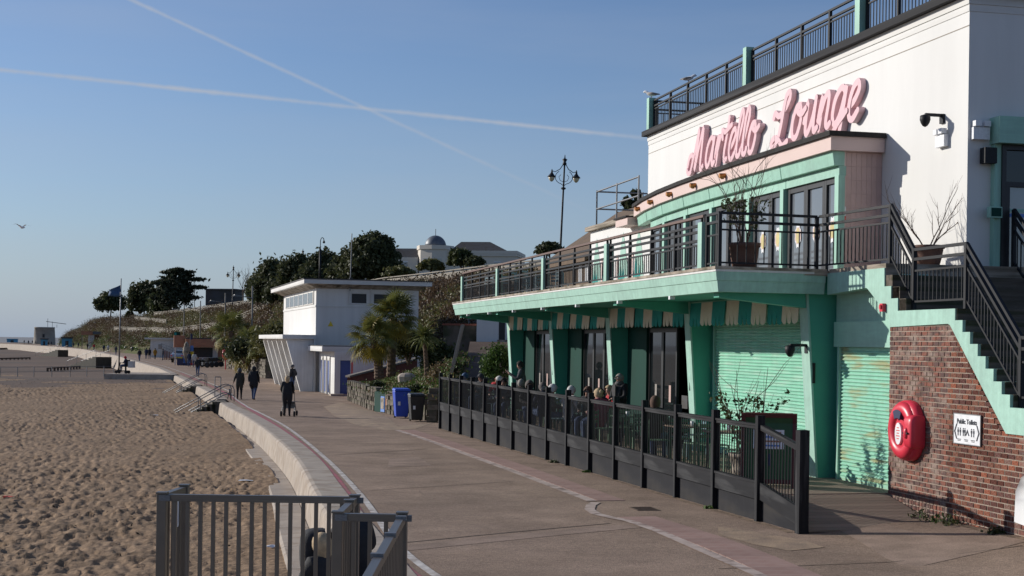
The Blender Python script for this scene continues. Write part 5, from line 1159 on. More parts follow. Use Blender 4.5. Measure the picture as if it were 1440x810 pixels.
for x in (2.1, 3.55): f_ = bb('window', 'frame_black', x, x+.95, 6.975, 6.995, 5.72, 6.32, kb); bb('window_frame', 'white_kiosk', x-.06, x+1.01, 6.96, 6.998, 5.62, 5.715, kb); bb('window_frame', 'white_kiosk', x-.06, x+1.01, 6.96, 6.998, 6.325, 6.42, kb)
mb = MB(); mb.prism([(-.18, -.16), (.18, -.16), (0, .18)], 6.99, 6.982, lambda a, b, h: (.75+a, h, 4.35+b)); ob('warning_sign', mb, 'yellow_print', kb)
for x in (3.62, 5.05): bb('downpipe', 'white_kiosk', x-1.74, x-1.66, 6.90, 6.975, 5.6, 6.7, kb)
# lower wings
def wing(y0, y1, doors):
    bb('wing_wall', 'white_kiosk', .0, 6.2, y0, y1, 0, 2.62, kb); bb('wing_roof', 'white_kiosk', -.75, 6.25, y0-.05, y1+.05, 2.621, 2.92, kb); bb('wing_felt', 'slate', -.70, 6.2, y0, y1, 2.921, 2.97, kb)
    for a, b in doors:
        d = bb('door', 'door_blue', -.03, -.001, a, b, .12, 2.05, kb)
        for q in (a-.08, b): bb('door_jamb', 'white_kiosk', -.07, -.001, q, q+.08, .0, 2.2, kb)
        bb('door_head', 'white_kiosk', -.07, -.001, a-.08, b+.08, 2.06, 2.3, kb)
wing(.0, 6.6, [(1.6, 2.5), (3.1, 4.0), (4.7, 5.4)]); wing(22.5, 29.3, [(24.5, 25.3), (26.5, 27.5)])
# recessed open stand at the near corner
bb('door', 'door_blue', .35, .95, -.025, -.001, .1, 2.1, kb); bb('door_jamb', 'white_kiosk', .0, .34, -.10, -.001, 0, 2.62, kb); bb('poster', 'red_print', 1.02, 1.10, -.03, -.001, .9, 2.0, kb); bb('door_head', 'white_kiosk', .0, 1.2, -.10, -.001, 2.1, 2.62, kb)
bb('shelter_roof', 'white_kiosk', -2.35, -.21, 6.62, 22.4, 3.35, 3.62, kb); bb('shelter_back', 'white_kiosk', -.35, -.21, 6.7, 22.4, 0, 3.34, kb); bb('bench', 'white_kiosk', -.75, -.36, 6.9, 22.2, .40, .48, kb); bb('bench_front', 'coping', -.74, -.68, 6.9, 22.2, 0, .395, kb)
for k in range(6):                                        # slanted fins, feet set back
    y = 7.0+k*3.0; mb = MB(); mb.hexa([(-1.15, y-.16, 0), (-.36, y-.16, 0), (-.36, y+.16, 0), (-1.15, y+.16, 0), (-2.1, y-.16, 3.349), (-.36, y-.16, 3.349), (-.36, y+.16, 3.349), (-2.1, y+.16, 3.349)]); ob('fin', mb, 'white_kiosk', kb)
br('aerial', 'steel', (1.95, 6.8, 6.5), (2.02, 6.8, 10.2), .06, .06, kb, 'cyl'); bb('aerial_bracket', 'frame_black', 1.90, 2.08, 6.75, 6.95, 6.7, 7.35, kb)
bb('doorstep', 'concrete', -.3, .5, -.8, -.01, -.05, .12, kb)
# ---- pale retaining walls and fences on the hill
def hill_fence(name, label, ti, s, h, dz=0.0, post=2.5, m='fence_pale', slab=.12, off=(0, 0)):
    t = thing(name, label, 'fence'); P = hill(np.array(ti), np.array(s)); d = np.r_[0, np.cumsum(np.linalg.norm(np.diff(P, axis=0), axis=1))]; n = max(2, int(d[-1]/post))
    Q = [Vector([float(np.interp(x, d, P[:, k])) for k in range(3)])+Vector((off[0], off[1], dz)) for x in np.linspace(0, d[-1], n+1)]
    for i, q in enumerate(Q):
        br('post', m, q-Vector((0, 0, .5)), q+Vector((0, 0, h+.06)), .16, .16, t)
        if i < n: br('panel', m, q+Vector((0, 0, h*.38)), Q[i+1]+Vector((0, 0, h*.38)), slab, h*.86, t); br('cap', m, q+Vector((0, 0, h)), Q[i+1]+Vector((0, 0, h)), slab+.12, .10, t)
ar = lambda a, b, n: np.linspace(a, b, n)
hill_fence('crest_fence', 'pale concrete fence along the hill crest behind the white kiosk', ar(4.2, 7.6, 12), ar(.985, .99, 12), .9, .05)
hill_fence('crest_fence', 'pale fence along the crest beside the trees and lamp posts', ar(8.9, 11.2, 14), ar(.99, .98, 14), .9, .1)
hill_fence('zigzag_path_wall', 'pale wall of the path slanting up the slope above the orange kiosk', ar(8.2, 9.6, 8), ar(.92, .42, 8), .9, .3)
hill_fence('terrace_wall', 'pale low wall half way up the slope behind the kiosks', ar(9.6, 11.9, 10), np.r_[ar(.42, .36, 5), ar(.36, .46, 5)], .9, .2)
hill_fence('terrace_wall', 'short pale wall on the slope near the round trees', ar(11.0, 11.5, 4), ar(.6, .75, 4), .8, .2)
hill_fence('wire_fence', 'grey mesh fence on the slope left of the balcony', ar(3.0, 4.6, 8), ar(.22, .18, 8), 1.1, 0, 1.5, 'steel', .03)
# ---- trees on the hill
E = 'leaf_evergreen'
def T(label, px, py, Y, wpx, hpx, n, leaf, seed, m=E, ells=None, name='evergreen_tree', grp=None, csize=.22, clumps=90):
    """tree whose crown is centred on the line through (px,py) at distance Y; crown size given in photo pixels"""
    k = Y/FPX; c = at(px, py, Y); gz = 8.6 if Y < 480 else 8.3; W_, H_ = wpx*k/2, hpx*k/2; th = max(.5, c.z-gz)
    el = ells or [(0, 0, th, W_*.8, W_*.8, H_*.9), (-W_*.42, .2*W_, th-.25*H_, W_*.55, W_*.55, H_*.65), (W_*.42, -.2*W_, th-.2*H_, W_*.55, W_*.55, H_*.7), (.1*W_, 0, th+.4*H_, W_*.5, W_*.5, H_*.6)]
    if ells: el = [(a*W_, b*W_, th+c_*H_, d*W_, e*W_, f_*H_) for a, b, c_, d, e, f_ in ells]
    return tree(name, label, (c.x, c.y, gz), th, el, n, leaf, m, seed, grp, clumps, csize, r=max(.08, W_*.05))
T('big round evergreen tree above the white kiosk roof', 523, 372, 172, 100, 84, 24000, .24, 41, csize=.13, clumps=220)
T('dark evergreen in the clump left of the big round tree', 455, 388, 186, 62, 62, 14000, .25, 42, csize=.2, clumps=110); T('evergreen under the crook lamp post on the crest', 420, 392, 192, 66, 64, 14000, .25, 43, csize=.2, clumps=110)
T('evergreen at the left end of the dark clump on the crest', 382, 402, 204, 60, 66, 13000, .27, 44, csize=.2, clumps=100); T('dark shrubby evergreen below the clump on the crest', 362, 408, 214, 36, 44, 8000, .28, 45)
T('evergreen filling the gap left of the big round tree', 484, 384, 178, 50, 56, 9000, .25, 61, csize=.2, clumps=100); T('evergreen behind the kiosk roof edge', 440, 402, 184, 60, 46, 9000, .25, 62, csize=.2, clumps=100); T('evergreen at the low left side of the dark clump', 398, 412, 200, 60, 40, 8000, .26, 63, csize=.2, clumps=90)
T('lollipop evergreen standing alone behind the blue flag', 155, 426, 455, 42, 34, 8000, .5, 46, ells=[(0, 0, 0, .7, .7, .8), (-.5, 0, -.25, .5, .5, .6), (.5, .1, -.2, .5, .5, .65), (0, 0, .3, .5, .5, .6)], name='umbrella_tree')
T('broad dark evergreen between the lollipop tree and the cypress', 202, 423, 410, 48, 46, 9000, .5, 47); T('evergreen at the foot of the ragged cypress', 228, 430, 395, 40, 44, 7000, .5, 48, 'leaf_shrub')
cyp = [(0, 0, -.1, .5, .5, .7)]+[(math.cos(a)*r_, .2*math.sin(a), z_, .34, .25, .10) for a, r_, z_ in ((0, .6, .55), (3.1, .62, .42), (.2, .72, .18), (3.0, .78, .05), (1.2, .35, .8), (2.2, .3, .85), (.1, .45, -.2), (3.2, .6, -.3), (0, .2, .95))]
T('ragged flat-branched cypress on the crest', 247, 411, 372, 78, 62, 13000, .45, 49, 'leaf_cypress', ells=cyp, name='cypress_tree', csize=.3)
T('sunlit shrub in front of the domed house', 648, 364, 160, 36, 26, 4500, .26, 50, 'leaf_shrub'); T('small dark shrub right of the sunlit shrub', 667, 369, 158, 28, 14, 2500, .24, 51); T('olive shrub left of the domed house front', 606, 374, 162, 36, 16, 3000, .24, 52, 'leaf_olive'); T('low olive shrubs on the crest under the big tree', 560, 383, 160, 44, 14, 2600, .24, 53, 'leaf_olive')
T('dark pine top showing above the far balcony rail', 772, 350, 110, 38, 18, 3500, .16, 54); T('pine behind the grey guard rail', 888, 300, 62, 30, 44, 6500, .10, 55, ells=[(0, 0, -.5, .8, .8, .6), (.4, 0, .45, .5, .5, .4), (-.4, 0, .1, .45, .4, .35), (.6, 0, 0, .5, .5, .4), (0, 0, -1.5, 1, 1, 1)])
T('dark clipped shrub half way up the slope', 182, 454, 395, 12, 12, 1500, .5, 56)
for k, (px, py, w, h) in enumerate(((342, 398, 22, 34), (349, 394, 18, 44))):     # bare trees
    p = at(px, 415, 262); t = thing('bare_tree', 'thin leafless tree on the crest beside the double lamp', 'tree', (p.x, p.y, 9.8), 0, 'leafless trees on the crest'); tw = MB(); rs = np.random.RandomState(90+k)
    twigs(tw, (0, 0, 0), (0, 0, 1), 3.6, .12, 3, rs); ob('trunk', tw, 'bark', t); tw = MB(); twigs(tw, (0, 0, 1.2), (.2, 0, 1), 3.2, .07, 3, rs); ob('crown', tw, 'twig', t)
# ---- domed house
hs = thing('domed_house', 'cream stucco house with grey dome and hipped slate roof on the crest', 'house', tuple(at(640, 390, 230)), R(-8)); hs.location.z = 11.4
k = 230/FPX
bb('wall', 'cream_stucco', -1.5, 10.0, 0, 10, -4, 6.0, hs); bb('parapet', 'cream_stucco', -1.6, 10.1, -.1, 10.1, 6.001, 6.5, hs); bb('cornice', 'cream_stucco', -1.7, 10.2, -.22, 10.2, 5.6, 5.85, hs)
mb = MB(); mb.hexa([(-1.2, .6, 6.4), (8.5, .6, 6.4), (8.5, 9, 6.4), (-1.2, 9, 6.4), (.2, 4, 8.2), (5.0, 4, 8.2), (5.0, 6, 8.2), (.2, 6, 8.2)]); ob('roof', mb, 'slate', hs)
mb = MB(); mb.lathe([(2.9, -4), (2.9, 6.6), (3.1, 6.65), (3.1, 7.3), (2.4, 7.3)], 8, (-3.6, 1.5, 0)); ob('bay_tower', mb, 'cream_stucco', hs)
mb = MB(); mb.lathe([(1.75*math.cos(t), 7.3+1.75*math.sin(t)) for t in np.linspace(0, 1.5, 9)], 24, (-3.6, 1.5, 0)); ob('dome', mb, 'lead', hs, True); br('finial', 'lead', (-3.6, 1.5, 8.9), (-3.6, 1.5, 10.1), .10, .10, hs, 'cyl')
bb('wing', 'cream_stucco', -13.2, -6.3, .5, 8, -4, 5.4, hs); mb = MB(); mb.hexa([(-13, .5, 5.4), (-6, .5, 5.4), (-6, 8, 5.4), (-13, 8, 5.4), (-11, 3, 7.0), (-6, 3, 7.0), (-6, 5.5, 7.0), (-11, 5.5, 7.0)]); ob('wing_roof', mb, 'slate', hs)
mb = MB(); mb.prism([(-15.0, -4), (-12.4, -4), (-12.4, 6.2), (-12.7, 7.4), (-13.2, 8.4), (-13.7, 8.6), (-14.2, 8.4), (-14.7, 7.4), (-15.0, 6.2)], .0, .5, lambda a, b, h: (a, h, b)); ob('dutch_gable', mb, 'cream_stucco', hs)
for x in (1.2, 3.8, 6.4, -9.0, -11.2): w_ = bb('window', 'glass_sky', x, x+1.0, -.04 if x > -2 else .45, -.005 if x > -2 else .495, 2.6, 4.6, hs); bb('frame', 'white_sign', x-.1, x+1.1, -.03 if x > -2 else .46, -.002 if x > -2 else .498, 4.61, 4.75, hs)
for a in (R(-112), R(-68), R(-158)): c = Vector((-3.6+2.72*math.cos(a), 1.5+2.72*math.sin(a), 4.2)); bx('window', 'glass_sky', c, (1.0, .08, 1.9), hs, (0, 0, a+R(90)))
# ---- flat dark hut on the crest, Martello tower, far blue sheds
hb = thing('flat_roof_hut', 'dark flat-roofed hut on the crest below the double lamp', 'building', tuple(at(308, 420, 300)), R(-10)); bb('wall', 'slate', -3, 3.6, 0, 5, -1.5, 1.8, hb); bb('roof', 'slate', -3.2, 3.8, -.2, 5.2, 1.801, 2.1, hb)
tw_ = thing('martello_tower', 'round grey brick coastal tower far along the shore', 'tower', tuple(at(62.5, 480, 930)), 0); mb = MB(); mb.lathe([(6.9, -4), (6.9, 0), (6.3, 8.6), (6.5, 8.65), (6.5, 9.3), (5.9, 9.3), (5.9, 8.4)], 40); ob('drum', mb, 'tower_brick', tw_, True); bx('doorway', 'frame_black', (1.5, -6.55, 3.6), (1.2, .4, 2.2), tw_)
for k in range(3): br('mast', 'slate', (2+3*k, 0, 9), (2+3*k, 0, 15-2*k), .25, .25, tw_, 'cyl')
br('gantry', 'slate', (1, 0, 13), (14, 0, 11.5), .35, .35, tw_)
def hut(label, px, py, Y, wpx, hpx, m, roof='slate', rz=.25, cat='hut'):
    k = Y/FPX; p = at(px, py, Y); t = thing('seafront_hut', label, cat, (p.x, p.y, -.3), rz); W_, H_ = wpx*k, hpx*k
    bb('wall', m, -W_/2, W_/2, 0, W_*.8, 0, H_*.86, t); bb('roof', roof, -W_/2-.3, W_/2+.3, -.3, W_*.8+.3, H_*.861, H_, t); bb('door', 'frame_black', -W_*.15, W_*.15, -.05, -.005, .1, H_*.62, t); return t
hut('pale blue hut by the far promenade below the slope end', 62, 486, 540, 9, 10, 'beach_hut_blue'); hut('blue hut at the foot of the slope between lamp columns', 94, 487, 480, 14, 14, 'beach_hut_blue'); hut('low blue shed out on the far beach', 17, 477, 800, 14, 5, 'beach_hut_blue', 'beach_hut_blue')
# ---- kiosks further along
def kiosk(name, label, px, py, Y, rz): p = at(px, py, Y); return thing(name, label, 'kiosk', (p.x, p.y, -.27), rz)
k1 = kiosk('orange_kiosk', 'orange and slate ice cream kiosk with brown doors behind the motorbikes', 302, 512, 178, R(14))
bb('wall', 'white_kiosk', -3.2, 3.2, .0, 5, 0, 2.6, k1); bb('fascia', 'orange_wood', -3.6, .1, -1.6, 3, 2.3, 3.3, k1); bb('fascia', 'lead', .11, 3.4, -.5, 4, 2.25, 3.15, k1); bb('roof', 'slate', -3.7, 3.5, -.55, 5.2, 3.301, 3.42, k1)
for x in (.35, 1.9): bb('door', 'orange_wood', x, x+1.3, -.06, -.005, .1, 2.2, k1); bb('post', 'white_kiosk', x+1.32, x+1.5, -.10, -.005, 0, 2.25, k1)
bb('serving_hatch', 'frame_black', -2.8, -.3, -.05, -.005, 1.0, 2.2, k1); bb('counter', 'white_kiosk', -2.9, -.2, -.5, -.06, .85, 1.0, k1); bb('side_box', 'orange_wood', -5.0, -3.7, .5, 3, 2.2, 3.7, k1)
for x in (-4.9, -3.65): bb('post', 'white_kiosk', x, x+.15, .5, .65, 0, 2.2, k1)
bb('side_wall', 'white_kiosk', 3.3, 5.2, 1.5, 4, 0, 2.5, k1)
k2 = kiosk('white_hut', 'white flat-roofed hut beside the brick steps', 219, 504, 243, R(14)); bb('wall', 'white_kiosk', -.9, 4.4, 0, 5, 0, 3.1, k2); bb('roof', 'white_kiosk', -1.9, 4.6, -.4, 5.3, 3.101, 3.4, k2); bb('door', 'door_blue', -.905-.04, -.905, 1.0, 1.9, 0, 2.1, k2); bb('window', 'glass_sky', -.945, -.905, 2.4, 3.4, 1.2, 2.0, k2); bb('window', 'glass_sky', .4, 1.0, -.04, -.005, 1.5, 2.3, k2)
k3 = kiosk('far_orange_kiosk', 'small orange-topped open kiosk among the lamp columns', 127, 491, 395, R(14)); bb('wall', 'white_kiosk', -.6, 1.0, 0, 3, 0, 4, k3); bb('fascia', 'orange_wood', -2.4, .6, -.8, 3, 4.0, 5.0, k3); bb('roof', 'lead', .6, 3.2, -.4, 3.2, 4.2, 5.0, k3); bb('counter', 'white_kiosk', -.3, 1.4, -.5, -.01, 0, 1.4, k3); bb('post', 'fence_pale', -2.3, -2.1, -.7, -.5, 0, 4, k3); bb('wall', 'red_brick_far', 1.01, 3.0, .2, 3, 0, 4.1, k3)
k4 = thing('white_ramp_wall', 'white wedge-shaped wall behind the far orange kiosk', 'wall', tuple(at(148, 487, 400)), 0); mb = MB(); mb.prism([(-2.5, -.5), (1.2, .2), (3.0, 2.6), (-2.5, 2.6)], 0, .4, lambda a, b, h: (a, h, b)); ob('wall', mb, 'white_kiosk', k4)
bs = thing('brick_pier_steps', 'short row of red brick piers with steel handrails beside the white hut', 'steps', tuple(ong(229, 506)), R(14)); bs.scale = (.5, .5, 1)
for k in range(5): bb('pier', 'red_brick_far', -.2+k*.62, .15+k*.62, .2-.5*k, .6-.5*k, 0, 1.6-.12*k, bs)
for h in (2.3, 1.9): br('handrail', 'steel', (-.6, 1.2, h+.2), (3.0, -1.6, h-.5), .07, .07, bs, 'cyl')
for q in ((-.6, 1.2), (1.0, 0), (3.0, -1.6)): br('upright', 'steel', (*q, 0), (*q, 2.4-.2*(q[0]+.6)), .07, .07, bs, 'cyl')
gp_ = thing('green_cabinet', 'tall dark green utility cabinet on the bank behind the white hut', 'cabinet', tuple(at(249, 474, 236)), 0); bx('body', 'green_panel', (0, 0, 0), (.9, .6, 1.7), gp_); bx('door', 'canvas_teal', (-.2, -.31, 0), (.35, .02, 1.5), gp_)
bp_ = thing('feather_flag', 'tall purple and orange feather banner at the orange kiosk', 'banner', tuple(ong(267, 514)), 0); br('pole', 'steel', (0, 0, 0), (0, 0, 4.0), .05, .05, bp_, 'cyl')
for k, m in enumerate(('orange_wood', 'yellow_print', 'blue_print', 'orange_wood', 'navy')): bb('banner_panel', m, .03, .55-.07*k, -.02, .02, .3+.72*k, 1.0+.72*k, bp_)
ic = thing('ice_cream_cone_sign', 'giant cream ice cream cone sign by the banner', 'sign', tuple(ong(262, 514)), 0); mb = MB(); mb.lathe([(.1, .3), (.42, 1.5), (.5, 1.6), (.42, 1.9), (.46, 2.1), (.3, 2.4), (.3, 2.6), (.05, 2.95)], 14); ob('cone', mb, 'coping', ic, True); bx('base', 'navy', (0, 0, .15), (.7, .7, .3), ic)
for k, (px, m, lab) in enumerate(((253, 'navy', 'dark menu board with yellow strip beside the silver car'), (262, 'blue_print', 'blue menu board in front of the giant cone sign'), (271, 'red_print', 'red price board at the orange kiosk counter'))):
    t = thing('price_board', lab, 'sign', tuple(ong(px, 514)), .1*k); bx('panel', m, (0, 0, .55), (.72, .06, 1.0), t); bx('header', 'yellow_print', (0, -.034, .95), (.6, .01, .12), t); bx('foot', 'black_metal', (0, .1, .05), (.6, .4, .06), t)
cp = ong(250.5, 510); car('silver_car', 'silver estate car parked beside the orange kiosk', (cp.x, cp.y+2, cp.z), R(-5), 'car_silver', 4.3, 1.85, 1.75)
def motorbike(px, py, rz):
    p = ong(px, py); t = thing('motorbike', 'dark parked motorbike in the row outside the orange kiosk', 'motorbike', tuple(p), rz, 'motorbikes parked by the kiosk')
    for y in (-.68, .68):
        mb = MB(); n = 18; v = []; 
        mb.tube([(.0+.06*s, y, .31) for s in (-1, 1)], .31, 16); w = ob('wheel', mb, 'rubber', t); mb = MB(); mb.tube([(-.07, y, .31), (.07, y, .31)], .17, 10); ob('rim', mb, 'black_metal', w)
    mb = MB(); mb.lathe([(.05, -.45), (.17, -.3), (.19, 0), (.15, .3), (.04, .42)], 10); ob('tank', mb, 'black_metal', t, True, loc=(0, .12, .78), rot=(R(90), 0, 0)); bx('seat', 'rubber', (0, -.42, .80), (.26, .72, .12), t, (R(6), 0, 0)); bx('engine', 'steel', (0, .05, .46), (.32, .5, .34), t)
    br('fork', 'steel', (0, .70, .31), (0, .42, 1.0), .10, .06, t); br('handlebar', 'black_metal', (-.36, .38, 1.05), (.36, .38, 1.05), .04, .04, t, 'cyl'); bx('headlight', 'white_sign', (0, .56, .92), (.18, .12, .18), t); bx('top_box', 'black_metal', (0, -.85, .98), (.42, .36, .3), t); return t
for k, px in enumerate((285, 291, 297, 303)): motorbike(px, 517-.4*k, R(60+8*k))
lbp = ong(317, 519.5); rb = thing('lifebuoy_post', 'red lifebuoy housing on a red post beside the promenade', 'lifebuoy', tuple(lbp), R(40)); br('post', 'red_plastic', (0, 0, 0), (0, 0, 1.1), .12, .12, rb, 'cyl'); mb = MB(); mb.lathe([(.05, -.62), (.34, -.45), (.42, 0), (.34, .45), (.05, .62)], 18); ob('housing', mb, 'red_plastic', rb, True, loc=(0, 0, 1.6), scale=(1, .5, 1)); bx('label', 'white_sign', (0, -.215, 1.6), (.2, .01, .25), rb)
stone_wall('stone_bank_wall', 'rough stone wall below the palms past the white kiosk', [(-33.2, 165.5), (-20.5, 120)], 1.5, 15, 1.6, .5); stone_wall('stone_gate_pier', 'dark stone pier beside the red lifebuoy post', [(-32.2, 163), (-31.6, 162.2)], 3.0, 16, .8, .6, cat='pillar')
bush('leafy dark shrub in front of the stone bank wall', at(343, 509, 128), (1.3, 1.2, 1.0), 3000, .16, 'leaf_evergreen', 38); bush('yellow green bush on the bank right of the palms', at(388, 499, 122), (1.8, 1.5, 1.3), 3600, .16, 'leaf_olive', 39)
# ---- lamp posts
def slim_lamp(px, top, Y):
    p = at(px, top, Y); t = thing('slim_lamp_column', 'slim grey lamp column with flat arm along the promenade foot', 'lamp post', (p.x, p.y, -.25), R(14), 'slim lamp columns along the promenade'); h = p.z+.25; mb = MB(); mb.tube([(0, 0, 0), (0, 0, h*.4), (0, 0, h)], [.13, .10, .08], 10); ob('column', mb, 'fence_pale', t, True); br('arm', 'steel', (0, 0, h-1.3), (-1.9, -.4, h-1.0), .5, .07, t); bx('lamp_head', 'lead', (-1.6, -.35, h-1.12), (.8, .5, .1), t)
for a in ((355, 402, 150), (317, 412, 185), (282, 423, 216), (259, 426, 240), (157.5, 444, 420), (141, 449, 460), (128, 452, 500), (116, 454, 545)): slim_lamp(*a)
def ornate_lamp(label, px, top, Y, lean=0.0, zb=8.6):
    p = at(px, top, Y); t = thing('ornate_lamp_post', label, 'lamp post', (p.x, p.y, zb), 0); h = p.z-zb; t.rotation_euler = (0, R(lean), 0)
    mb = MB(); mb.tube([(0, 0, 0), (0, 0, 1.2), (0, 0, 1.25), (0, 0, h-.7), (0, 0, h-.1)], [.16, .15, .10, .07, .06], 12); ob('column', mb, 'black_metal', t, True)
    mb = MB(); mb.lathe([(.06, 0), (.16, .05), (.17, .22), (.10, .28), (.22, .52), (.06, .6), (.02, .9)], 10, (0, 0, h-.75)); ob('finial', mb, 'black_metal', t, True)
    mb = MB(); mb.lathe([(.1, 0), (.2, .06), (.2, .16), (.1, .2)], 10, (0, 0, h-2.75)); ob('collar', mb, 'black_metal', t)
    for s in (-1, 1):
        a = MB(); a.tube([(s*.05, 0, h-.55), (s*.35, 0, h-1.05), (s*.75, 0, h-1.30), (s*1.02, 0, h-1.22)], [.035, .035, .03, .03], 6); a.tube([(s*.06, 0, h-2.4)]+[(s*(.10+.62*math.sin(t_)), 0, h-1.72-.62*math.cos(t_)*.9) for t_ in np.linspace(.2, 2.6, 8)], .028, 5); a.tube([(s*.05, 0, h-2.1), (s*.3, 0, h-2.0), (s*.42, 0, h-1.7), (s*.25, 0, h-1.5)], .022, 5); ob('scroll_arm', a, 'black_metal', t)
        l = link('lantern', None, t, (s*1.02, 0, h-1.5)); mb = MB(); mb.lathe([(.02, .42), (.06, .30), (.09, .12), (.18, -.02), (.33, -.18), (.36, -.24), (.30, -.24)], 14); ob('hood', mb, 'black_metal', l, True); mb = MB(); mb.lathe([(.26, -.24), (.25, -.36), (.17, -.52), (.06, -.62)], 14); ob('globe', mb, 'lamp_glass', l, True)
ornate_lamp('tall ornate double lantern lamp post behind the balcony', 788.5, 220, 118, 2.0, 8.5); ornate_lamp('ornate double lantern lamp post beside the leafless trees', 327.5, 374, 262, .8); ornate_lamp('double lantern lamp top rising above the dark trees', 425, 351, 205, .8)
p = at(450.5, 334, 180); cl_ = thing('crook_lamp_post', 'dark swan-neck lamp post above the dark trees', 'lamp post', (p.x, p.y, 9.6), 0); h = p.z-9.6; mb = MB(); mb.tube([(0, 0, 0), (0, 0, h-1.4)], .13, 10); ob('column', mb, 'black_metal', cl_, True); mb = MB(); mb.tube([(0, 0, h-1.5), (.02, 0, h-.4), (.12, 0, h-.08), (.28, 0, h), (.42, 0, h-.12), (.46, 0, h-.35)], .05, 8); ob('crook', mb, 'black_metal', cl_); mb = MB(); mb.lathe([(.05, .1), (.12, 0), (.17, -.2), (.08, -.28)], 10, (.46, 0, h-.45)); ob('lantern', mb, 'black_metal', cl_, True)
for k, (px, top, Y) in enumerate(((248, 386, 395), (274, 396, 380), (237, 420, 420))):
    p = at(px, top, Y); t = thing('thin_mast', 'thin grey mast on the crest near the cypress', 'mast', (p.x, p.y, 9.5), 0, 'thin masts on the crest'); br('pole', 'slate', (0, 0, 0), (0, 0, p.z-9.5), .18, .18, t, 'cyl'); bx('cap', 'slate', (0, 0, p.z-9.4), (.3, .3, .3), t)
# ---- flagpole
p = onz(167, 527, -1.2); fp = thing('flagpole', 'tall steel flagpole with a dark blue flag at the edge of the sand', 'flagpole', tuple(p), 0); H_ = 11.0; mb = MB(); mb.tube([(0, 0, -.5), (.06, 0, H_*.5), (.12, 0, H_)], [.09, .08, .055], 10); ob('pole', mb, 'steel', fp, True)
v, f = [], []; nx, nz = 14, 8
for i in range(nx):
    for j in range(nz): s = i/(nx-1); v.append((.05-1.35*s, .22*math.sin(s*7)*s+.1*math.sin(j*.9), H_-.75-.62*s-1.35*(1-.45*s)*j/(nz-1)*(.95+.05*math.sin(5*s))))
f = [(i*nz+j, i*nz+j+1, (i+1)*nz+j+1, (i+1)*nz+j) for i in range(nx-1) for j in range(nz-1)]; mb = MB(); mb.add(v, f); o = ob('flag', mb, 'flag_blue', fp, True); sm = o.modifiers.new('cloth', 'SOLIDIFY'); sm.thickness = .01
# ---- concrete platform at the end of the near wall
pb = MB(); q0 = onz(160, 526, -.55); pb.box(-36.8, -30.6, 128.5, 136, -1.7, -.26); tag(ob('beach_platform', pb, 'concrete'), kind='structure')
# ---- beach steps with handrails through the wall
def beach_steps(label, Y, s=1.0):
    x = wx(Y); z = zp(Y); t = thing('beach_steps', label, 'steps', (x, Y, z), R(16)); n = 5
    for k in range(n): bb('step', 'concrete_dark', -.32*(k+1)-.1, -.32*k+.1 if k else .5, -1.2, 1.2, -1.5, -.16*(k+1)+.14, t)
    for y in (-1.15, 1.15):
        t.scale = (.82, .82, .82); cv = [(.95, y, -.02), (.95, y, .75), (.86, y, .98), (.62, y, 1.05), (.35, y, .98), (-2.9, y, -.82)]; mb = MB(); mb.tube(cv, .03, 8); ob('handrail', mb, 'steel', t, True)
        mb = MB(); mb.tube([(.93, y, .38), (.60, y, .50), (.30, y, .42), (-2.2, y, -.95)], .032, 8); ob('mid_rail', mb, 'steel', t, True); br('upright', 'steel', (-1.15, y, -1.1), (-1.15, y, .14), .06, .06, t, 'cyl')
    return t
beach_steps('concrete beach steps with steel handrails, beside the dog walkers', 75.3); beach_steps('concrete beach steps with steel handrails, next along the sea wall', 99.5)
bsd = thing('steel_barrier', 'upright steel tube hoop on the sea wall top', 'barrier', (wx(80)+.3, 79.5, zp(80)), R(16))
for x in (-.16, .16): br('upright', 'steel', (x, 0, 0), (x, 0, 1.15), .05, .05, bsd, 'cyl')
for z in (1.15, .6): br('crossbar', 'steel', (-.16, 0, z), (.16, 0, z), .05, .05, bsd, 'cyl')
def long_steps(label, px0, py0, px1, py1, Y):
    a, b = at(px0, py0, Y), at(px1, py1, Y*1.03); t = thing('sea_wall_stairs', label, 'steps', (0, 0, 0), 0); n = 8; nn = Vector((-(b-a).y, (b-a).x, 0)).normalized()*3.0; nn = nn if nn.x < 0 else -nn
    for k in range(n):
        s0, s1 = k/n, (k+1)/n; p, q = a.lerp(b, s0), a.lerp(b, s1); z = p.z+(q.z-p.z)*.5; mb = MB(); mb.prism([(p.x, p.y), (q.x, q.y), (q.x+nn.x, q.y+nn.y), (p.x+nn.x, p.y+nn.y)], -3.6, z, lambda X, Y_, h: (X, Y_, h)); ob('step', mb, 'dark_stone', t)
    for off in (.1, 1):
        A, B = a+nn*off+Vector((0, 0, 1.1)), b+nn*off+Vector((0, 0, 1.1)); br('handrail', 'steel', A, B, .08, .08, t, 'cyl')
        for k in range(4): q = A.lerp(B, k/3); br('upright', 'steel', q-Vector((0, 0, 1.3)), q, .06, .06, t, 'cyl')
long_steps('long dark concrete stairs down the far sea wall beyond the flagpole', 157, 501, 116, 516, 250); long_steps('long dark concrete stairs further along the sea wall', 96, 491.5, 64, 502, 400)
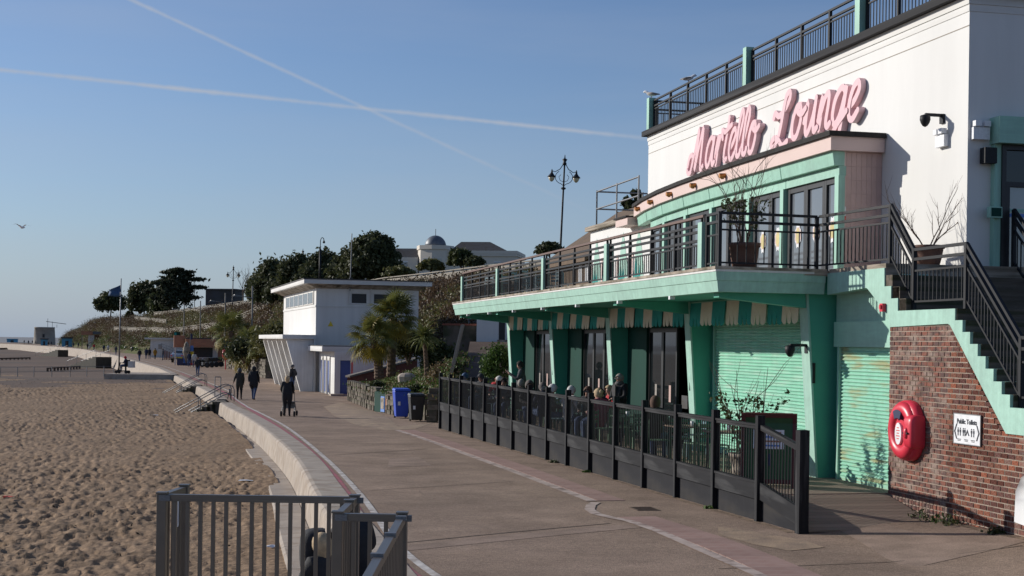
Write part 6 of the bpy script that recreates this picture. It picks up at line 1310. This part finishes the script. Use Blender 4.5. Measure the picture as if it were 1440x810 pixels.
# ---- beach fence and groynes
bf = thing('beach_wire_fence', 'low post and rail fence across the sand left of the flagpole', 'fence')
pts = [onz(x, y, -1.35) for x, y in ((-40, 532), (-12, 531.5), (0, 531.2), (24.6, 531), (47.6, 530.6), (72.7, 530.2), (98.5, 530), (122, 529.5), (146, 529), (160, 529))]
for q in pts: br('post', 'steel', q-Vector((0, 0, .6)), q+Vector((0, 0, 1.15)), .09, .09, bf, 'cyl')
for a, b in zip(pts[:-1], pts[1:]):
    for h in (1.12, .6): br('rail', 'steel', a+Vector((0, 0, h)), b+Vector((0, 0, h)), .04, .04, bf, 'cyl')
def groyne(label, a, b, h):
    t = thing('timber_groyne', label, 'groyne'); n = max(3, int((b-a).length/2.2))
    for k in range(n+1): q = a.lerp(b, k/n); br('pile', 'bark', q-Vector((0, 0, 1)), q+Vector((0, 0, h*.95)), .26, .26, t)
    for k in range(n):
        for j in range(2): br('plank', 'bark', a.lerp(b, k/n)+Vector((0, -.2, h*(.3+.45*j))), a.lerp(b, (k+1)/n-.004)+Vector((0, -.2, h*(.3+.45*j))), .12, h*.42, t)
groyne('low dark timber groyne below the far stairs', onz(67, 519, -1.9), onz(112, 516, -2.0), .22); groyne('long dark timber groyne at the left on the wet sand', onz(-60, 507, -2.4), onz(42, 504.5, -2.4), .4); groyne('far timber groyne near the shoreline', onz(-60, 492.5, -2.5), onz(18, 491, -2.5), .7); groyne('second far groyne by the end of the sea wall', onz(-30, 486, -2.5), onz(36, 487, -2.5), .7); groyne('rock armour groyne at the curve of the sea wall', onz(15, 484, -2.5), onz(44, 484.5, -2.5), 1.3)
# ---- gulls
def gull(label, loc, rz, flying=False, s=1.0):
    t = thing('gull', label, 'bird', tuple(loc), rz); mb = MB(); mb.tube([(0, -.26, .12), (0, -.14, .13), (0, 0, .14), (0, .12, .17), (0, .18, .23), (0, .25, .25), (0, .31, .235)], [.012, .055, .08, .065, .045, .05, .012], 10); ob('body', mb, 'white_sign', t, True)
    if flying:
        for k in (-1, 1): mb = MB(); mb.add([(k*.05, -.06, .16), (k*.05, .10, .17), (k*.35, .16, .34), (k*.75, -.02, .26), (k*.36, .02, .32)], [(0, 1, 2, 4), (4, 2, 3)]); ob('wing', mb, 'hair_grey', t)
    else:
        for k in (-1, 1):
            mb = MB(); mb.tube([(k*.06, .10, .17), (k*.075, -.08, .15), (k*.03, -.32, .12)], [.03, .045, .01], 6); ob('wing', mb, 'hair_grey', t, True); br('leg', 'orange_wood', (k*.03, .0, 0), (k*.03, 0, .09), .012, .012, t)
    t.scale = (s, s, s)
gull('gull perched on the far mint post of the roof terrace', cafe(3.93, 17.5, 9.94), R(60), False, .8); gull('gull perched on the roof railing beside the other gull', cafe(3.98, 14.6, 9.88), R(250), False, .7); gull('grey gull flying over the beach', at(31, 323, 60), R(60), True, .7)
# ================================================================== PEOPLE AND ANIMALS
def body_mesh(J, seg_mat, mats, name='body', sub=2):
    """one continuous skinned body: J joint->(xyz, radius); seg_mat list of (a, b, slot)"""
    names = list(J); idx = {n: i for i, n in enumerate(names)}; me = bpy.data.meshes.new(name); me.from_pydata([J[n][0] for n in names], [(idx[a], idx[b]) for a, b, _ in seg_mat], []); me.update()
    o = bpy.data.objects.new(name, me); C.objects.link(o); o.modifiers.new('skin', 'SKIN'); 
    if not me.skin_vertices: bpy.context.view_layer.update()
    for i, n in enumerate(names): r = J[n][1]; me.skin_vertices[0].data[i].radius = r if isinstance(r, tuple) else (r, r); me.skin_vertices[0].data[i].use_root = (n == 'pel')
    s = o.modifiers.new('sub', 'SUBSURF'); s.levels = sub; s.render_levels = sub
    dg = bpy.context.evaluated_depsgraph_get(); m2 = bpy.data.meshes.new_from_object(o.evaluated_get(dg)); bpy.data.objects.remove(o); m2.materials.clear()
    for m in mats: m2.materials.append(MATS[m])
    A = np.array([J[a][0] for a, b, _ in seg_mat]); B = np.array([J[b][0] for a, b, _ in seg_mat]); sl = [s for _, _, s in seg_mat]; D = B-A; LL = (D*D).sum(1)+1e-9
    rr = np.array([min(np.mean(J[a][1]), np.mean(J[b][1])) for a, b, _ in seg_mat])
    for p in m2.polygons:
        c = np.array(p.center); t = np.clip(((c-A)*D).sum(1)/LL, 0, 1); d = np.linalg.norm(A+D*t[:, None]-c, axis=1)-rr; p.material_index = sl[int(np.argmin(d))]; p.use_smooth = True
    return m2
def joints(pose, bulk=1.0):
    P = dict(pel=(0, 0, .96), sp=(0, 0, 1.16), ch=(0, -.01, 1.36), nk=(0, .0, 1.49), hd=(0, .02, 1.60), tp=(0, .0, 1.675), ns=(0, .105, 1.585))
    for s, n in ((-1, 'L'), (1, 'R')):
        P.update({'sh'+n: (s*.165, -.01, 1.42), 'el'+n: (s*.235, -.03, 1.14), 'wr'+n: (s*.215, .07, .91), 'hn'+n: (s*.205, .10, .82), 'hp'+n: (s*.09, 0, .91), 'kn'+n: (s*.10, .03, .50), 'an'+n: (s*.10, -.02, .09), 'to'+n: (s*.105, .13, .035)})
    up = ['pel', 'sp', 'ch', 'nk', 'hd', 'tp', 'ns']+[a+b for a in ('sh', 'el', 'wr', 'hn') for b in 'LR']
    def mv(n, d): P[n] = tuple(np.array(P[n])+np.array(d))
    if pose == 'walk':
        for n, s in (('L', 1), ('R', -1)): mv('kn'+n, (0, .13*s+.04, .02)); mv('an'+n, (0, .26*s-.02, .03 if s < 0 else 0)); mv('to'+n, (0, .26*s-.02, .0 if s > 0 else .02)); mv('wr'+n, (0, -.16*s, .03)); mv('hn'+n, (0, -.22*s, .05)); mv('el'+n, (0, -.07*s, 0))
    if pose in ('sit', 'sitback'):
        for n in up: mv(n, (0, 0, -.43))
        for s, n in ((-1, 'L'), (1, 'R')): P.update({'hp'+n: (s*.10, .04, .50), 'kn'+n: (s*.12, .45, .51), 'an'+n: (s*.12, .43, .09), 'to'+n: (s*.125, .57, .035), 'el'+n: (s*.25, .06, .76), 'wr'+n: (s*.13, .30, .70), 'hn'+n: (s*.08, .38, .71)})
        for n, d in (('nk', .03), ('hd', .05), ('tp', .04), ('ns', .05)): mv(n, (0, d, 0))
    if pose == 'phone':
        P.update(elL=(-.22, .10, 1.18), wrL=(-.10, .34, 1.34), hnL=(-.06, .40, 1.40), elR=(.22, .08, 1.17), wrR=(.08, .32, 1.30), hnR=(.04, .39, 1.35))
        for n in ('hd', 'tp', 'ns', 'nk'): mv(n, (0, .03, -.01))
    if pose == 'push':
        for s, n in ((-1, 'L'), (1, 'R')): P.update({'el'+n: (s*.25, .05, 1.15), 'wr'+n: (s*.22, .27, 1.0), 'hn'+n: (s*.20, .35, .98)})
    if pose == 'lead': P.update(elL=(-.27, .02, 1.16), wrL=(-.33, .14, .98), hnL=(-.35, .18, .90))
    if pose == 'pockets':
        for s, n in ((-1, 'L'), (1, 'R')): P.update({'el'+n: (s*.30, -.08, 1.16), 'wr'+n: (s*.19, .06, .99), 'hn'+n: (s*.15, .09, .95)})
    if pose == 'lean':
        P.update(elL=(-.24, .06, 1.14), wrL=(-.12, .26, 1.08), hnL=(-.06, .31, 1.08), elR=(.25, .03, 1.13), wrR=(.16, .24, 1.02), hnR=(.10, .31, 1.02))
    Rr = dict(pel=.15*bulk, sp=.145*bulk, ch=(.175*bulk, .135*bulk), nk=.062, hd=(.088, .108), tp=(.072, .085), ns=.016)
    for n in 'LR': Rr.update({'sh'+n: .078*bulk, 'el'+n: .056*bulk, 'wr'+n: .036, 'hn'+n: .034, 'hp'+n: .105*bulk, 'kn'+n: .068, 'an'+n: .045, 'to'+n: .036})
    return {k: (P[k], Rr[k]) for k in P}
def hair_mesh(c, kind, m):
    mb = MB(); v, f = [], []; nu, nv = 18, 9; r = {'bald': .0, 'short': .112, 'long': .12, 'bun': .116, 'hood': .135, 'cap': .118}[kind]
    for j in range(nv):
        ph = j/(nv-1)*R(128 if kind in ('short', 'bun', 'cap') else 150)
        for i in range(nu):
            t = 2*math.pi*i/nu; y = math.cos(t); lim = R(62) if kind != 'cap' else R(74); pp = min(ph, lim+(1-max(0, y))*R(80)) if y > -.2 else ph
            v.append((c[0]+r*.93*math.sin(pp)*math.sin(t), c[1]-.01+r*1.08*math.sin(pp)*y, c[2]+.015+r*1.12*math.cos(pp)-(.10*max(0, -y) if kind == 'long' and j > 5 else 0)))
    f = [(j*nu+i, j*nu+(i+1) % nu, (j+1)*nu+(i+1) % nu, (j+1)*nu+i) for j in range(nv-1) for i in range(nu)]; mb.add(v, f)
    if kind == 'bun': mb.lathe([(.01, -.05), (.05, -.02), (.055, .02), (.01, .055)], 8, (c[0], c[1]-.12, c[2]+.06))
    if kind == 'cap': mb.add([(c[0]+.10*math.sin(t)*q, c[1]+.05+(.16 if q > .9 else .06)*math.cos(t), c[2]+.055-.02*q) for q in (.8, 1) for t in np.linspace(-1.4, 1.4, 9)], [(i, i+1, 10+i, 9+i) for i in range(8)])
    return mb
def hand(parent, at_, d, side):
    mb = MB(); d = Vector(d).normalized(); x = d.cross(Vector((0, 0, 1))).normalized(); mb.tube([(0, 0, 0), d*.05, d*.09], [.028, .036, .03], 8)
    for k, l in enumerate((.062, .075, .07, .055)): o = x*(.027-.018*k); mb.tube([d*.08+o, d*(.08+l*.6)+o*1.1+Vector((0, 0, -.008)), d*(.08+l)+o*1.1+Vector((0, 0, -.028))], [.0095, .0085, .006], 5)
    mb.tube([d*.03+x*side*.03, d*.06+x*side*.055, d*.10+x*side*.058], [.011, .0095, .007], 5); ob('hand', mb, 'skin', parent, True, loc=at_)
def person(label, loc, rz, pose='stand', top='coat_black', legs='trousers_dark', hair='hair_brown', hk='short', h=1.70, bulk=1.1, long=False, detail=1, group=None, glasses=False, hat=None, shoe='shoe', scarf=None):
    t = thing('person', label, 'person', tuple(loc), rz, group); J = joints(pose, bulk)
    S_ = [('pel', 'sp', 0), ('sp', 'ch', 0), ('ch', 'nk', 0), ('nk', 'hd', 3), ('hd', 'tp', 3), ('hd', 'ns', 3)]
    for n in 'LR': S_ += [('ch', 'sh'+n, 0), ('sh'+n, 'el'+n, 0), ('el'+n, 'wr'+n, 0), ('wr'+n, 'hn'+n, 3), ('pel', 'hp'+n, 0 if long else 1), ('hp'+n, 'kn'+n, 1), ('kn'+n, 'an'+n, 1), ('an'+n, 'to'+n, 2)]
    if long:                                              # coat skirt reaching mid-thigh
        for n in 'LR': (x, y, z), r = J['hp'+n]; J['hp'+n] = ((x, y, z-.12), .125*bulk)
    ob_ = link('body', body_mesh(J, S_, (top, legs, shoe, 'skin'), 'body', 2 if detail else 1), t); c = J['hd'][0]
    if hk != 'bald': ob('hair' if not hat else 'cap', hair_mesh(c, hk, hair), hat or hair, t, True)
    if hat: ob('hair', hair_mesh((c[0], c[1]-.012, c[2]-.03), 'short', hair), hair, t, True, scale=(.98, .98, 1), loc=(0, 0, .015))
    if detail:
        for s in (-1, 1): bx('eye', 'ink', (c[0]+s*.033, c[1]+.098, c[2]+.008), (.018, .01, .010), t); bx('ear', 'skin', (c[0]+s*.092, c[1]-.005, c[2]-.005), (.016, .035, .055), t)
        bx('mouth', 'red_brick_far', (c[0], c[1]+.092, c[2]-.058), (.045, .012, .009), t)
        if glasses: bx('sunglasses', 'frame_black', (c[0], c[1]+.106, c[2]+.010), (.145, .02, .038), t)
        if detail > 1:
            for n, s in (('L', -1), ('R', 1)): a, b = Vector(J['wr'+n][0]), Vector(J['hn'+n][0]); hand(t, tuple(b-(b-a)*.4), b-a, -s)
    if scarf: mb = MB(); mb.lathe([(.075, 1.43), (.115, 1.45), (.12, 1.50), (.085, 1.54)], 14, (0, .01, (J['nk'][0][2]-1.49))); ob('scarf', mb, scarf, t, True); bx('scarf_tail', scarf, (.05, .16, J['nk'][0][2]-.22), (.11, .04, .36), t)
    t.scale = (h/1.72,)*3; return t
def toward(p, q): return math.atan2(-(q[0]-p[0]), q[1]-p[1])
# customers on the deck
def deckp(w, u, z=.70): return cafe(w, u, z)
TW = lambda deg: CA+R(deg)
person('seated person in a blue cap at the far end of the deck', deckp(.40, 26.4), TW(-60), 'sit', 'coat_navy', 'jeans', 'hair_grey', 'cap', hat='flag_blue')
person('seated person in a dark flat cap next to the blue cap wearer', deckp(.85, 25.5), TW(120), 'sit', 'coat_black', 'jeans', 'hair_grey', 'cap', hat='coat_grey')
person('bald seated person in a bright red jacket', deckp(1.05, 24.0), TW(150), 'sit', 'coat_red', 'jeans', 'hair_grey', 'bald')
person('white haired seated person in black beside the red jacket', deckp(.85, 22.6), TW(60), 'sit', 'coat_black', 'trousers_dark', 'hair_white', 'short')
pm = person('standing man in a dark jacket looking down at a phone', deckp(1.35, 22.0), TW(75), 'phone', 'coat_grey', 'trousers_dark', 'hair_dark', 'short', 1.76, 1.15, detail=2)
bx('phone', 'frame_black', (-.01, .46, 1.43), (.10, .012, .17), pm)
person('seated man in a tweed flat cap by the fence', deckp(.45, 15.6), TW(10), 'sit', 'coat_navy', 'jeans', 'hair_grey', 'cap', hat='cap_tweed', bulk=1.15)
person('seated person with pale grey hair leaning to a table', deckp(.45, 13.0), TW(-60), 'sit', 'coat_white', 'jeans', 'hair_white', 'short')
person('seated woman with brown hair and sunglasses', deckp(.80, 12.5), TW(140), 'sit', 'coat_black', 'jeans', 'hair_brown', 'long', glasses=True)
person('seated person with brown hair at the table of the blonde person', deckp(.85, 11.6), TW(40), 'sit', 'coat_navy', 'jeans', 'hair_brown', 'short')
person('seated blonde person with pinned up hair', deckp(.60, 10.9), TW(20), 'sit', 'pink_wool', 'jeans', 'hair_blonde', 'bun')
person('man with grey hair, sunglasses and scarf standing at a table', deckp(1.45, 12.1), TW(120), 'lean', 'coat_black', 'trousers_dark', 'hair_grey', 'short', 1.60, 1.2, glasses=True, scarf='scarf_grey', detail=2)
person('seated person with long brown hair seen from behind', deckp(.45, 6.5), TW(-30), 'sit', 'coat_olive', 'jeans', 'hair_brown', 'long')
person('seated person in a grey hat between the tweed cap and the pale haired person', deckp(.30, 14.3), TW(-100), 'sit', 'coat_grey', 'jeans', 'hair_grey', 'cap', hat='coat_white')
person('seated woman with blonde hair and a red top by the glass doors', deckp(1.7, 13.6), TW(100), 'sit', 'coat_red', 'jeans', 'hair_blonde', 'long')
person('seated dark haired person near the phone man', deckp(.5, 20.6), TW(150), 'sit', 'coat_navy', 'jeans', 'hair_dark', 'short')
person('seated grey haired person in an olive coat near the phone man', deckp(.6, 18.9), TW(-30), 'sit', 'coat_olive', 'jeans', 'hair_grey', 'short')
person('seated person in a black coat and woolly hat by the fence', deckp(.45, 17.2), TW(170), 'sit', 'coat_black', 'jeans', 'hair_brown', 'hood', hat='cap_tweed')
# pair sitting at the beach steps in front
def seat_at(px, py_head, Y, seat): p = at(px, py_head, Y); return Vector((p.x, p.y, seat-.45))
p1 = person('blonde person in a black padded coat sitting on the beach steps', seat_at(457, 742, 15.4, .07), R(40), 'sit', 'coat_black', 'jeans', 'hair_blonde', 'long', bulk=1.35, detail=2)
p2 = person('ginger haired person in black sitting on the sea wall', seat_at(496, 708, 15.8, .40), R(25), 'sit', 'coat_black', 'trousers_dark', 'hair_ginger', 'short', bulk=1.3, detail=2)
bp2 = thing('backpack', 'black backpack lying between the two people at the steps', 'backpack', (p2.location.x-.30, p2.location.y-.15, .42), .3); bpk = shell(0, .2, .26, .1, .24, .02, 3); ob('bag', bpk, 'coat_black', bp2, True, loc=(0, 0, .26)); bx('strap', 'rubber', (.02, .12, .3), (.03, .03, .4), bp2)
# walkers
a = ong(337, 562.5); wk1 = person('person in a dark parka and beanie walking a small dog', ong(336.5, 562), R(5), 'lead', 'coat_olive', 'trousers_dark', 'hair_dark', 'hood', 1.68, 1.15, True, hat='coat_grey', shoe='pink_wool')
person('broad person in a black hooded coat and jeans walking beside the dog walker', ong(356.5, 563), R(-5), 'walk', 'coat_black', 'jeans', 'coat_black', 'hood', 1.80, 1.35, True)
wr_ = person('blonde woman in a black coat pushing a wheeled walker', ong(403.5, 586), R(3), 'push', 'coat_black', 'trousers_dark', 'hair_blonde', 'long', 1.66, 1.3, True)
lm = person('man in cap and dark jacket leaning by the white kiosk fins', ong(411, 553), R(60), 'pockets', 'coat_black', 'jeans', 'hair_grey', 'cap', 1.75, 1.15, hat='coat_grey')
# wheeled walker
q = ong(401, 584); wf = thing('wheeled_walker', 'grey wheeled walking frame pushed by the blonde woman', 'walker', (wr_.location.x, wr_.location.y+.45, wr_.location.z), 0)
for s in (-1, 1):
    br('handle_tube', 'steel', (s*.24, -.12, .98), (s*.24, .1, .12), .03, .03, wf, 'cyl'); br('front_tube', 'steel', (s*.24, -.02, .62), (s*.26, .42, .12), .03, .03, wf, 'cyl'); br('grip', 'rubber', (s*.24, -.22, .98), (s*.24, -.08, .98), .04, .04, wf, 'cyl'); br('rear_tube', 'steel', (s*.24, .05, .45), (s*.27, -.25, .12), .03, .03, wf, 'cyl')
    for y in (-.25, .42): mb = MB(); mb.tube([(s*.27-.03, y, .11), (s*.27+.03, y, .11)], .11, 14); ob('wheel', mb, 'rubber', wf)
bx('seat', 'rubber', (0, .12, .56), (.44, .30, .04), wf); bx('basket', 'steel', (0, .30, .42), (.38, .2, .22), wf)
# dog on a lead
dl = Vector(wk1.location)+Vector((-.62, .35, 0)); dg_ = thing('dog', 'small scruffy grey brown dog on a lead', 'dog', tuple(dl), R(10))
DJ = dict(pel=((0, -.20, .33), .085), b1=((0, 0, .34), .095), ch=((0, .17, .33), .10), nk=((0, .28, .41), .06), hd=((0, .35, .48), .07), mz=((0, .46, .46), .035), tl=((0, -.30, .42), .025), tt=((0, -.34, .54), .015), e1=((-.05, .33, .56), .02), e2=((.05, .33, .56), .02)); DS = [('pel', 'b1', 0), ('b1', 'ch', 0), ('ch', 'nk', 0), ('nk', 'hd', 0), ('hd', 'mz', 0), ('pel', 'tl', 0), ('tl', 'tt', 0), ('hd', 'e1', 0), ('hd', 'e2', 0)]
for s, n in ((-1, 'L'), (1, 'R')):
    DJ.update({'fs'+n: ((s*.065, .18, .26), .04), 'fw'+n: ((s*.07, .17, .12), .025), 'fp'+n: ((s*.07, .20, .02), .025), 'hk'+n: ((s*.07, -.14, .22), .045), 'hh'+n: ((s*.07, -.27, .13), .025), 'hpw'+n: ((s*.07, -.23, .02), .025)})
    DS += [('ch', 'fs'+n, 0), ('fs'+n, 'fw'+n, 0), ('fw'+n, 'fp'+n, 0), ('pel', 'hk'+n, 0), ('hk'+n, 'hh'+n, 0), ('hh'+n, 'hpw'+n, 0)]
link('body', body_mesh(DJ, DS, ('dog_fur',), 'body', 1), dg_); br('collar', 'red_plastic', (0, .285, .40), (0, .30, .425), .14, .14, dg_, 'cyl')
ld = thing('dog_lead', 'thin dark lead from the walker to the dog', 'lead'); A = Vector(wk1.location)+Matrix.Rotation(R(5), 3, 'Z') @ Vector((-.35, .18, .88)); B = dl+Vector((0, .28, .45)); mb = MB(); mb.tube([A, (A+B)/2-Vector((0, 0, .06)), B], .008, 5); ob('strap', mb, 'coat_black', ld)
# distant walkers
far = [(278, 530, 'walk', 'coat_black', 'jeans', 'person in dark top and jeans walking towards the beach steps', 185), (196, 508, 'walk', 'coat_black', 'jeans', 'lone dark-coated walker on the far promenade', 180),
       (205.5, 505, 'stand', 'coat_navy', 'jeans', 'navy-coated person beside the mustard coat', 0), (210, 505, 'stand', 'coat_black', 'jeans', 'black-coated person beside the mustard coat', 0), (218, 505.5, 'walk', 'coat_mustard', 'trousers_dark', 'person in a long mustard coat by the white hut', 0),
       (146, 496, 'walk', 'coat_navy', 'trousers_dark', 'dark walker of the pair left of the lone walker', 0), (152, 495.5, 'walk', 'coat_white', 'jeans', 'pale-topped walker of the pair left of the lone walker', 180), (170, 494.5, 'stand', 'coat_black', 'trousers_dark', 'dark figure beside the flagpole line on the far promenade', 0), (191.5, 495, 'stand', 'coat_black', 'trousers_dark', 'dark figure by the bank near the white hut', 0)]
far += [(163, 499, 'walk', 'coat_grey', 'jeans', 'grey-coated walker between the pair and the flagpole', 0), (123, 492, 'walk', 'coat_black', 'trousers_dark', 'dark walker passing the far orange kiosk', 180), (132, 493, 'walk', 'coat_red', 'jeans', 'red-topped walker passing the far orange kiosk', 0), (229, 507, 'stand', 'coat_grey', 'jeans', 'grey-coated person beside the brick piers', 90), (266, 516, 'stand', 'coat_navy', 'jeans', 'navy-coated customer at the orange kiosk boards', 0), (273, 517, 'stand', 'coat_white', 'jeans', 'pale-topped customer at the orange kiosk counter', 20)]
for px, py, po, tp_, lg, lab, dg in far: person(lab, ong(px, py), R(dg), po, tp_, lg, 'hair_dark', 'short', 1.74, 1.2, 'mustard' in lab, 0)
for k, (px, py) in enumerate(((40, 484.3), (45.5, 484.2), (50, 484.1), (68, 487.2), (72, 487), (94, 488.4), (103, 489), (60, 485.6), (84, 487.6), (34, 483.6), (110, 489.6))): person('tiny dark figure on the far curve of the promenade', ong(px, py), k, 'walk', 'coat_black' if k % 2 else 'coat_navy', 'trousers_dark', 'hair_dark', 'short', 1.74, 1.3, False, 0, 'tiny figures on the far promenade')
for k, (px, py) in enumerate(((177.5, 496), (187, 497), (193.5, 497))):
    t = thing('litter_bin', 'black promenade litter bin against the bank', 'bin', tuple(ong(px, py)), 0, 'litter bins along the bank'); mb = MB(); mb.lathe([(.42, 0), (.48, 1.0), (.5, 1.05), (.46, 1.3), (.2, 1.42)], 14); ob('body', mb, 'black_bin', t, True); bx('slot', 'frame_black', (0, -.45, 1.12), (.5, .1, .15), t)
# mobility scooter and rider on the platform
sx = onz(173, 524, -.30); ms = thing('mobility_scooter', 'dark mobility scooter with pale rear box on the concrete platform', 'mobility scooter', (-35.7, 130.6, -.26), R(80))
for s in (-1, 1):
    for y in (-.45, .5): mb = MB(); mb.tube([(s*.28-.05, y, .15), (s*.28+.05, y, .15)], .15, 12); ob('wheel', mb, 'rubber', ms)
bx('deck', 'black_metal', (0, 0, .24), (.5, 1.1, .1), ms); bx('seat', 'rubber', (0, -.28, .68), (.5, .5, .12), ms); bx('seat_back', 'rubber', (0, -.54, 1.0), (.5, .1, .55), ms); br('tiller', 'black_metal', (0, .5, .25), (0, .25, 1.0), .08, .08, ms); br('handlebar', 'black_metal', (-.26, .24, 1.0), (.26, .24, 1.0), .04, .04, ms, 'cyl'); bx('rear_box', 'coat_white', (0, -.85, .85), (.55, .45, .6), ms); bx('seat_post', 'black_metal', (0, -.28, .45), (.12, .12, .4), ms)
person('rider in a dark red hat sitting on the mobility scooter', (-35.45, 130.65, -.01), R(80), 'sit', 'coat_navy', 'jeans', 'coat_red', 'hood', 1.75, 1.2, False, 0, hat='coat_red')
